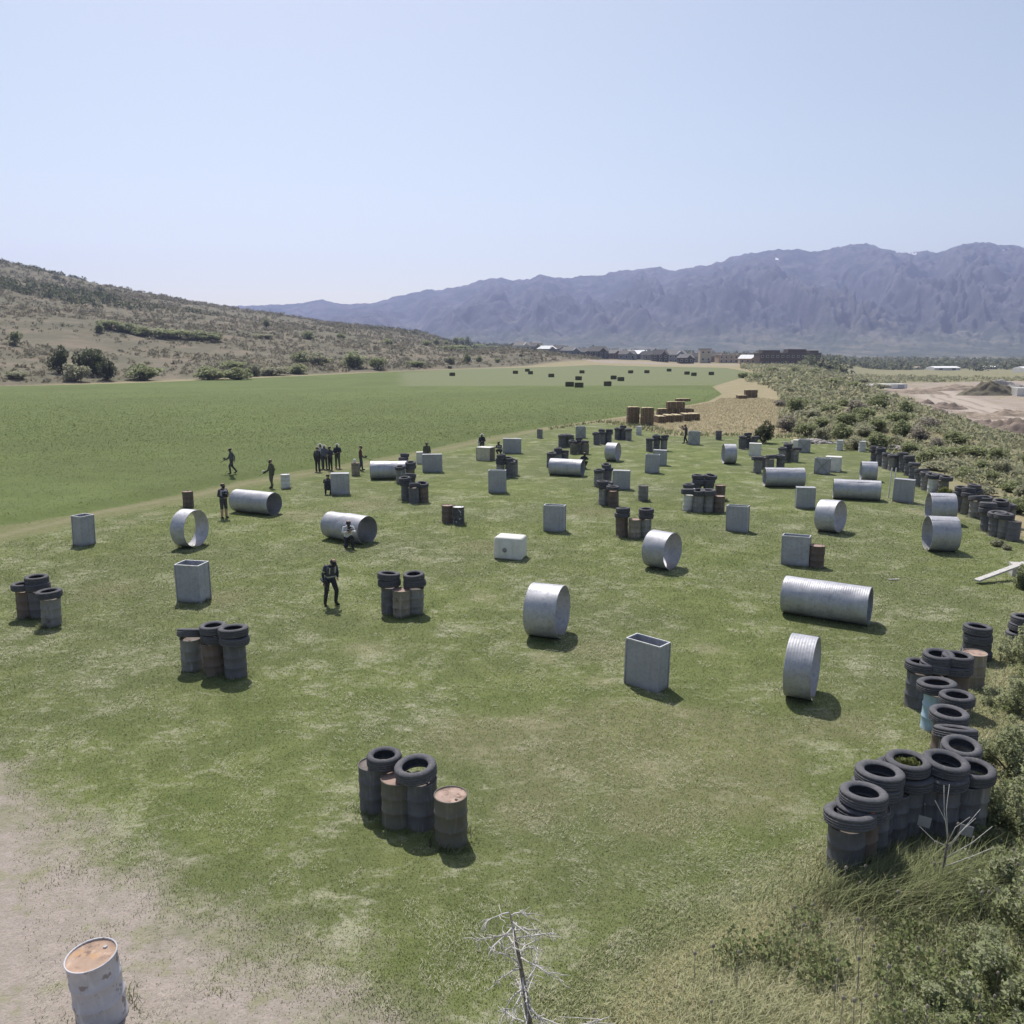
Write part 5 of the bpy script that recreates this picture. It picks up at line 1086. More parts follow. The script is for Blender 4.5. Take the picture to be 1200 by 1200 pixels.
def tube_vf(pts, rads, seg=6):
    """tapered tube through points"""
    V = []; Fc = []
    P = [Vector(p) for p in pts]
    for i, p in enumerate(P):
        d = (P[min(i + 1, len(P) - 1)] - P[max(i - 1, 0)]).normalized()
        a = d.orthogonal().normalized() if i == 0 else (a - d * a.dot(d)).normalized()
        b = d.cross(a)
        for j in range(seg):
            t = 2 * math.pi * j / seg
            V.append(tuple(p + (a * math.cos(t) + b * math.sin(t)) * rads[i]))
    for i in range(len(P) - 1):
        for j in range(seg):
            k = (j + 1) % seg
            Fc.append((i * seg + j, i * seg + k, (i + 1) * seg + k, (i + 1) * seg + j))
    Fc.append(tuple(range(seg))[::-1]); Fc.append(tuple(range((len(P) - 1) * seg, len(P) * seg)))
    return V, Fc

# ---------------------------------------------------------------- the ground
az = np.concatenate([np.linspace(-180, -62, 30)[:-1], np.linspace(-62, -38, 50)[:-1], np.linspace(-38, 38, 420)[:-1], np.linspace(38, 62, 50)[:-1], np.linspace(62, 180, 30)[:-1]])
rad = np.concatenate([[0.6, 2.0], np.geomspace(4.0, 2600, 560)])
AZ, RR = np.meshgrid(np.radians(az), rad, indexing='ij')
GX, GY = RR * np.sin(AZ), RR * np.cos(AZ)
GZ = height(GX, GY)
GZ = np.where(RR > 2400, GZ - (RR - 2400) * 0.25, GZ)
gv = np.stack([GX.ravel(), GY.ravel(), GZ.ravel()], 1)
na, nr = AZ.shape
ii, jj = np.meshgrid(np.arange(na), np.arange(nr - 1), indexing='ij')
i2 = (ii + 1) % na
gf = np.stack([(ii * nr + jj), (ii * nr + jj + 1), (i2 * nr + jj + 1), (i2 * nr + jj)], -1).reshape(-1, 4)
gx, gy = gv[:, 0], gv[:, 1]
hs, ht = hill_st(gx, gy)
ATT = {
    'd_lawn': poly_dist(gx, gy, LAWN), 'd_dirt': poly_dist(gx, gy, DIRT), 'd_field': poly_dist(gx, gy, ALFALFA),
    'd_cut': poly_dist(gx, gy, CUT), 'd_track': poly_dist(gx, gy, TRACK, False), 'd_site': poly_dist(gx, gy, SITE),
    'd_road': poly_dist(gx, gy, SITE_ROAD, False), 'd_hill': hs, 'd_bank': 34 - np.hypot(gx, gy), 'd_thicket': np.minimum(gx - (0.335 - 0.05 * sstep(150, 260, gy)) * gy, gy - 45) * 0.5,
}
bench_u = gx / np.maximum(gy, 1)
ATT['d_site'] = np.maximum(ATT['d_site'], np.where((gy > 440) & (gy < 640), 26 - np.abs(gy - 515) - 900 * np.maximum(0, 0.11 - bench_u) - 900 * np.maximum(0, bench_u - 0.28) + 6 * fbm(gx / 14, gy / 14, 3, 47), -99))
wn_ = np.zeros(len(gx))
for wx, wy, wr in WORN:
    wn_ += np.exp(-((gx - wx) ** 2 + (gy - wy) ** 2) / (wr * wr))
ATT['worn'] = wn_
bn_ = np.zeros(len(gx))
for wx, wy, wr in BROWN:
    bn_ += np.exp(-((gx - wx) ** 2 + (gy - wy) ** 2) / (wr * wr))
ATT['brown'] = bn_
fc = gv[gf].mean(1)
f_lawn = poly_dist(fc[:, 0], fc[:, 1], LAWN) > 0
f_field = poly_dist(fc[:, 0], fc[:, 1], ALFALFA) > 0
f_dirt = (poly_dist(fc[:, 0], fc[:, 1], DIRT) > 0)
f_site = poly_dist(fc[:, 0], fc[:, 1], SITE) > 0
f_hill = hill_st(fc[:, 0], fc[:, 1])[0] > 0
zone = np.zeros(len(gf), int)
zone[f_hill] = 4; zone[f_site] = 3; zone[f_field] = 2; zone[f_lawn] = 1; zone[f_dirt] = 5
for zi, nm in enumerate(['ground', 'lawn', 'alfalfa_field', 'dirt_ground', 'hillside', 'bare_soil']):
    ff = gf[zone == zi]
    used, inv = np.unique(ff, return_inverse=True)
    me = mesh_np(nm, gv[used], inv.reshape(-1, 4)[:, ::-1] * 1, 4, M['ground'], smooth=True)
    for an, av in ATT.items():
        a = me.attributes.new(an, 'FLOAT', 'POINT'); a.data.foreach_set('value', np.ascontiguousarray(av[used], np.float32))
    tag(link(nm, me), kind='structure')

# ---------------------------------------------------------------- mountains
def mountain_range():
    tx = np.array([p[0] for p in SKYLINE]); te = np.array([p[1] for p in SKYLINE])
    U = np.linspace(-0.72, 0.86, 900); Fq = np.concatenate([np.linspace(0, 1, 170), np.linspace(1, 1.22, 16)[1:]])
    UU, FF = np.meshgrid(U, Fq, indexing='ij')
    ridge_d = np.interp(UU, [-1.2, -0.35, 0.65, 1.2], [5600, 5400, 4800, 4600])
    foot_d = ridge_d * 0.46
    dist = foot_d + (ridge_d - foot_d) * FF
    elev = np.interp(UU, tx, te) * ridge_d + 8.4
    prof = np.where(FF < 1, 0.16 * FF + 0.84 * FF ** 1.9, 1 - (FF - 1) * 0.9)
    warp = 0.05 * fbm(UU * 8, FF * 3, 3, 31)
    spur = 1 - np.abs(fbm((UU + warp) * 17 + FF * 1.6, FF * 1.5, 3, 33)) * 2.2
    spur2 = 1 - np.abs(fbm((UU + warp) * 48 - FF * 6.0, FF * 16, 4, 37)) * 2.0
    rough = fbm(UU * 160, FF * 30, 4, 41)
    env = np.clip(4 * FF * (1 - FF), 0, 1) ** 0.8 * sstep(0.12, 0.45, FF)
    elev = elev * (1 + sstep(0.8, 1.0, FF) * (0.020 * fbm(UU * 80, FF * 0 + 3.3, 3, 45) + 0.008))
    z = elev * prof + env * elev * (0.27 * spur + 0.10 * spur2 - 0.14) + elev * 0.02 * rough * np.minimum(FF * 4, 1)
    # keep what lies in front of the crest below the line of sight to it
    z = np.where(FF < 1, np.minimum(z, 8.4 + (elev - 8.4) / ridge_d * dist * (0.995 - 0.05 * (1 - FF))), z)
    z = z - 12 * (1 - np.minimum(FF * 6, 1)) - 30 * (FF <= 0)
    V = np.stack([(UU * dist).ravel(), dist.ravel(), z.ravel()], 1)
    nu, nf = UU.shape
    a, b = np.meshgrid(np.arange(nu - 1), np.arange(nf - 1), indexing='ij')
    Fi = np.stack([a * nf + b, (a + 1) * nf + b, (a + 1) * nf + b + 1, a * nf + b + 1], -1).reshape(-1, 4)
    k = NT('mountain_cover_blued', 0.95, 0.05)
    p = k.pos()
    n1 = k.noise(p, 0.0016, 6, 0.65); n2 = k.noise(p, 0.006, 6, 0.7); n3 = k.noise(p, 0.02, 5, 0.7)
    zz = k.n('SeparateXYZ'); k.put(zz.inputs[0], p)
    nrm = k.n('SeparateXYZ'); k.put(nrm.inputs[0], k.n('NewGeometry').outputs['Normal'])
    c = k.mix(k.ramp(n2, 0.42, 0.62), (0.036, 0.046, 0.050), (0.105, 0.105, 0.105))  # slight blue in the cover colours stands in for some distance haze
    c = k.mix(k.ramp(k.math('ADD', zz.outputs[2], k.math('MULTIPLY', k.math('SUBTRACT', n1, 0.5), 900.0)), 330.0, 620.0, 0, 0.75), c, k.mix(k.ramp(n3, 0.42, 0.60), (0.050, 0.055, 0.065), (0.165, 0.165, 0.175)))
    c = k.mix(k.math('MULTIPLY', k.ramp(n1, 0.56, 0.62), k.ramp(zz.outputs[2], 60.0, 190.0, 0.8, 0.0)), c, (0.27, 0.23, 0.17))
    c = k.mix(k.ramp(k.math('ADD', zz.outputs[2], k.math('MULTIPLY', n2, 60.0)), 60.0, 150.0, 0.75, 0.0), c, k.mix(k.ramp(n2, 0.45, 0.6), (0.085, 0.105, 0.07), (0.18, 0.17, 0.115)))
    c = k.mix(k.ramp(k.noise(p, 0.045, 5, 0.75), 0.42, 0.62, 0.0, 0.35), c, (0.035, 0.042, 0.044))
    k.color(c)
    tag(link('mountains', mesh_np('mountains', V, Fi, 4, k.m, smooth=True)), kind='structure')
    return U, Fq, z.reshape(nu, nf), dist
MU, MF, MZ, MD = mountain_range()

def snow_patch(u, f0, f1, du, label):
    """a ragged sheet of old snow lying on the mountain surface"""
    i0 = int(np.argmin(abs(MU - u))); js = [j for j in range(len(MF)) if f0 <= MF[j] <= f1]
    iis = [i for i in range(i0 - du, i0 + du + 1)]
    V = []; Fc = []; idx = {}
    for i in iis:
        for j in js:
            idx[i, j] = len(V); V.append((MU[i] * MD[i, j], MD[i, j] - 3, MZ[i, j] + 3))
    for i in iis[:-1]:
        for j in js[:-1]:
            if rnd.random() < 0.75:
                Fc.append((idx[i, j], idx[i + 1, j], idx[i + 1, j + 1], idx[i, j + 1]))
    if Fc: tag(link('snow_patch', mesh_from('snow_patch', V, Fc, [M['snow']])), label, 'snow')
snow_patch(0.4585, 0.93, 0.995, 3, 'old snow in the saddle beside the pointed mountain peak')
snow_patch(0.567, 0.92, 0.95, 2, 'small old snow patch high on the broad mountain crest near the frame edge')
snow_patch(0.304, 0.94, 0.965, 1, 'small old snow speck under the crest above the big dark building')

# ---------------------------------------------------------------- culvert pipes and rings
def culvert(x, y, D, L, axis, lean, name, joint, label):
    t = thing(name, label, 'culvert', (x, y, hz(x, y) - 0.015), (0, 0, R(axis)), 'galvanised culvert pieces on the lawn')
    r = D / 2 - 0.012; pitch = 0.068
    n = max(8, int(L / pitch * 4)); seg = 64 if D > 1 else 48
    sag = rnd.uniform(0.0, 0.025); ph = rnd.uniform(0, 6.28); dn = [rnd.uniform(0, 6.28) for _ in range(4)]
    def ring(s, rr):
        out = []
        jn = 0.03 if (joint and s < 0.1) else 0.0
        for j in range(seg):
            a = 2 * math.pi * j / seg
            q = (rr + jn) * (1 + sag * math.cos(2 * a + ph)) - 0.016 * max(0, math.sin(3 * a + dn[0] + 2 * s)) * max(0, math.sin(2.6 * s + dn[1])) ** 2 + 0.004 * math.sin(7 * a + dn[2] + 4 * s)
            out.append((s, q * math.cos(a), r + q * math.sin(a)))
        return out
    V = []; Fc = []
    ss = [(-L / 2 + L * i / n) for i in range(n + 1)]
    for s in ss: V += ring(s, r + 0.0020 * math.sin(2 * math.pi * s / pitch))
    for s in reversed(ss): V += ring(s, r - 0.012 + 0.0020 * math.sin(2 * math.pi * s / pitch))
    m = 2 * (n + 1)
    for i in range(m):
        k = (i + 1) % m
        for j in range(seg):
            l = (j + 1) % seg
            Fc.append((i * seg + j, k * seg + j, k * seg + l, i * seg + l))
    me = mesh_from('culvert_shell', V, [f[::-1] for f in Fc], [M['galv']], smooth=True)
    o = link('shell', me, t, rot=(R(lean), R(lean * 0.4), 0))
    # lap seam running along the top quarter with its row of bolts
    a0 = R(118)
    V = []; Fc = []
    for i, s in enumerate(ss):
        for da in (-0.05, 0.05):
            q = r + 0.013 + 0.0020 * math.sin(2 * math.pi * s / pitch)
            V.append((s, q * math.cos(a0 + da), r + q * math.sin(a0 + da)))
        if i: Fc.append((2 * i - 2, 2 * i, 2 * i + 1, 2 * i - 1))
    link('seam', mesh_from('seam', V, Fc, [M['galv']], smooth=True), o)
    return t
for a in TUBES: culvert(*a)

# ---------------------------------------------------------------- sheet metal boxes and crates
def metal_box(x, y, w, d, h, yaw, style, name, label):
    t = thing(name, label, 'crate' if 'crate' in name else 'box', (x, y, hz(x, y) - 0.02), (R(rnd.uniform(-1.2, 1.2)), R(rnd.uniform(-1.2, 1.2)), R(yaw)), 'boxes standing on the lawn')
    th = 0.018
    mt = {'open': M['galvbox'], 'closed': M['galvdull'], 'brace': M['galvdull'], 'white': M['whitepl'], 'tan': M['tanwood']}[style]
    def panel(cx, cy, sx, sy, m):
        # a slightly oil-canned sheet
        nx, nz = 6, 7; V = []; Fc = []
        along_x = sx > sy; ln = max(sx, sy)
        s1, s2 = rnd.uniform(0, 9), rnd.uniform(0, 9)
        for side in (-1, 1):
            for i in range(nx + 1):
                for j in range(nz + 1):
                    u = (i / nx - 0.5) * ln; z = h * j / nz
                    e = math.sin(math.pi * i / nx) * math.sin(math.pi * j / nz)
                    q = side * th / 2 + e * 0.012 * math.sin(u * 5 + s1) * math.cos(z * 4 + s2)
                    V.append((cx + u, cy + q, z) if along_x else (cx + q, cy + u, z))
        k = (nx + 1) * (nz + 1)
        for side in (0, 1):
            for i in range(nx):
                for j in range(nz):
                    b = side * k + i * (nz + 1) + j
                    f = (b, b + nz + 1, b + nz + 2, b + 1)
                    Fc.append(f if side == 0 else f[::-1])
        edge = [i * (nz + 1) for i in range(nx + 1)], [i * (nz + 1) + nz for i in range(nx + 1)], list(range(nz + 1)), [nx * (nz + 1) + j for j in range(nz + 1)]
        for e in edge:
            for p, q in zip(e, e[1:]): Fc.append((p, q, q + k, p + k))
        return link('panel', mesh_from('panel', V, Fc, [m], smooth=False), t)
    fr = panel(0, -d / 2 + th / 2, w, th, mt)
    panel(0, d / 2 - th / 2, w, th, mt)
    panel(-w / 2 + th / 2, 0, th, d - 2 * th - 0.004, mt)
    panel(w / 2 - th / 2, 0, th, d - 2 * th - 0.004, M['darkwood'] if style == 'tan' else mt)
    # folded corner posts and rim
    for sx in (-1, 1):
        for sy in (-1, 1):
            link('corner_post', mesh_from('corner_post', *box_vf(sx * (w / 2 + 0.003), sy * (d / 2 + 0.003), h * 0.5, 0.035, 0.035, h - 0.03), [mt]), t)
    if style in ('open', 'brace'):
        q = 0.03
        link('rim', mesh_from('rim', *join(box_vf(0, -d / 2, h + 0.005, w + q, q, 0.03), box_vf(0, d / 2, h + 0.005, w + q, q, 0.03),
                                           box_vf(-w / 2, 0, h + 0.005, q, d - q - 0.004, 0.03), box_vf(w / 2, 0, h + 0.005, q, d - q - 0.004, 0.03)), [M['rim']]), t)
    else:
        lm = M['whitepl'] if style in ('white', 'tan') else mt
        link('lid', mesh_from('lid', *box_vf(0, 0, h + 0.02, w + 0.05, d + 0.05, 0.04, 0.012), [lm]), t)
    if style == 'brace':
        for sg in (-1, 1):
            ln = math.hypot(w, h) * 0.93; an = math.atan2(h, w) * sg
            br = link('brace', mesh_from('brace', *box_vf(0, 0, 0, ln, 0.03 + 0.006 * (sg > 0), 0.05), [M['galvdull']]), t, (0, -d / 2 - 0.02, h / 2), (0, -an, 0))
    if style == 'closed':
        for f in (0.33, 0.66):
            link('stiffener', mesh_from('stiffener', *box_vf((f - 0.5) * w, -d / 2 - 0.008, h / 2, 0.03, 0.016, h * 0.94), [mt]), t)
    return t
for a in BOXES: metal_box(*a)

def plastic_tank(x, y, yaw):
    t = thing('plastic_tank', 'white plastic tank lying on the grass with a round cap on its face', 'tank', (x, y, hz(x, y)), (0, R(1), R(yaw)))
    w, d, h = 1.22, 0.95, 0.92
    bm = bmesh.new(); bmesh.ops.create_cube(bm, size=1)
    for v in bm.verts:
        v.co = Vector((v.co.x * w * (0.96 if v.co.z > 0 else 1), v.co.y * d * (0.94 if v.co.z > 0 else 1), (v.co.z + 0.5) * h))
    bmesh.ops.bevel(bm, geom=bm.edges[:], offset=0.10, segments=4, affect='EDGES', profile=0.5)
    bmesh.ops.subdivide_edges(bm, edges=bm.edges[:], cuts=1)
    me = bpy.data.meshes.new('tank_body'); bm.to_mesh(me); bm.free(); me.materials.append(M['whitepl'])
    me.polygons.foreach_set('use_smooth', [True] * len(me.polygons))
    b = link('body', me, t)
    c = link('cap', mesh_from('cap', *lathe([(0.001, 0.03), (0.055, 0.03), (0.075, 0.02), (0.08, 0.0), (0.095, -0.005), (0.1, -0.03)], 20), [M['galvdull']], smooth=True), t, (-0.12, -d / 2 - 0.004, 0.40), (R(90), 0, 0))
    for q in (-0.34, 0.20):
        link('rib', mesh_from('rib', *box_vf(q, -d / 2 + 0.018, 0.46, 0.05, 0.04, 0.62, 0.012), [M['whitepl']]), t)
plastic_tank(*TANK)

# ---------------------------------------------------------------- oil drums
def drum_body(seed):
    q = random.Random(seed); ph = [q.uniform(0, 6.28) for _ in range(6)]; am = q.uniform(0.004, 0.012)
    r, H = 0.285, 0.88
    prof = [(r - 0.02, 0.0), (r + 0.008, 0.0), (r + 0.008, 0.018), (r, 0.03)]
    for z0 in (0.30, 0.58):
        prof += [(r, z0 - 0.12), (r, z0 - 0.03), (r + 0.012, z0 - 0.012), (r + 0.012, z0 + 0.012), (r, z0 + 0.03)]
    prof += [(r, 0.72), (r, H - 0.03), (r + 0.008, H - 0.018), (r + 0.008, H), (r - 0.008, H), (r - 0.008, H - 0.025)]
    def jit(i, j, a, z):
        return -am * (0.5 + 0.5 * math.sin(3 * a + ph[0] + 6 * z)) * max(0, math.sin(math.pi * z / H)) * (1 + math.sin(5 * a + ph[1])) * 0.8
    V, Fc = lathe(prof, 30, jitter=jit)
    return V, Fc
DRUM_VF = [drum_body(i) for i in range(4)]
LID_VF = lathe([(0.0015, 0.856), (0.12, 0.858), (0.20, 0.854), (0.26, 0.856), (0.2745, 0.866)], 30)
BUNG_VF = lathe([(0.001, 0.018), (0.022, 0.018), (0.026, 0.008), (0.026, 0.0)], 12)
_dm = {}
def drum_meshes(style, var):
    key = (style, var)
    if key not in _dm:
        lid = {'darkwhite': 'lid_white', 'white': 'lid_white', 'whiterust': 'lid_orange', 'charcoal': 'lid_dark', 'grey': 'lid_dark'}.get(style, 'lid_rust')
        _dm[key] = (mesh_from('drum_body', *DRUM_VF[var], [DRUM[style]], smooth=True), mesh_from('drum_lid', *LID_VF, [M[lid]], smooth=True), mesh_from('drum_bung', *BUNG_VF, [DRUM[style]]))
    return _dm[key]
for i, (x, y, style, lean, sc, spin, label, group) in enumerate(DRUMS):
    b, l, g = drum_meshes(style, i % 4)
    t = thing('drum', label, 'drum', (x, y, hz(x, y) - 0.01), (R(lean[0]), R(lean[1]), R(spin)), group)
    t.scale = (sc, sc, sc)
    link('body', b, t); lo = link('lid', l, t); link('bung', g, lo, (0.17, 0.05, 0.855))

# ---------------------------------------------------------------- tyres
def tyre_mesh(style, lugs):
    """unit tyre: outer radius 1, width 1, centred; scaled per object"""
    ri = 0.60
    prof = [(ri, -0.30), (ri + 0.02, -0.36), (0.70, -0.47), (0.80, -0.50), (0.90, -0.47), (0.955, -0.40), (0.985, -0.36), (0.99, -0.20), (0.965, -0.19), (0.965, -0.15), (0.995, -0.14),
            (1.0, -0.02), (0.97, -0.015), (0.97, 0.015), (1.0, 0.02), (0.995, 0.14), (0.965, 0.15), (0.965, 0.19), (0.99, 0.20), (0.985, 0.36), (0.955, 0.40), (0.90, 0.47), (0.80, 0.50), (0.70, 0.47), (ri + 0.02, 0.36), (ri, 0.30), (0.66, 0.22), (0.80, 0.40), (0.90, 0.34), (0.925, 0.0), (0.90, -0.34), (0.80, -0.40), (0.66, -0.22), (ri, -0.30)]
    seg = 56
    def jit(i, j, a, z):
        if 4 <= i <= 21 and lugs:
            e = -0.022 if (j % 2 == 0) else 0.0
            if i in (5, 6, 7, 18, 19, 20): return e
            return e * 0.4
        return 0.0
    V, Fc = lathe(prof, seg, jitter=jit)
    return mesh_from('tyre', V, [f[::-1] for f in Fc], [M['tyre_pale' if style else 'tyre']], smooth=False)
TYM = [tyre_mesh(0, True), tyre_mesh(1, True)]
for m in TYM:
    m.polygons.foreach_set('use_smooth', [True] * len(m.polygons))
for x, y, z, r, w, tilt, style, spin, label, group in TYRES:
    o = link('tyre', TYM[style], loc=(x, y, z + hz(x, y)), rot=Euler((R(tilt[0]), R(tilt[1]), 0)).to_matrix().to_4x4().__matmul__(Matrix.Rotation(R(spin), 4, 'Z')).to_euler())
    o.scale = (r, r, w)
    tag(o, label, 'tyre', group)
    if 'orange sticker' in label:
        k = plain('orange_sticker', (0.62, 0.14, 0.05), 0.6, 0.05)
        st = link('sticker', mesh_from('sticker', *box_vf(0, 0, 0, 0.16, 0.16, 0.02), [k]), o, (0, 0, 0.51))
        ang = R(-28 - spin); st.location = (0.84 * math.cos(ang), 0.84 * math.sin(ang), 0.515); st.rotation_euler = (0, 0, ang)
        st2 = link('sticker', mesh_from('sticker', *box_vf(0, 0, 0, 0.09, 0.09, 0.02), [M['whitepl']]), o, (0.84 * math.cos(ang), 0.84 * math.sin(ang), 0.53))

for i, (x, y) in enumerate(PLATES):
    o = link('metal_plate', mesh_from('metal_plate', *box_vf(0, 0, 0, 0.20, 0.014, 0.18, 0.004), [M['galvbox']]), loc=(x, y - 0.31, 0.56), rot=(R(-10), R(8), R(-20)))
    tag(o, ['small pale grey plate leaning on the drums, nearer to the low end of the heap', 'small pale grey plate leaning on the drums, nearer to the bare sapling'][i], 'plate')

# ---------------------------------------------------------------- planks, stick
def plank(a, b, z0, z1, w, th, name, label):
    A = Vector((*a, z0)); B = Vector((*b, z1)); d = B - A
    o = link(name, mesh_from(name, *box_vf(0, 0, 0, d.length, w, th, 0.01), [M['deadwood']]), loc=(A + B) / 2, rot=d.to_track_quat('X', 'Z').to_euler())
    tag(o, label, 'plank')
plank(PLANK[0], PLANK[1], 0.12, 0.55, 0.24, 0.07, 'plank', 'long weathered white plank propped up at the frame edge, far end raised')
plank((PLANK[1][0] - 0.2, PLANK[1][1] + 0.05), (PLANK[1][0] - 0.1, PLANK[1][1] + 0.5), 0.22, 0.24, 0.35, 0.45, 'wood_block', 'dark timber block holding up the long white plank')
plank((STICK[0] - 0.2, STICK[1]), (STICK[0] + 0.25, STICK[1] + 0.04), 0.03, 0.03, 0.06, 0.03, 'wood_scrap', 'short pale scrap of wood lying on open grass')
for q in (-0.14, 0.10):
    xx, yy = BOXES[6][0] + q - 0.1, BOXES[6][1] + 1.3
    o = link('white_post', mesh_from('white_post', *tube_vf([(0, 0, 0), (0.03, 0, 0.9), (0.06, 0, 1.75)], [0.04, 0.04, 0.035], 10), [M['whitepl']]), loc=(xx, yy, hz(xx, yy)))
    tag(o, 'white post standing behind the flat fronted box by the tyre wall', 'post', 'two white posts')
# canister on the tan drum, and a club lying by the twin towers
dx, dy = [d[:2] for d in DRUMS if 'white canister' in d[6]][0]
tag(link('canister', mesh_from('canister', *lathe([(0.001, 0), (0.10, 0), (0.11, 0.02), (0.11, 0.20), (0.09, 0.24), (0.03, 0.25), (0.03, 0.29), (0.001, 0.29)], 18), [M['whitepl']], smooth=True), loc=(dx - 0.05, dy, 0.87 + hz(dx, dy))), 'small white canister standing on the tan drum', 'canister')
# ---------------------------------------------------------------- hay bales
def bale_mesh(dark):
    bm = bmesh.new(); bmesh.ops.create_cube(bm, size=1)
    bmesh.ops.subdivide_edges(bm, edges=bm.edges[:], cuts=5, use_grid_fill=True)
    for v in bm.verts:
        n = v.co.copy()
        k = 1 - 0.035 * (abs(n.x) > 0.45) * (abs(n.z) > 0.45) - 0.03 * (abs(n.y) > 0.45) * (abs(n.x) > 0.45)
        v.co = n * k + Vector((rnd.uniform(-1, 1), rnd.uniform(-1, 1), rnd.uniform(-1, 1))) * 0.012
        v.co.z += 0.5
    me = bpy.data.meshes.new('bale'); bm.to_mesh(me); bm.free()
    me.materials.append(M['hay_dark'] if dark else M['hay_side']); me.materials.append(M['hay_top'])
    for p in me.polygons:
        if p.normal.z > 0.7 and not dark: p.material_index = 1  # upward faces take the paler hay, sides keep the darkened one
    return me
BALE = [bale_mesh(False), bale_mesh(True)]
TWINE = mesh_from('twine', *join(*[box_vf(0, 0, 0.5, 0.015, 1.012, 1.006) for _ in (0,)]), [M['hay_top']])
for x, y, z, w, d, h, yaw, label, group in BALES:
    far = 'field' in label
    t = thing('hay_bale', label, 'hay bale', (x, y, z + hz(x, y)), (0, 0, R(yaw)), group)
    t.scale = (w, d, h)
    b = link('bale', BALE[1 if far else 0], t)
    if not far:
        for q in (-0.33, 0.0, 0.33):
            link('twine', TWINE, t, (q, 0, 0))

# ---------------------------------------------------------------- far houses
WALLC = {'white': (0.62, 0.61, 0.58), 'grey': (0.26, 0.255, 0.25), 'greyblue': (0.24, 0.25, 0.28), 'dark': (0.09, 0.085, 0.085), 'brown': (0.19, 0.145, 0.12), 'beige': (0.44, 0.39, 0.32), 'tan': (0.42, 0.33, 0.25), 'darkbrown': (0.11, 0.085, 0.07)}
ROOFC = {'grey': (0.17, 0.165, 0.165), 'dark': (0.075, 0.072, 0.075), 'whitemetal': (0.78, 0.78, 0.78), 'flat': (0.13, 0.12, 0.115), 'tan': (0.36, 0.28, 0.21)}
for k_, v_ in WALLC.items(): M['wall_' + k_] = plain('house_wall_' + k_, v_, 0.85, 0.08, 1.0)
for k_, v_ in ROOFC.items(): M['roof_' + k_] = plain('house_roof_' + k_, v_, 0.7, 0.12, 1.0)
M['pane'] = plain('window_pane', (0.05, 0.06, 0.075), 0.15, 0.1, 1.0, 0.5, 0, 0)
M['trim'] = plain('window_trim', (0.6, 0.6, 0.58), 0.7, 0.05, 1.0, 0.25, 0, 0)
def house(x, y, w, d, h, yaw, wall, roof, kind, label):
    zb = min(hz(x + a, y + b) for a in (-w / 2, w / 2) for b in (-d / 2, d / 2)) - 0.3
    t = thing('house', label, 'building' if 'building' in label else 'house', (x, y, zb), (0, 0, R(yaw)), 'houses on the far bench')
    wm, rm = M['wall_' + wall], M['roof_' + roof]
    H = h * (0.62 if kind == 'gable' else 1.0) + 0.3
    wo = link('wall', mesh_from('wall', *box_vf(0, 0, H / 2, w, d, H), [wm]), t)
    if kind == 'gable':
        rh = h * 0.42; ov = 0.5
        V = [(-w / 2 - ov, -d / 2 - ov, H), (w / 2 + ov, -d / 2 - ov, H), (w / 2 + ov, d / 2 + ov, H), (-w / 2 - ov, d / 2 + ov, H), (-w / 2 + 1.2, 0, H + rh), (w / 2 - 1.2, 0, H + rh)]
        ro = link('roof', mesh_from('roof', V, [(0, 1, 5, 4), (2, 3, 4, 5), (0, 4, 3), (1, 2, 5), (0, 3, 2, 1)], [rm]), t)
        gx_ = w * 0.22
        V = [(gx_ - w * 0.2, -d / 2 - 0.9, H - 0.05), (gx_ + w * 0.2, -d / 2 - 0.9, H - 0.05), (gx_, -d / 2 - 0.9, H + rh * 0.72), (gx_ - w * 0.2, 0, H - 0.05), (gx_ + w * 0.2, 0, H - 0.05), (gx_, 0, H + rh * 0.72)]
        link('front_gable', mesh_from('front_gable', V, [(0, 1, 2), (0, 2, 5, 3), (1, 4, 5, 2), (0, 3, 4, 1), (3, 5, 4)], [wm]), t)
        link('chimney', mesh_from('chimney', *box_vf(-w * 0.25, d * 0.1, H + rh * 0.75, 0.9, 0.9, rh * 0.9), [wm]), ro)
    else:
        ro = link('roof', mesh_from('roof', *box_vf(0, 0, H + 0.2, w + 0.6, d + 0.6, 0.4), [rm]), t)
        if kind == 'bigflat':
            for q, ww, hh in [(-0.30, 0.28, 1.6), (0.12, 0.30, 2.2), (0.40, 0.14, 1.4)]:
                link('upper_storey', mesh_from('upper_storey', *box_vf(q * w, 0, H + 0.4 + hh / 2, ww * w, d * 0.7, hh), [wm]), t)
    nw = max(2, int(w / 3.2)); nf = 2 if H > 5 else 1
    for fl in range(nf):
        for i in range(nw):
            wx = (i + 0.5) / nw * w - w / 2; wz = 0.3 + (fl + 0.55) * (H - 0.3) / nf
            f = link('window', mesh_from('window', *box_vf(wx, -d / 2 - 0.03, wz, 1.5, 0.10, 1.5), [M['trim']]), t)
            link('pane', mesh_from('pane', *box_vf(wx, -d / 2 - 0.07, wz, 1.25, 0.08, 1.25), [M['pane']]), f)
    link('door', mesh_from('door', *box_vf(w * 0.5 - 1.5, -d / 2 - 0.04, 1.25 if nf == 1 else 1.15, 1.05, 0.12, 1.9), [M['darkwood']]), t)
for a in HOUSES: house(*a)
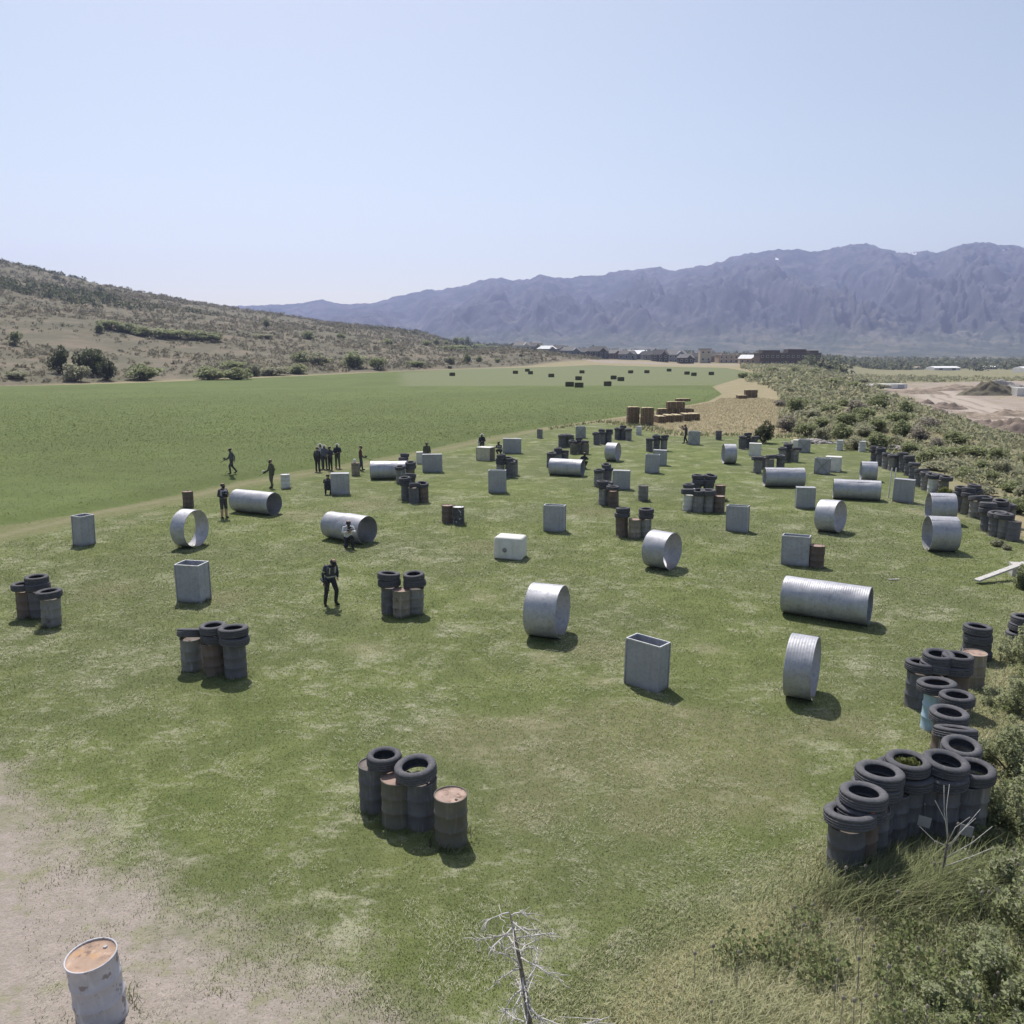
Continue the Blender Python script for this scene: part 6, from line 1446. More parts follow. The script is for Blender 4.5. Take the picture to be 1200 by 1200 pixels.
for x, y, w, h, label in SHEDS:
    t = thing('shed', label, 'shed', (x, y, hz(x, y) - 0.3), (0, 0, R(4)), 'pale sheds in the valley')
    link('wall', mesh_from('wall', *box_vf(0, 0, h * 0.35, w, 14, h * 0.7), [M['wall_white']]), t)
    H = h * 0.7
    V = [(-w / 2, -7.5, H), (w / 2, -7.5, H), (w / 2, 7.5, H), (-w / 2, 7.5, H), (-w / 2, 0, h), (w / 2, 0, h)]
    link('roof', mesh_from('roof', V, [(0, 1, 5, 4), (2, 3, 4, 5), (0, 4, 3), (1, 2, 5), (0, 3, 2, 1)], [M['roof_tan' if 'smaller' in label else 'roof_whitemetal']]), t)
    for q in (-0.25, 0.25):
        link('door', mesh_from('door', *box_vf(q * w, -7.05, H * 0.42, 3.2, 0.1, H * 0.8), [M['roof_grey']]), t)

# ---------------------------------------------------------------- foliage
def leaf_cloud(centres, sizes, n, leaf, seed, up=0.0, flat=1.0):
    """n small triangles spread through ellipsoid lobes: V, F, rnd"""
    g = np.random.default_rng(seed)
    w = np.array([s[0] * s[1] * s[2] for s in sizes]) ** 0.67; w /= w.sum()
    which = g.choice(len(centres), n, p=w)
    C = np.array(centres)[which]; Sz = np.array(sizes)[which]
    d = g.normal(size=(n, 3)); d /= np.linalg.norm(d, axis=1)[:, None]
    rr = g.uniform(0.45, 1.0, n) ** 0.6
    P = C + d * Sz * rr[:, None]
    P[:, 2] = np.maximum(P[:, 2], 0.02)
    a = g.normal(size=(n, 3)); a[:, 2] = a[:, 2] * flat + up; a /= np.linalg.norm(a, axis=1)[:, None]
    b = np.cross(a, g.normal(size=(n, 3))); b /= np.linalg.norm(b, axis=1)[:, None]
    s = leaf * g.uniform(0.6, 1.4, n)[:, None]
    V = np.stack([P - b * s * 0.45, P + b * s * 0.45, P + a * s], 1).reshape(-1, 3)
    Fi = np.arange(n * 3).reshape(-1, 3)
    r = np.repeat(g.uniform(0, 1, n), 3)
    return V, Fi, r

def shrub_mesh(kind, seed, n=1500):
    """unit shrub: about 1 wide, 1 high"""
    q = random.Random(seed)
    cs, ss = [], []
    for i in range(q.randint(6, 9)):
        a = q.uniform(0, 6.28); r = q.uniform(0.05, 0.34)
        sz = q.uniform(0.12, 0.24)
        cs.append((r * math.cos(a), r * math.sin(a), q.uniform(0.22, 0.78) * (1 - r * 0.8)))
        ss.append((sz, sz, sz * q.uniform(0.8, 1.3)))
    cs.append((0, 0, 0.3)); ss.append((0.33, 0.33, 0.28))
    V, Fi, r = leaf_cloud(cs, ss, n, 0.062, seed, 0.3)
    return mesh_np('crown', V, Fi, 3, M['leaf_' + kind], r), cs
def stems_mesh(cs, seed):
    q = random.Random(seed); parts = []
    for c in cs[:7]:
        parts.append(tube_vf([(q.uniform(-.03, .03), q.uniform(-.03, .03), -0.05), (c[0] * 0.5, c[1] * 0.5, c[2] * 0.55), c], [0.018, 0.012, 0.005], 5))
    return mesh_from('stem', *join(*parts), [M['bark']])
SHRUB = {}
for kd in ('green', 'grey', 'greyer', 'dark', 'yellow'):
    SHRUB[kd] = []
    for i in range(4 if kd in ('green', 'grey') else 2):
        me, cs = shrub_mesh(kd, hash((len(kd), i)) % 1000 + i * 31 + len(kd) * 7, 1700)
        SHRUB[kd].append((me, stems_mesh(cs, i)))
M['leaf_weed'] = leaf_material('weed_bush_leaf', (0.26, 0.30, 0.15), (0.44, 0.48, 0.27), (0.46, 0.44, 0.33), 0.3)
SHRUB['weed'] = []
for i in range(3):
    q_ = random.Random(40 + i); cs = []; ss = []
    for j in range(22):
        a_ = q_.uniform(0, 6.28); r_ = q_.uniform(0.0, 0.46); cs.append((r_ * math.cos(a_), r_ * math.sin(a_), q_.uniform(0.08, 0.85) * (1.05 - r_ * 1.3))); s_ = q_.uniform(0.05, 0.15); ss.append((s_, s_, s_ * q_.uniform(1.0, 2.2)))
    V, Fi, r = leaf_cloud(cs, ss, 4600, 0.034, 60 + i, 0.5)
    SHRUB['weed'].append((mesh_np('crown', V, Fi, 3, M['leaf_weed'], r), stems_mesh(cs, 50 + i)))
NAMES = {'T1': 'dark upright tree at the hill foot, narrower of the dark ones', 'T2': 'largest dark round tree at the foot of the hillside', 'T3': 'dark low tree leaning out from the largest dark tree',
         'EDGE': 'dark green bush standing at the far edge of the lawn before the dry grass'}
ORDINAL = 'first second third fourth fifth sixth seventh eighth ninth tenth'.split()
KW = {'green': 'green', 'grey': 'grey-green', 'greyer': 'dry brownish grey', 'dark': 'dark', 'yellow': 'yellow-green'}
for i, (x, y, w, h, kd, key) in enumerate(SHRUBS):
    if key in NAMES: lab, grp = NAMES[key], None
    elif key == 'hill' and hill_st(x, y)[0] < 45: lab, grp = f'{KW[kd]} shrub at the foot of the hillside where the crop field ends', 'shrubs at the hill foot'
    elif key == 'hill': lab, grp = f'{KW[kd]} shrub growing on the dry scrubby hillside', 'shrubs on the hillside'
    elif key == 'ridge': lab, grp = 'small green tree in the line along the low hill shoulder', 'trees along the hill shoulder'
    elif key == 'thicket' and y > 200: lab, grp = f'{KW[kd]} shrub at the far end of the thicket below the large dark building', 'shrubs at the far end of the thicket'
    elif key == 'thicket' and poly_dist(np.array([x]), np.array([y]), LAWN)[0] > -14: lab, grp = f'{KW[kd]} shrub on the bank just behind the tyre wall and lawn edge', 'shrubs just behind the tyre wall'
    elif key == 'bank': lab, grp = f'leafy {KW[kd]} weed bush on the near bank, {ORDINAL[sorted((s for s in SHRUBS if s[5] == key), key=lambda s: -s[1]).index(SHRUBS[i])]} counted from the far end', 'weed bushes on the near bank'
    elif key == 'wallbush': lab, grp = f'{KW[kd]} bush growing against the tyre wall at the lawn edge', 'bushes along the tyre wall'
    else: lab, grp = f'{KW[kd]} shrub in the thicket between the lawn and the dirt site', 'shrubs of the thicket'
    nm = 'tree' if key in ('T1', 'T2', 'T3', 'ridge') else 'shrub'
    t = thing(nm, lab, nm, (x, y, hz(x, y) - 0.05), (0, 0, rnd.uniform(0, 6.28)), grp)
    q_ = 1.4 if key in ('hill', 'T1', 'T2', 'T3', 'ridge') else 1.15
    t.scale = (w * q_, w * q_, h * q_)
    if key == 'bank': kd = 'weed'
    me, st = SHRUB[kd][i % len(SHRUB[kd])]
    link('crown', me, t); link('trunk' if nm == 'tree' else 'stem', st, t)

def scatter_scrub(name, X, Y, W, Hh, mat, per, leaf, label, cat, seed):
    """many low bushes too small to count, one mesh"""
    g = np.random.default_rng(seed); n = len(X)
    Z = height(X, Y)
    d = g.normal(size=(n, per, 3)); d /= np.linalg.norm(d, axis=2)[..., None]; d[..., 2] = np.abs(d[..., 2])
    P = np.stack([X, Y, Z], 1)[:, None, :] + d * np.stack([W / 2, W / 2, Hh], 1)[:, None, :] * g.uniform(0.5, 1, (n, per, 1))
    a = g.normal(size=(n, per, 3)); a[..., 2] += 0.6; a /= np.linalg.norm(a, axis=2)[..., None]
    b = np.cross(a, g.normal(size=(n, per, 3))); b /= np.linalg.norm(b, axis=2)[..., None]
    s = (leaf * W)[:, None, None] * g.uniform(0.6, 1.4, (n, per, 1))
    V = np.stack([P - b * s * 0.5, P + b * s * 0.5, P + a * s], 2).reshape(-1, 3)
    r = np.repeat(np.clip(g.uniform(0, 1, (n, 1)) * 0.7 + g.uniform(0, 0.3, (n, per)), 0, 1).ravel(), 3)
    o = link(name, mesh_np(name, V, np.arange(len(V)).reshape(-1, 3), 3, mat, r))
    return tag(o, label, cat, kind='stuff')

def polar(n, a0, a1, r0, r1, seed, power=1.0):
    g = np.random.default_rng(seed)
    a = np.radians(g.uniform(a0, a1, n)); r = r0 * (r1 / r0) ** (g.uniform(0, 1, n) ** power)
    return r * np.sin(a), r * np.cos(a), g
# sagebrush on the hillside
X, Y, g = polar(52000, -42, 6, 190, 1500, 51)
s_, t_ = hill_st(X, Y)
keep = (s_ > 3) & (s_ < 760) & (fbm(X / 40, Y / 40, 3, 61) + 0.35 * fbm(X / 11, Y / 11, 2, 63) > g.uniform(-0.55, 0.45, len(X)))
X, Y = X[keep], Y[keep]; W = g.uniform(0.4, 1.5, len(X)) ** 2 * 1.3 * np.clip(np.hypot(X, Y) / 350, 0.75, 2.2)
scatter_scrub('sagebrush', X, Y, W, W * g.uniform(0.35, 0.6, len(X)), M['sage'], 22, 0.22, 'low grey-brown sagebrush covering the dry hillside', 'sagebrush', 71)
# oak scrub on the upper slope
X, Y, g = polar(9000, -42, 0, 500, 1400, 52)
s_, t_ = hill_st(X, Y)
keep = (s_ > 250) & (s_ < 780) & (fbm(X / 90, Y / 90, 3, 65) + 0.5 * sstep(560, 690, s_) > 0.22 + g.uniform(-0.1, 0.1, len(X)))
X, Y = X[keep], Y[keep]; W = g.uniform(3, 7, len(X))
scatter_scrub('hill_scrub', X, Y, W, W * 0.6, M['leaf_dark'], 26, 0.2, 'dark scrub patches along the upper hillside', 'scrub', 72)
# undergrowth of the thicket to the right
X, Y, g = polar(52000, 14, 46, 50, 520, 53)
ex = np.interp(Y, [e[0] for e in EDGE_X], [e[1] for e in EDGE_X])
dl = poly_dist(X, Y, LAWN); ds = poly_dist(X, Y, SITE)
keep = (dl < -2.0) & (ds < -1.5) & (poly_dist(X, Y, ALFALFA) < -3) & (X / Y > 0.32 - 0.05 * sstep(150, 260, Y)) & (fbm(X / 9, Y / 9, 3, 66) > g.uniform(-0.25, 0.45, len(X)))
X, Y = X[keep], Y[keep]; W = g.uniform(0.5, 1.7, len(X)) * np.clip(np.hypot(X, Y) / 130, 0.6, 1.8)
scatter_scrub('undergrowth', X, Y, W, W * g.uniform(0.4, 0.75, len(X)), leaf_material('undergrowth_leaf', (0.30, 0.315, 0.175), (0.44, 0.44, 0.28), (0.46, 0.39, 0.28), 0.35), 16, 0.24, 'grey-green undergrowth filling the gaps of the thicket', 'undergrowth', 73)
# valley trees
X, Y, g = polar(8000, 16, 44, 345, 2000, 54)
keep = (fbm(X / 120, Y / 120, 3, 67) > -0.12) & (poly_dist(X, Y, SITE) < -10) & ((X / Y > 0.34) | (Y > 800)) & ((np.hypot(X, Y) > 500) | (X / Y > 0.48))
X, Y = X[keep], Y[keep]; W = g.uniform(5, 12, len(X))
scatter_scrub('valley_woodland', X, Y, W, W * g.uniform(0.4, 0.75, len(X)), leaf_material('valley_leaf', (0.11, 0.13, 0.075), (0.20, 0.215, 0.12), (0.2, 0.19, 0.13), 0.2), 24, 0.22, 'dark trees filling the valley floor below the mountains', 'woodland', 74)
X, Y, g = polar(420, -4, 22, 690, 1400, 55)
W = g.uniform(4, 9, len(X))
scatter_scrub('house_garden_trees', X, Y, W, W * 0.7, M['leaf_dark'], 22, 0.26, 'garden trees between and behind the far houses', 'trees', 75)

# ---------------------------------------------------------------- grass
def blades(name, X, Y, Hh, Wd, bend, mat, label, seg=1, seed=1, kind='stuff', cat='grass', zoff=0.0, wind=(0.25, 0.1)):
    g = np.random.default_rng(seed); n = len(X)
    Z = height(X, Y) + zoff
    a = g.uniform(0, 2 * np.pi, n); lean = g.uniform(0.15, 1.0, n) * bend
    dx, dy = np.cos(a) * lean * Hh + wind[0] * Hh * bend, np.sin(a) * lean * Hh + wind[1] * Hh * bend
    pa = g.uniform(0, 2 * np.pi, n); px, py = np.cos(pa) * Wd / 2, np.sin(pa) * Wd / 2
    rows = []
    for k in range(seg + 1):
        f = k / (seg + 1); q = f ** 1.8; wk = 1 - 0.55 * f
        cx, cy, cz = X + dx * q, Y + dy * q, Z + Hh * (f - 0.25 * bend * f * f)
        rows += [np.stack([cx - px * wk, cy - py * wk, cz], 1), np.stack([cx + px * wk, cy + py * wk, cz], 1)]
    rows.append(np.stack([X + dx, Y + dy, Z + Hh * (1 - 0.25 * bend)], 1))
    nv = len(rows); V = np.stack(rows, 1).reshape(-1, 3)
    base = np.arange(n)[:, None] * nv
    tris = []
    for k in range(seg):
        tris += [[2 * k, 2 * k + 1, 2 * k + 3], [2 * k, 2 * k + 3, 2 * k + 2]]
    tris.append([2 * seg, 2 * seg + 1, 2 * seg + 2])
    Fi = (base[:, None, :] + np.array(tris)[None]).reshape(-1, 3)
    r = np.repeat(g.uniform(0, 1, n), nv)
    return tag(link(name, mesh_np(name, V, Fi, 3, mat, r)), label, cat, kind=kind)

def in_frame(n, y0, y1, seed, spread=0.66, power=1.0):
    g = np.random.default_rng(seed)
    y = y0 * (y1 / y0) ** (g.uniform(0, 1, n) ** power); x = y * g.uniform(-spread, spread, n)
    return x, y, g
# short lawn grass, thinning out with distance
x, y, g = in_frame(520000, 8.5, 70, 81)
dl = poly_dist(x, y, LAWN) + 0.8 * fbm(x * 0.8, y * 0.8, 3, 83); dd = poly_dist(x, y, DIRT) + 1.0 * fbm(x * 0.5, y * 0.5, 3, 84)
keep = (dl > 0) & (g.uniform(0, 1, len(x)) < 1 - 0.9 * sstep(-1.2, 0.7, dd)) & (g.uniform(0, 1, len(x)) > sstep(24, 68, y))
wv = np.zeros(len(x))
for wx, wy, wr in WORN: wv += np.exp(-((x - wx) ** 2 + (y - wy) ** 2) / (wr * wr))
keep &= g.uniform(0, 1, len(x)) > 0.5 * np.clip(wv, 0, 1)
x, y = x[keep], y[keep]
sc = np.clip(y / 16, 0.85, 2.4)
blades('lawn_grass', x, y, g.uniform(0.018, 0.045, len(x)) * sc ** 0.7, 0.010 * sc, 1.0, M['grass'], 'short mown grass of the playing field', 1, 85)
# pale clippings left by the mower, lying in wisps
x, y, g = in_frame(150000, 8.8, 60, 110)
dl = poly_dist(x, y, LAWN)
cl = fbm(x * 0.33, y * 0.33, 3, 111) * 0.6 + fbm(x * 1.9, y * 1.9, 3, 112)
keep = (dl > 0.2) & (cl > 0.18) & (g.uniform(0, 1, len(x)) > sstep(20, 60, y) * 0.8)
x, y = x[keep], y[keep]; n = len(x)
a_ = R(20) + 1.2 * fbm(x * 0.3, y * 0.3, 2, 113) * 2 + g.normal(0, 0.6, n)
ln = g.uniform(0.04, 0.12, n) * np.clip(y / 18, 0.7, 2); wd = 0.008 * np.clip(y / 16, 0.8, 2.4)
z = height(x, y) + g.uniform(0.025, 0.06, n)
dxy = np.stack([np.cos(a_), np.sin(a_)], 1); nxy = np.stack([-np.sin(a_), np.cos(a_)], 1)
P0 = np.stack([x, y], 1)
V = np.stack([np.column_stack([P0 - dxy * ln[:, None] / 2 - nxy * wd[:, None] / 2, z]), np.column_stack([P0 - dxy * ln[:, None] / 2 + nxy * wd[:, None] / 2, z]), np.column_stack([P0 + dxy * ln[:, None] / 2, z + g.uniform(-0.015, 0.02, n)])], 1).reshape(-1, 3)
tag(link('grass_clippings', mesh_np('grass_clippings', V, np.arange(3 * n).reshape(-1, 3), 3, grass_material('dry_clippings', False, (0.40, 0.39, 0.28), (0.52, 0.50, 0.39), (0.60, 0.58, 0.49)), np.repeat(g.uniform(0, 1, n), 3))), 'pale dry clippings lying in wisps on the lawn', 'grass', kind='stuff')
# tufts in the bare soil
x, y, g = in_frame(26000, 8.6, 16, 86)
dd = poly_dist(x, y, DIRT)
keep = (dd > -0.5) & (fbm(x * 1.3, y * 1.3, 3, 87) > 0.05 + 0.15 * sstep(0, 2, dd))
x, y = x[keep], y[keep]
blades('dry_grass_tufts', x, y, g.uniform(0.03, 0.10, len(x)), 0.010, 0.9, M['tall_grass'], 'thin dry grass on the bare soil', 2, 88)
# tall weeds in the near corner
x, y, g = in_frame(420000, 8.2, 34, 89, 0.72)
dl = poly_dist(x, y, LAWN) + 0.5 * fbm(x * 1.1, y * 1.1, 3, 90)
ok = (dl < 0.75) & (x > -1.2) & (poly_dist(x, y, DIRT) < -0.6)
x, y, dl = x[ok], y[ok], dl[ok]
hgt = g.uniform(0.12, 0.42, len(x)) * (0.35 + 0.65 * sstep(0, 2.0, -dl)) * (0.65 + 0.5 * fbm(x * 0.7, y * 0.7, 3, 91))
blades('tall_grass', x, y, np.maximum(hgt, 0.05), 0.009, 1.2, M['tall_grass'], 'tall yellow-green weeds on the bank in the near corner', 2, 92)
g = np.random.default_rng(120)
x = g.uniform(4, 24, 150000); y = g.uniform(12.5, 36, 150000)
dl = poly_dist(x, y, LAWN) + 0.5 * fbm(x * 1.1, y * 1.1, 3, 90)
ok = (dl < 0.1) & (x / y < 0.72)
x, y, dl = x[ok], y[ok], dl[ok]
blades('bank_grass', x, y, g.uniform(0.12, 0.42, len(x)) * (0.35 + 0.65 * sstep(0, 2.5, -dl)) * (0.7 + 0.5 * fbm(x * 0.6, y * 0.6, 3, 121)), 0.022, 1.0, M['tall_grass'], 'weedy grass on the bank beside the tyre heap', 2, 122)
# long seeding grass in front of the tyre heap
cx0, cy0 = [t for t in TYRES if 'orange sticker' in t[8]][0][:2]
g = np.random.default_rng(93); n = 5200
x = cx0 + 0.9 + g.normal(0, 0.85, n); y = cy0 - 0.75 + g.normal(0, 0.32, n) + 0.12 * (x - cx0)
blades('seeding_grass', x, y, g.uniform(0.25, 0.75, n), 0.011, 0.9, M['tuft'], 'long seeding grass in front of the tyre heap', 3, 94, wind=(0.5, 0.05))
# broad leaved weeds and thistle heads
x, y, g = in_frame(6000, 8.4, 30, 95, 0.72)
dl = poly_dist(x, y, LAWN)
cl = fbm(x * 0.55, y * 0.55, 3, 96)
keep = (dl < -0.5) & (x > 1.0) & ((cl > 0.12) | (x / y > 0.50)) & (poly_dist(x, y, DIRT) < 0)
x, y = x[keep], y[keep]
scatter_scrub('broadleaf_weeds', x, y, g.uniform(0.25, 0.6, len(x)), g.uniform(0.2, 0.5, len(x)), leaf_material('weed_leaf', (0.17, 0.21, 0.08), (0.31, 0.36, 0.16), (0.36, 0.35, 0.23), 0.3), 44, 0.10, 'broad leaved weeds growing through the tall grass', 'weeds', 97)
x, y, g = in_frame(900, 8.6, 22, 98, 0.7)
dl = poly_dist(x, y, LAWN)
keep = (dl < 0.1) & (x > 0.8) & ((x / y > 0.42) | (g.uniform(0, 1, len(x)) < 0.22))
x, y = x[keep][:70], y[keep][:70]
parts = []
for a_, b_ in zip(x, y):
    z0 = 0.0; hh = rnd.uniform(0.35, 0.62); lx, ly = rnd.uniform(-.06, .06), rnd.uniform(-.06, .06)
    parts.append(tube_vf([(a_, b_, z0), (a_ + lx * .5, b_ + ly * .5, z0 + hh * .6), (a_ + lx, b_ + ly, z0 + hh)], [0.006, 0.005, 0.004], 4))
    rr_ = rnd.uniform(0.016, 0.028)
    parts.append(([(a_ + lx + p[0], b_ + ly + p[1], z0 + hh + p[2]) for p in lathe([(0.002, -rr_), (rr_ * .8, -rr_ * .4), (rr_, 0.2 * rr_), (rr_ * .7, rr_ * 1.2), (0.002, rr_ * 1.8)], 7)[0]], lathe([(0, 0)] * 5, 7)[1]))
tag(link('thistles', mesh_from('thistles', *join(*parts), [plain('thistle_head', (0.27, 0.235, 0.20), 0.9, 0.3, 20)])), 'dry thistle stalks with pale round heads among the weeds', 'weeds', kind='stuff')
# weeds at the feet of bunkers and boxes
bx, by = [], []
g = np.random.default_rng(99)
foot = [(d[0], d[1], 0.33) for d in DRUMS if d[1] < 60] + [(b[0], b[1], 0.42) for b in BOXES if b[1] < 60] + [(t[0], t[1], 0.5) for t in TUBES if t[1] < 45]
for fx, fy, fr in foot:
    n = int(g.integers(60, 230)); a = g.uniform(0, 6.28, n)
    a = np.where(g.uniform(0, 1, n) < 0.5, g.normal(g.uniform(0, 6.28), 0.7, n), a)
    rr_ = fr + np.abs(g.normal(0, 0.08, n))
    bx.append(fx + rr_ * np.cos(a)); by.append(fy + rr_ * np.sin(a))
x, y = np.concatenate(bx), np.concatenate(by)
blades('foot_weeds', x, y, g.uniform(0.06, 0.26, len(x)) * g.uniform(0.4, 1, len(x)), 0.014, 0.9, M['tuft'], 'unmown weeds around the feet of the bunkers', 2, 100)
# weeds growing inside one tyre of the heap
wt = [t for t in TYRES if 'green weeds growing inside it' in t[8]][0]
V, Fi, r = leaf_cloud([(wt[0], wt[1], wt[2] - 0.02), (wt[0] + 0.06, wt[1] - 0.04, wt[2] + 0.04)], [(0.22, 0.22, 0.10), (0.12, 0.12, 0.10)], 420, 0.06, 101, 0.6)
tag(link('tyre_weeds', mesh_np('tyre_weeds', V, Fi, 3, M['leaf_yellow'], r)), 'green weeds growing inside a tyre of the heap', 'weeds', kind='stuff')
# alfalfa canopy: leafy tufts, denser near the track
x, y, g = in_frame(330000, 34, 210, 102, 0.72, 0.95)
keep = (poly_dist(x, y, ALFALFA) > -0.2 + 0.5 * fbm(x * 0.6, y * 0.6, 3, 103)) & (g.uniform(0, 1, len(x)) > sstep(70, 205, y))
x, y = x[keep], y[keep]
n = len(x)
blades('alfalfa', x, y, g.uniform(0.03, 0.14, n) * np.clip(y / 60, 0.8, 1.4), 0.055 * np.clip(y / 60, 0.7, 1.8), 1.2, M['alfalfa'], 'dense green alfalfa crop of the hay field', 1, 104, zoff=-0.03)
# rough grass at the far edge of the lawn and the dry strip behind
g = np.random.default_rng(105); n = 60000
x = g.uniform(4, 45, n); y = g.uniform(62, 150, n)
dl = poly_dist(x, y, LAWN)
keep = (dl < 0.2) & (poly_dist(x, y, ALFALFA) < -1.0) & (poly_dist(x, y, SITE) < 0)
x, y, dl = x[keep], y[keep], dl[keep]
fr = dl > -2.2
blades('verge_weeds', x[fr], y[fr], g.uniform(0.15, 0.5, fr.sum()), 0.09, 0.8, M['tuft'], 'green weedy verge at the far edge of the lawn', 1, 107)
x, y = x[~fr], y[~fr]
blades('rough_grass', x, y, g.uniform(0.08, 0.28, len(x)), 0.05, 1.0, grass_material('rough_grass', False, (0.30, 0.26, 0.15), (0.40, 0.33, 0.20), (0.48, 0.39, 0.25)), 'rough dry grass behind the far edge of the lawn', 1, 106)

# ---------------------------------------------------------------- dead conifer and bare sapling
def dead_tree():
    x, y = TREE
    q = random.Random(5)
    t = thing('dead_tree', 'small dead bare conifer with pale twisted twigs in the foreground', 'tree', (x, y, hz(x, y) - 0.1))
    top = Vector((-0.33, 0.05, 2.32))
    tp = [Vector((0, 0, 0)), Vector((-0.06, 0.0, 0.6)), Vector((-0.13, 0.02, 1.15)), Vector((-0.22, 0.03, 1.75)), top]
    link('trunk', mesh_from('trunk', *tube_vf(tp, [0.045, 0.038, 0.032, 0.022, 0.006], 8), [M['deadbark']], smooth=True), t)
    def at(f):
        s = f * (len(tp) - 1); i = min(int(s), len(tp) - 2); return tp[i].lerp(tp[i + 1], s - i)
    for b in range(36):
        f = 0.22 + 0.77 * (b / 35) ** 0.9
        p = at(f); a = q.uniform(0, 6.28); ln = q.uniform(0.35, 0.95) * (1.15 - 0.55 * f)
        d = Vector((math.cos(a), math.sin(a), q.uniform(-0.15, 0.4))).normalized()
        pts = [p]; rad_ = [0.0115]
        for s in range(4):
            d = (d + Vector((q.uniform(-.3, .3), q.uniform(-.3, .3), q.uniform(-.32, .12)))).normalized()
            pts.append(pts[-1] + d * ln / 4); rad_.append(0.0115 - 0.0017 * (s + 1))
        parts = [tube_vf(pts, rad_, 5)]
        for s in range(q.randint(8, 14)):
            i = q.randint(1, 3); pp = pts[i].lerp(pts[i + 1], q.random()); dd = (d + Vector((q.gauss(0, 1), q.gauss(0, 1), q.gauss(-.2, .8)))).normalized()
            tw = [pp]; l2 = q.uniform(0.06, 0.20)
            for u in range(3):
                dd = (dd + Vector((q.gauss(0, .45), q.gauss(0, .45), q.gauss(-0.12, .45)))).normalized(); tw.append(tw[-1] + dd * l2 / 3)
            parts.append(tube_vf(tw, [0.0048, 0.0042, 0.0036, 0.0028], 4))
        link('branch', mesh_from('branch', *join(*parts), [M['deadwood']], smooth=True), t)
    # the long low limb pointing aside
    p = at(0.30); pts = [p, p + Vector((0.3, 0.02, 0.10)), p + Vector((0.62, 0.03, 0.14)), p + Vector((0.9, 0.03, 0.24))]
    link('branch', mesh_from('branch', *join(tube_vf(pts, [0.014, 0.011, 0.008, 0.004], 6), *[tube_vf([pts[1].lerp(pts[3], q.random()), pts[2] + Vector((q.uniform(-.4, .4), q.uniform(-.15, .15), q.uniform(-.2, .12)))], [0.005, 0.003], 4) for _ in range(9)]), [M['deadwood']]), t)
dead_tree()
def sapling():
    x, y = SAPLING
    q = random.Random(8)
    t = thing('bare_sapling', 'leafless forked sapling standing in front of the tyre heap', 'sapling', (x, y, hz(x, y) - 0.05))
    link('trunk', mesh_from('trunk', *tube_vf([(0, 0, 0), (0.02, 0, 0.45), (0.04, 0.01, 0.85), (0.05, 0.02, 1.05)], [0.022, 0.02, 0.018, 0.012], 7), [M['deadbark']], smooth=True), t)
    for dx, dz, z0 in [(-0.32, 0.75, 0.95), (-0.10, 0.85, 1.0), (0.05, 0.80, 1.0), (0.45, 0.75, 0.75), (0.60, 0.62, 0.65), (0.34, 0.6, 0.8), (0.70, 0.35, 0.5), (0.22, 0.55, 0.9), (-0.55, 0.45, 0.85), (0.5, 0.1, 0.35)]:
        p0 = Vector((0.04, 0.01, z0)); p2 = p0 + Vector((dx, q.uniform(-.2, .2), dz)); pm = p0.lerp(p2, 0.5) + Vector((q.uniform(-.05, .05), q.uniform(-.05, .05), -0.06 if dx < -.4 else 0.02))
        link('branch', mesh_from('branch', *tube_vf([p0, pm, p2], [0.008, 0.006, 0.0035], 5), [M['deadwood']], smooth=True), t)
sapling()

# ---------------------------------------------------------------- building site heaps and the rubble by the lawn
def heap(x, y, w, d, h, name, label, mat, seed, cat):
    g = 30
    A, B = np.meshgrid(np.linspace(-1, 1, g + 1), np.linspace(-1, 1, g + 1), indexing='ij')
    n = fbm(A * 2.3 + seed, B * 2.3, 4, seed) + 0.35 * fbm(A * 9 + seed, B * 9, 2, seed)
    zz = np.maximum(0, 1 - np.hypot(A, B) ** 1.5) * h * (1 + 0.6 * n)
    PX, PY = x + A * w / 2, y + B * d / 2
    V = np.stack([PX.ravel(), PY.ravel(), (zz - 0.15 + height(PX, PY)).ravel()], 1)
    i, j = np.meshgrid(np.arange(g), np.arange(g), indexing='ij'); i = i.ravel(); j = j.ravel()
    Fi = np.stack([i * (g + 1) + j, (i + 1) * (g + 1) + j, (i + 1) * (g + 1) + j + 1, i * (g + 1) + j + 1], 1)
    return tag(link(name, mesh_np(name, V, Fi, 4, mat, smooth=True)), label, cat)
M['site_soil'] = plain('tan_soil', (0.30, 0.24, 0.185), 0.95, 0.3, 0.5)
M['leaf_dark_heap'] = plain('brush_heap', (0.13, 0.115, 0.08), 0.95, 0.4, 0.5)
for x, y, w, d, h, lab, mt, nm in SITE_HEAPS:
    heap(x, y, w, d, h, nm, lab, M[mt], int(x) % 97, 'soil heap' if nm == 'soil_heap' else 'rubble')
def rocks(name, x, y, w, d, n, smin, smax, mat, label, seed):
    q = random.Random(seed); parts = []; zc = hz(x, y)
    for i in range(n):
        px, py = x + q.gauss(0, w / 3), y + q.gauss(0, d / 3); s = q.uniform(smin, smax)
        bm = bmesh.new(); bmesh.ops.create_icosphere(bm, subdivisions=1, radius=s)
        for v in bm.verts: v.co *= q.uniform(0.6, 1.15); v.co.z *= 0.7
        z = zc; hump = max(0, 1 - math.hypot((px - x) / w, (py - y) / d) * 1.6) * min(w, d) * 0.16
        parts.append(([(v.co.x + px, v.co.y + py, v.co.z + z + hump + s * 0.2) for v in bm.verts], [tuple(v.index for v in f.verts) for f in bm.faces])); bm.free()
    return tag(link(name, mesh_from(name, *join(*parts), [mat])), label, 'rubble', kind='stuff')
for i, (x, y, w, d, n, a, b, lab) in enumerate(ROCKS):
    rocks('rubble', x, y, w, d, n, a, b, M['rock'] if i != 2 else M['soil'], lab, i + 3)
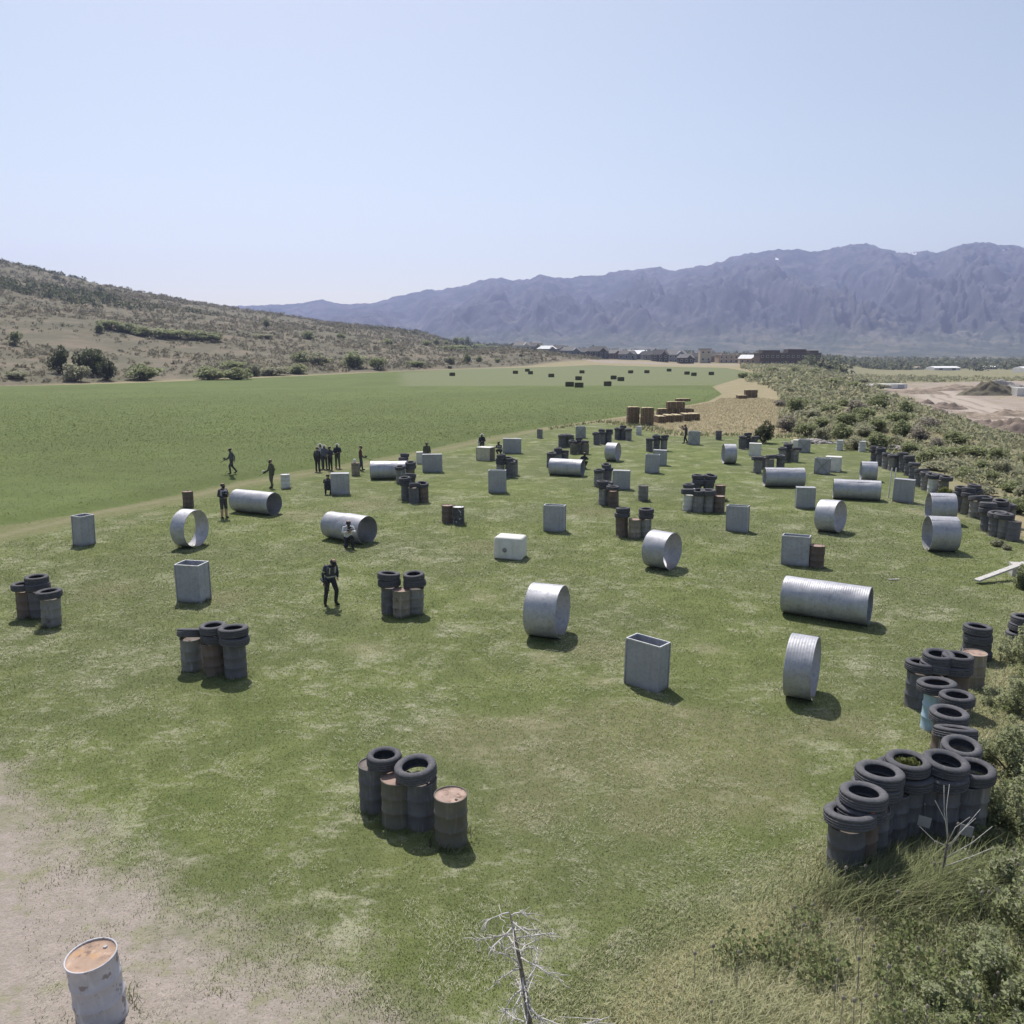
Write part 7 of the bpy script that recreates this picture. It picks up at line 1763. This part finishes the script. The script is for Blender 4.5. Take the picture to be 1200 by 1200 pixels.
for x, y, w, d, h, yaw, lab in SITE_BLOCKS:
    t = thing('site_container', lab, 'container', (x, y, hz(x, y) - 0.05), (0, 0, R(yaw)), 'pale things on the building site')
    link('body', mesh_from('body', *box_vf(0, 0, h / 2, w, d, h, 0.05), [M['whitepl']]), t)
    link('door', mesh_from('door', *box_vf(w * 0.3, -d / 2 - 0.03, h * 0.45, w * 0.2, 0.06, h * 0.75), [M['galvdull']]), t)
# ---------------------------------------------------------------- people
CLOTH = {}
def cloth(name, c, rough=0.9):
    if name not in CLOTH: CLOTH[name] = plain('cloth_' + name, c, rough, 0.22, 9.0)
    return CLOTH[name]
BLACK = cloth('black', (0.042, 0.042, 0.048)); DARK = cloth('charcoal', (0.075, 0.075, 0.083)); NAVY = cloth('navy', (0.06, 0.068, 0.105))
OLIVE = cloth('olive', (0.105, 0.105, 0.08)); GREY = cloth('grey', (0.10, 0.105, 0.115)); GBLUE = cloth('grey_blue', (0.13, 0.14, 0.17))
WHITE = cloth('white', (0.62, 0.61, 0.60)); PALE = cloth('pale_print', (0.34, 0.32, 0.37)); MAROON = cloth('dark_red', (0.12, 0.045, 0.05))
CAMO = cloth('spotted', (0.085, 0.08, 0.065)); SKIN = cloth('skin', (0.42, 0.27, 0.20), 0.6); BOOT = cloth('boot', (0.035, 0.03, 0.028)); MASK = cloth('mask', (0.03, 0.03, 0.033), 0.4)
LENS = plain('mask_lens', (0.03, 0.025, 0.02), 0.15, 0.05, 3, 0.5, 0, 0); STRAP = cloth('strap', (0.42, 0.42, 0.36)); CAPM = cloth('pale_cap', (0.55, 0.53, 0.47))
STYLE = {  # shirt, forearm, trousers, shin, hand, hat, vest
    'black_vest': (NAVY, BLACK, BLACK, BLACK, SKIN, BLACK, DARK), 'pale_vest': (DARK, DARK, DARK, SKIN, SKIN, BLACK, PALE), 'grey': (GREY, GREY, DARK, DARK, SKIN, BLACK, None),
    'olive': (OLIVE, OLIVE, OLIVE, OLIVE, BLACK, OLIVE, None), 'white_shirt': (WHITE, SKIN, GBLUE, GBLUE, SKIN, CAPM, None), 'greyblue': (GBLUE, GBLUE, DARK, DARK, SKIN, CAPM, None),
    'black': (BLACK, BLACK, BLACK, BLACK, BLACK, BLACK, DARK), 'dark': (DARK, DARK, BLACK, BLACK, SKIN, BLACK, None), 'navy_cap': (NAVY, DARK, OLIVE, OLIVE, SKIN, CAPM, BLACK),
    'maroon': (MAROON, MAROON, NAVY, NAVY, SKIN, BLACK, None), 'white_dark': (WHITE, WHITE, BLACK, BLACK, SKIN, BLACK, None), 'camo': (CAMO, CAMO, DARK, DARK, BLACK, BLACK, WHITE)}
def base_pose():
    return dict(pelvis=(0, 0, .96), belly=(0, 0, 1.12), chest=(0, 0, 1.30), neck=(0, 0, 1.47), head=(0, -.025, 1.63),
                hipL=(.095, 0, .92), kneeL=(.11, -.02, .50), ankL=(.12, .01, .09), toeL=(.14, -.15, .04), hipR=(-.095, 0, .92), kneeR=(-.11, -.02, .50), ankR=(-.12, .01, .09), toeR=(-.14, -.15, .04),
                shL=(.185, 0, 1.41), elL=(.25, .03, 1.14), wrL=(.26, -.05, .90), shR=(-.185, 0, 1.41), elR=(-.25, .03, 1.14), wrR=(-.26, -.05, .90))
POSE = {k: base_pose() for k in ('stand', 'hold', 'walk', 'gun_down', 'stoop', 'crouch', 'kneel', 'aim')}
POSE['hold'].update(elL=(.27, -.03, 1.16), wrL=(.12, -.30, 1.14), elR=(-.27, .0, 1.15), wrR=(-.10, -.22, 1.08))
POSE['walk'].update(kneeL=(.10, -.20, .53), ankL=(.11, -.16, .11), toeL=(.12, -.31, .07), kneeR=(-.10, .06, .50), ankR=(-.10, .32, .16), toeR=(-.11, .20, .05), elL=(.25, .12, 1.16), wrL=(.26, .10, .92), elR=(-.26, -.06, 1.14), wrR=(-.25, -.24, .98), head=(0, -.05, 1.62))
POSE['gun_down'].update(elR=(-.28, -.02, 1.14), wrR=(-.30, -.22, .96), kneeL=(.12, -.08, .50), ankL=(.13, -.10, .09), toeL=(.15, -.26, .04), elL=(.27, .05, 1.15), wrL=(.30, -.02, .92), ankR=(-.14, .12, .10), toeR=(-.17, -.02, .04))
POSE['stoop'].update(belly=(0, -.02, 1.11), chest=(0, -.06, 1.28), neck=(.01, -.12, 1.43), head=(.03, -.22, 1.55), shL=(.19, -.07, 1.39), shR=(-.19, -.07, 1.39), elR=(-.27, -.02, 1.13), wrR=(-.26, -.08, .88), elL=(.24, -.10, 1.14), wrL=(.14, -.30, 1.02),
                     kneeL=(.17, -.12, .52), ankL=(.17, -.02, .10), toeL=(.21, -.17, .04), kneeR=(-.14, .02, .50), ankR=(-.17, .10, .09), toeR=(-.20, -.05, .04))
POSE['crouch'].update(pelvis=(0, .14, .42), belly=(0, .08, .57), chest=(0, -.03, .76), neck=(0, -.10, .93), head=(0, -.15, 1.08), hipL=(.10, .12, .42), hipR=(-.10, .12, .42), kneeL=(.17, -.26, .50), kneeR=(-.17, -.24, .46), ankL=(.15, -.02, .09), ankR=(-.15, .02, .09), toeL=(.17, -.18, .04), toeR=(-.17, -.14, .04),
                      shL=(.19, -.05, .86), shR=(-.19, -.05, .86), elL=(.26, -.22, .68), elR=(-.28, -.18, .66), wrL=(.10, -.44, .74), wrR=(-.10, -.34, .70))
POSE['kneel'].update(pelvis=(0, .06, .48), belly=(0, .02, .64), chest=(0, -.06, .82), neck=(0, -.11, .99), head=(0, -.17, 1.13), hipL=(.10, .04, .46), hipR=(-.10, .04, .46), kneeL=(.13, -.32, .48), kneeR=(-.12, -.12, .07), ankL=(.13, -.26, .09), ankR=(-.12, .30, .08), toeL=(.14, -.41, .04), toeR=(-.12, .36, .03),
                     shL=(.19, -.08, .93), shR=(-.19, -.08, .93), elL=(.26, -.25, .74), elR=(-.27, -.2, .72), wrL=(.06, -.44, .82), wrR=(-.08, -.32, .78))
POSE['aim'].update(elL=(.22, -.28, 1.25), wrL=(.03, -.50, 1.38), elR=(-.30, -.12, 1.25), wrR=(-.09, -.26, 1.36), head=(-.04, -.06, 1.60), kneeL=(.14, -.14, .50), ankL=(.15, -.16, .09), toeL=(.17, -.32, .04), ankR=(-.15, .18, .1), toeR=(-.18, .04, .04))

def capsule(a, b, ra, rb, seg=10):
    a = Vector(a); b = Vector(b); d = b - a
    L_ = d.length
    if L_ < 1e-4: d = Vector((0, 0, 1)); L_ = 1e-4
    d.normalize(); u = d.orthogonal().normalized(); w = d.cross(u)
    rings = [(-ra * math.cos(t), ra * math.sin(t)) for t in (0.35, 0.8, 1.25)] + [(0, ra), (L_ * .5, (ra + rb) / 2), (L_, rb)] + [(L_ + rb * math.cos(t), rb * math.sin(t)) for t in (1.25, 0.8, 0.35)]
    V = []; Fc = []
    for z, r in rings:
        for j in range(seg):
            t = 2 * math.pi * j / seg
            V.append(tuple(a + d * z + (u * math.cos(t) + w * math.sin(t)) * r))
    n = len(rings)
    for i in range(n - 1):
        for j in range(seg):
            k = (j + 1) % seg
            Fc.append((i * seg + j, i * seg + k, (i + 1) * seg + k, (i + 1) * seg + j))
    Fc.append(tuple(range(seg))[::-1]); Fc.append(tuple(range((n - 1) * seg, n * seg)))
    return V, Fc

def person(x, y, pose, face, hgt, style, label):
    P = POSE[pose]; s = hgt / 1.75
    shirt, fore, trou, shin, hand, hat, vest = STYLE[style]
    mats = [shirt, fore, trou, shin, hand, SKIN, BOOT]
    J = {k: Vector(v) for k, v in P.items()}
    side = (J['shL'] - J['shR']).normalized()
    C = []
    for q in (-1, 1):
        C += [(J['pelvis'] + side * .065 * q, J['belly'] + side * .06 * q, .125, .118, 0 if q else 0), (J['belly'] + side * .06 * q, J['chest'] + side * .075 * q, .118, .128, 0)]
        C += [(J['chest'] + side * .08 * q, J['neck'] - (J['neck'] - J['chest']) * .25 + side * .07 * q, .12, .075, 0)]
    C += [(J['pelvis'] - Vector((.06, 0, .03)), J['pelvis'] + Vector((.06, 0, -.03)), .125, .125, 2), (J['chest'], J['neck'], .07, .055, 0), (J['neck'], J['head'], .052, .052, 5)]
    hd = (J['head'] - J['neck']).normalized()
    C += [(J['head'] - hd * .035 + Vector((0, -.012, 0)), J['head'] + hd * .045, .078, .094, 5)]
    for q in ('L', 'R'):
        sh, el, wr = J['sh' + q], J['el' + q], J['wr' + q]
        C += [(sh, el, .066, .050, 0), (el, wr, .048, .034, 1)]
        fd = (wr - el).normalized()
        C += [(wr, wr + fd * .075, .030, .034, 4)]
        hp, kn, an, to = J['hip' + q], J['knee' + q], J['ank' + q], J['toe' + q]
        C += [(hp, kn, .105, .080, 2), (kn, an + (kn - an) * .08, .074, .062, 3), (an, an - Vector((0, 0, .03)), .05, .05, 6), (an - Vector((0, 0, .035)), to, .048, .042, 6)]
    # ears and nose keep the head from reading as a ball
    hx = side * .09
    C += [(J['head'] + hx, J['head'] + hx - hd * .03, .018, .016, 5), (J['head'] - hx, J['head'] - hx - hd * .03, .018, .016, 5), (J['head'] + Vector((0, -.092, 0)), J['head'] + Vector((0, -.108, -.03)), .014, .018, 5)]
    V, Fc = join(*[capsule(a, b, ra, rb) for a, b, ra, rb, m in C])
    me = mesh_from('tmp_body', [(v[0] * s, v[1] * s, v[2] * s) for v in V], Fc)
    tmp = link('tmp_body', me)
    md = tmp.modifiers.new('remesh', 'REMESH'); md.mode = 'VOXEL'; md.voxel_size = 0.019
    ms = tmp.modifiers.new('smooth', 'SMOOTH'); ms.iterations = 3; ms.factor = 0.5
    dg = bpy.context.evaluated_depsgraph_get()
    ev = tmp.evaluated_get(dg).to_mesh()
    co = np.empty(len(ev.vertices) * 3); ev.vertices.foreach_get('co', co); co = co.reshape(-1, 3)
    fcs = [tuple(p.vertices) for p in ev.polygons]
    tmp.evaluated_get(dg).to_mesh_clear()
    bpy.data.objects.remove(tmp); bpy.data.meshes.remove(me)
    fcn = np.array([co[list(f)].mean(0) for f in fcs]) / s
    best = np.full(len(fcn), 9.0); idx = np.zeros(len(fcn), int)
    for a, b, ra, rb, m in C:
        A = np.array(a); D_ = np.array(b) - A; L2 = D_.dot(D_) + 1e-9
        t = np.clip((fcn - A) @ D_ / L2, 0, 1)
        d = np.linalg.norm(fcn - A - t[:, None] * D_, axis=1) - (ra + (rb - ra) * t)
        up = d < best; best[up] = d[up]; idx[up] = m
    # five bent fingers on each hand
    parts = [([tuple(v) for v in co], fcs)]; fm = list(idx)
    for q, sg in (('L', 1), ('R', -1)):
        el, wr = J['el' + q], J['wr' + q]; fd = (wr - el).normalized()
        ac = fd.cross(Vector((0, -1, .3))).normalized(); pn = ac.cross(fd).normalized()
        p0 = wr + fd * .085
        for k in range(4):
            b0 = p0 + ac * (.024 * (1.5 - k)) ; ln = (.072, .08, .075, .058)[k]
            t1 = b0 + fd * ln * .5 + pn * .006; t2 = t1 + fd * ln * .32 + pn * ln * .35; t3 = t2 + fd * ln * .08 + pn * ln * .28
            v, f = tube_vf([b0 * s, t1 * s, t2 * s, t3 * s], [.0105 * s, .0095 * s, .0085 * s, .006 * s], 6); parts.append((v, f)); fm += [4] * len(f)
        b0 = wr + fd * .045 + ac * .034; v, f = tube_vf([b0 * s, (b0 + ac * .022 + fd * .025 + pn * .01) * s, (b0 + ac * .024 + fd * .055 + pn * .025) * s], [.012 * s, .011 * s, .008 * s], 6); parts.append((v, f)); fm += [4] * len(f)
    V, Fc = join(*parts)
    body = mesh_from('person_body', V, Fc, mats, fm, smooth=True)
    t = thing('person', label, 'person', (x, y, hz(x, y) - 0.005), (0, 0, R(face)), 'players on the field')
    link('body', body, t)
    # head gear
    hc = J['head'] * s
    rot = hd.to_track_quat('Z', 'Y').to_euler()
    if hat is CAPM:
        h = link('hat', mesh_from('hat', *lathe([(0.002, .125 * s), (.06 * s, .118 * s), (.092 * s, .085 * s), (.104 * s, .045 * s), (.106 * s, .035 * s), (.165 * s, .022 * s), (.165 * s, .016 * s), (.10 * s, .028 * s)], 18), [hat], smooth=True), t, hc, rot)
    else:
        h = link('hat', mesh_from('hat', *lathe([(0.002, .120 * s), (.055 * s, .112 * s), (.09 * s, .082 * s), (.105 * s, .04 * s), (.108 * s, .0), (.100 * s, -.004)], 18), [hat], smooth=True), t, hc, rot)
        link('peak', mesh_from('peak', *box_vf(0, -.135 * s, .03 * s, .13 * s, .10 * s, .012 * s, .004), [hat]), h)
    mk = link('mask', mesh_from('mask', *join(box_vf(0, -.088 * s, .006 * s, .165 * s, .06 * s, .075 * s, .02 * s), box_vf(0, -.092 * s, -.065 * s, .12 * s, .07 * s, .08 * s, .022 * s)), [MASK], smooth=True), t, hc, rot)
    link('lens', mesh_from('lens', *box_vf(0, -.120 * s, .008 * s, .135 * s, .008, .048 * s, .003), [LENS]), mk)
    if vest is not None:
        mid = (J['chest'] * .6 + J['belly'] * .4) * s
        up_ = (J['chest'] - J['belly']).normalized().to_track_quat('Z', 'Y').to_euler()
        vo = link('vest', mesh_from('vest', *box_vf(0, 0, 0.02 * s, .37 * s, .295 * s, .36 * s, .07 * s), [vest], smooth=True), t, mid, up_)
        link('belt', mesh_from('belt', *box_vf(0, 0, -.15 * s, .36 * s, .30 * s, .045 * s, .012 * s), [STRAP if style == 'black_vest' else BLACK]), vo)
        for q in (-.09, 0, .09):
            link('pod', mesh_from('pod', *capsule((q * s, .165 * s, -.08 * s), (q * s, .165 * s, .10 * s), .032 * s, .032 * s), [BLACK], smooth=True), vo)
        if style == 'black_vest':
            for q in (-1, 1):
                link('shoulder_strap', mesh_from('shoulder_strap', *box_vf(q * .1 * s, -.150 * s, .08 * s, .035 * s, .014, .2 * s), [STRAP]), vo)
            el = J['elR'] * s
            ab = link('armband', mesh_from('armband', *lathe([(.058 * s, -.022), (.061 * s, -.02), (.061 * s, .02), (.058 * s, .022)], 14), [cloth('armband', (0.45, 0.44, 0.22))], smooth=True), t, (J['shR'].lerp(J['elR'], .62)) * s, (J['elR'] - J['shR']).to_track_quat('Z', 'Y').to_euler())
    # the marker is a thing of its own, held in the hands
    if pose in ('hold', 'gun_down', 'aim', 'crouch', 'kneel', 'walk', 'stoop'):
        Mx = Matrix.Translation((x, y, hz(x, y))) @ Matrix.Rotation(R(face), 4, 'Z')
        wr = J['wrR'] * s; fd = (J['wrR'] - J['elR']).normalized()
        if pose in ('hold', 'crouch', 'kneel', 'aim'): dr = (J['wrL'] - J['wrR']).normalized()
        else: dr = (Vector((0, -.8, -.45))).normalized()
        q = dr.to_track_quat('X', 'Z')
        wm = Mx @ Matrix.Translation(wr + fd * .06 * s + Vector((0, 0, .05))) @ q.to_matrix().to_4x4()
        gname = label.split(' who ')[0]
        gt = thing('paintball_marker', MARKER.get(label, 'black paintball marker in the hands of the ' + label), 'marker', wm.to_translation(), wm.to_euler(), 'paintball markers')
        link('receiver', mesh_from('receiver', *join(box_vf(.05, 0, 0, .24, .035, .06, .008), box_vf(-.02, 0, -.07, .03, .026, .10, .006)), [BLACK]), gt)
        link('barrel', mesh_from('barrel', *tube_vf([(.165, 0, .01), (.44, 0, .01)], [.012, .011], 10), [MASK], smooth=True), gt)
        ho = link('hopper', mesh_from('hopper', *capsule((.02, 0, .10), (.12, 0, .105), .05, .045), [MASK if style != 'olive' else WHITE], smooth=True), gt)
        link('feed_neck', mesh_from('feed_neck', *tube_vf([(.07, 0, .03), (.07, 0, .07)], [.016, .018], 8), [BLACK]), gt)
        link('air_tank', mesh_from('air_tank', *capsule((-.08, 0, -.05), (-.24, 0, -.06), .035, .038), [GREY], smooth=True), gt)
MARKER = MARKER_LABELS
for a in PEOPLE: person(*a)

# ---------------------------------------------------------------- haze
hz_mat = bpy.data.materials.new('haze_air'); hz_mat.use_nodes = True
nt = hz_mat.node_tree
nt.nodes.remove(nt.nodes['Principled BSDF'])
pv = nt.nodes.new('ShaderNodeVolumePrincipled')
pv.inputs['Color'].default_value = HAZE_COLOR
pv.inputs['Density'].default_value = HAZE_DENSITY
pv.inputs['Anisotropy'].default_value = 0.4
nt.links.new(pv.outputs[0], nt.nodes['Material Output'].inputs['Volume'])
ho = link('haze', mesh_from('haze', *box_vf(0, 0, 0, 10800, 9200, 780), [hz_mat]), loc=(0, 1900, 390 - 80))
tag(ho, 'pale blue haze filling the air of the valley', 'haze', kind='stuff')
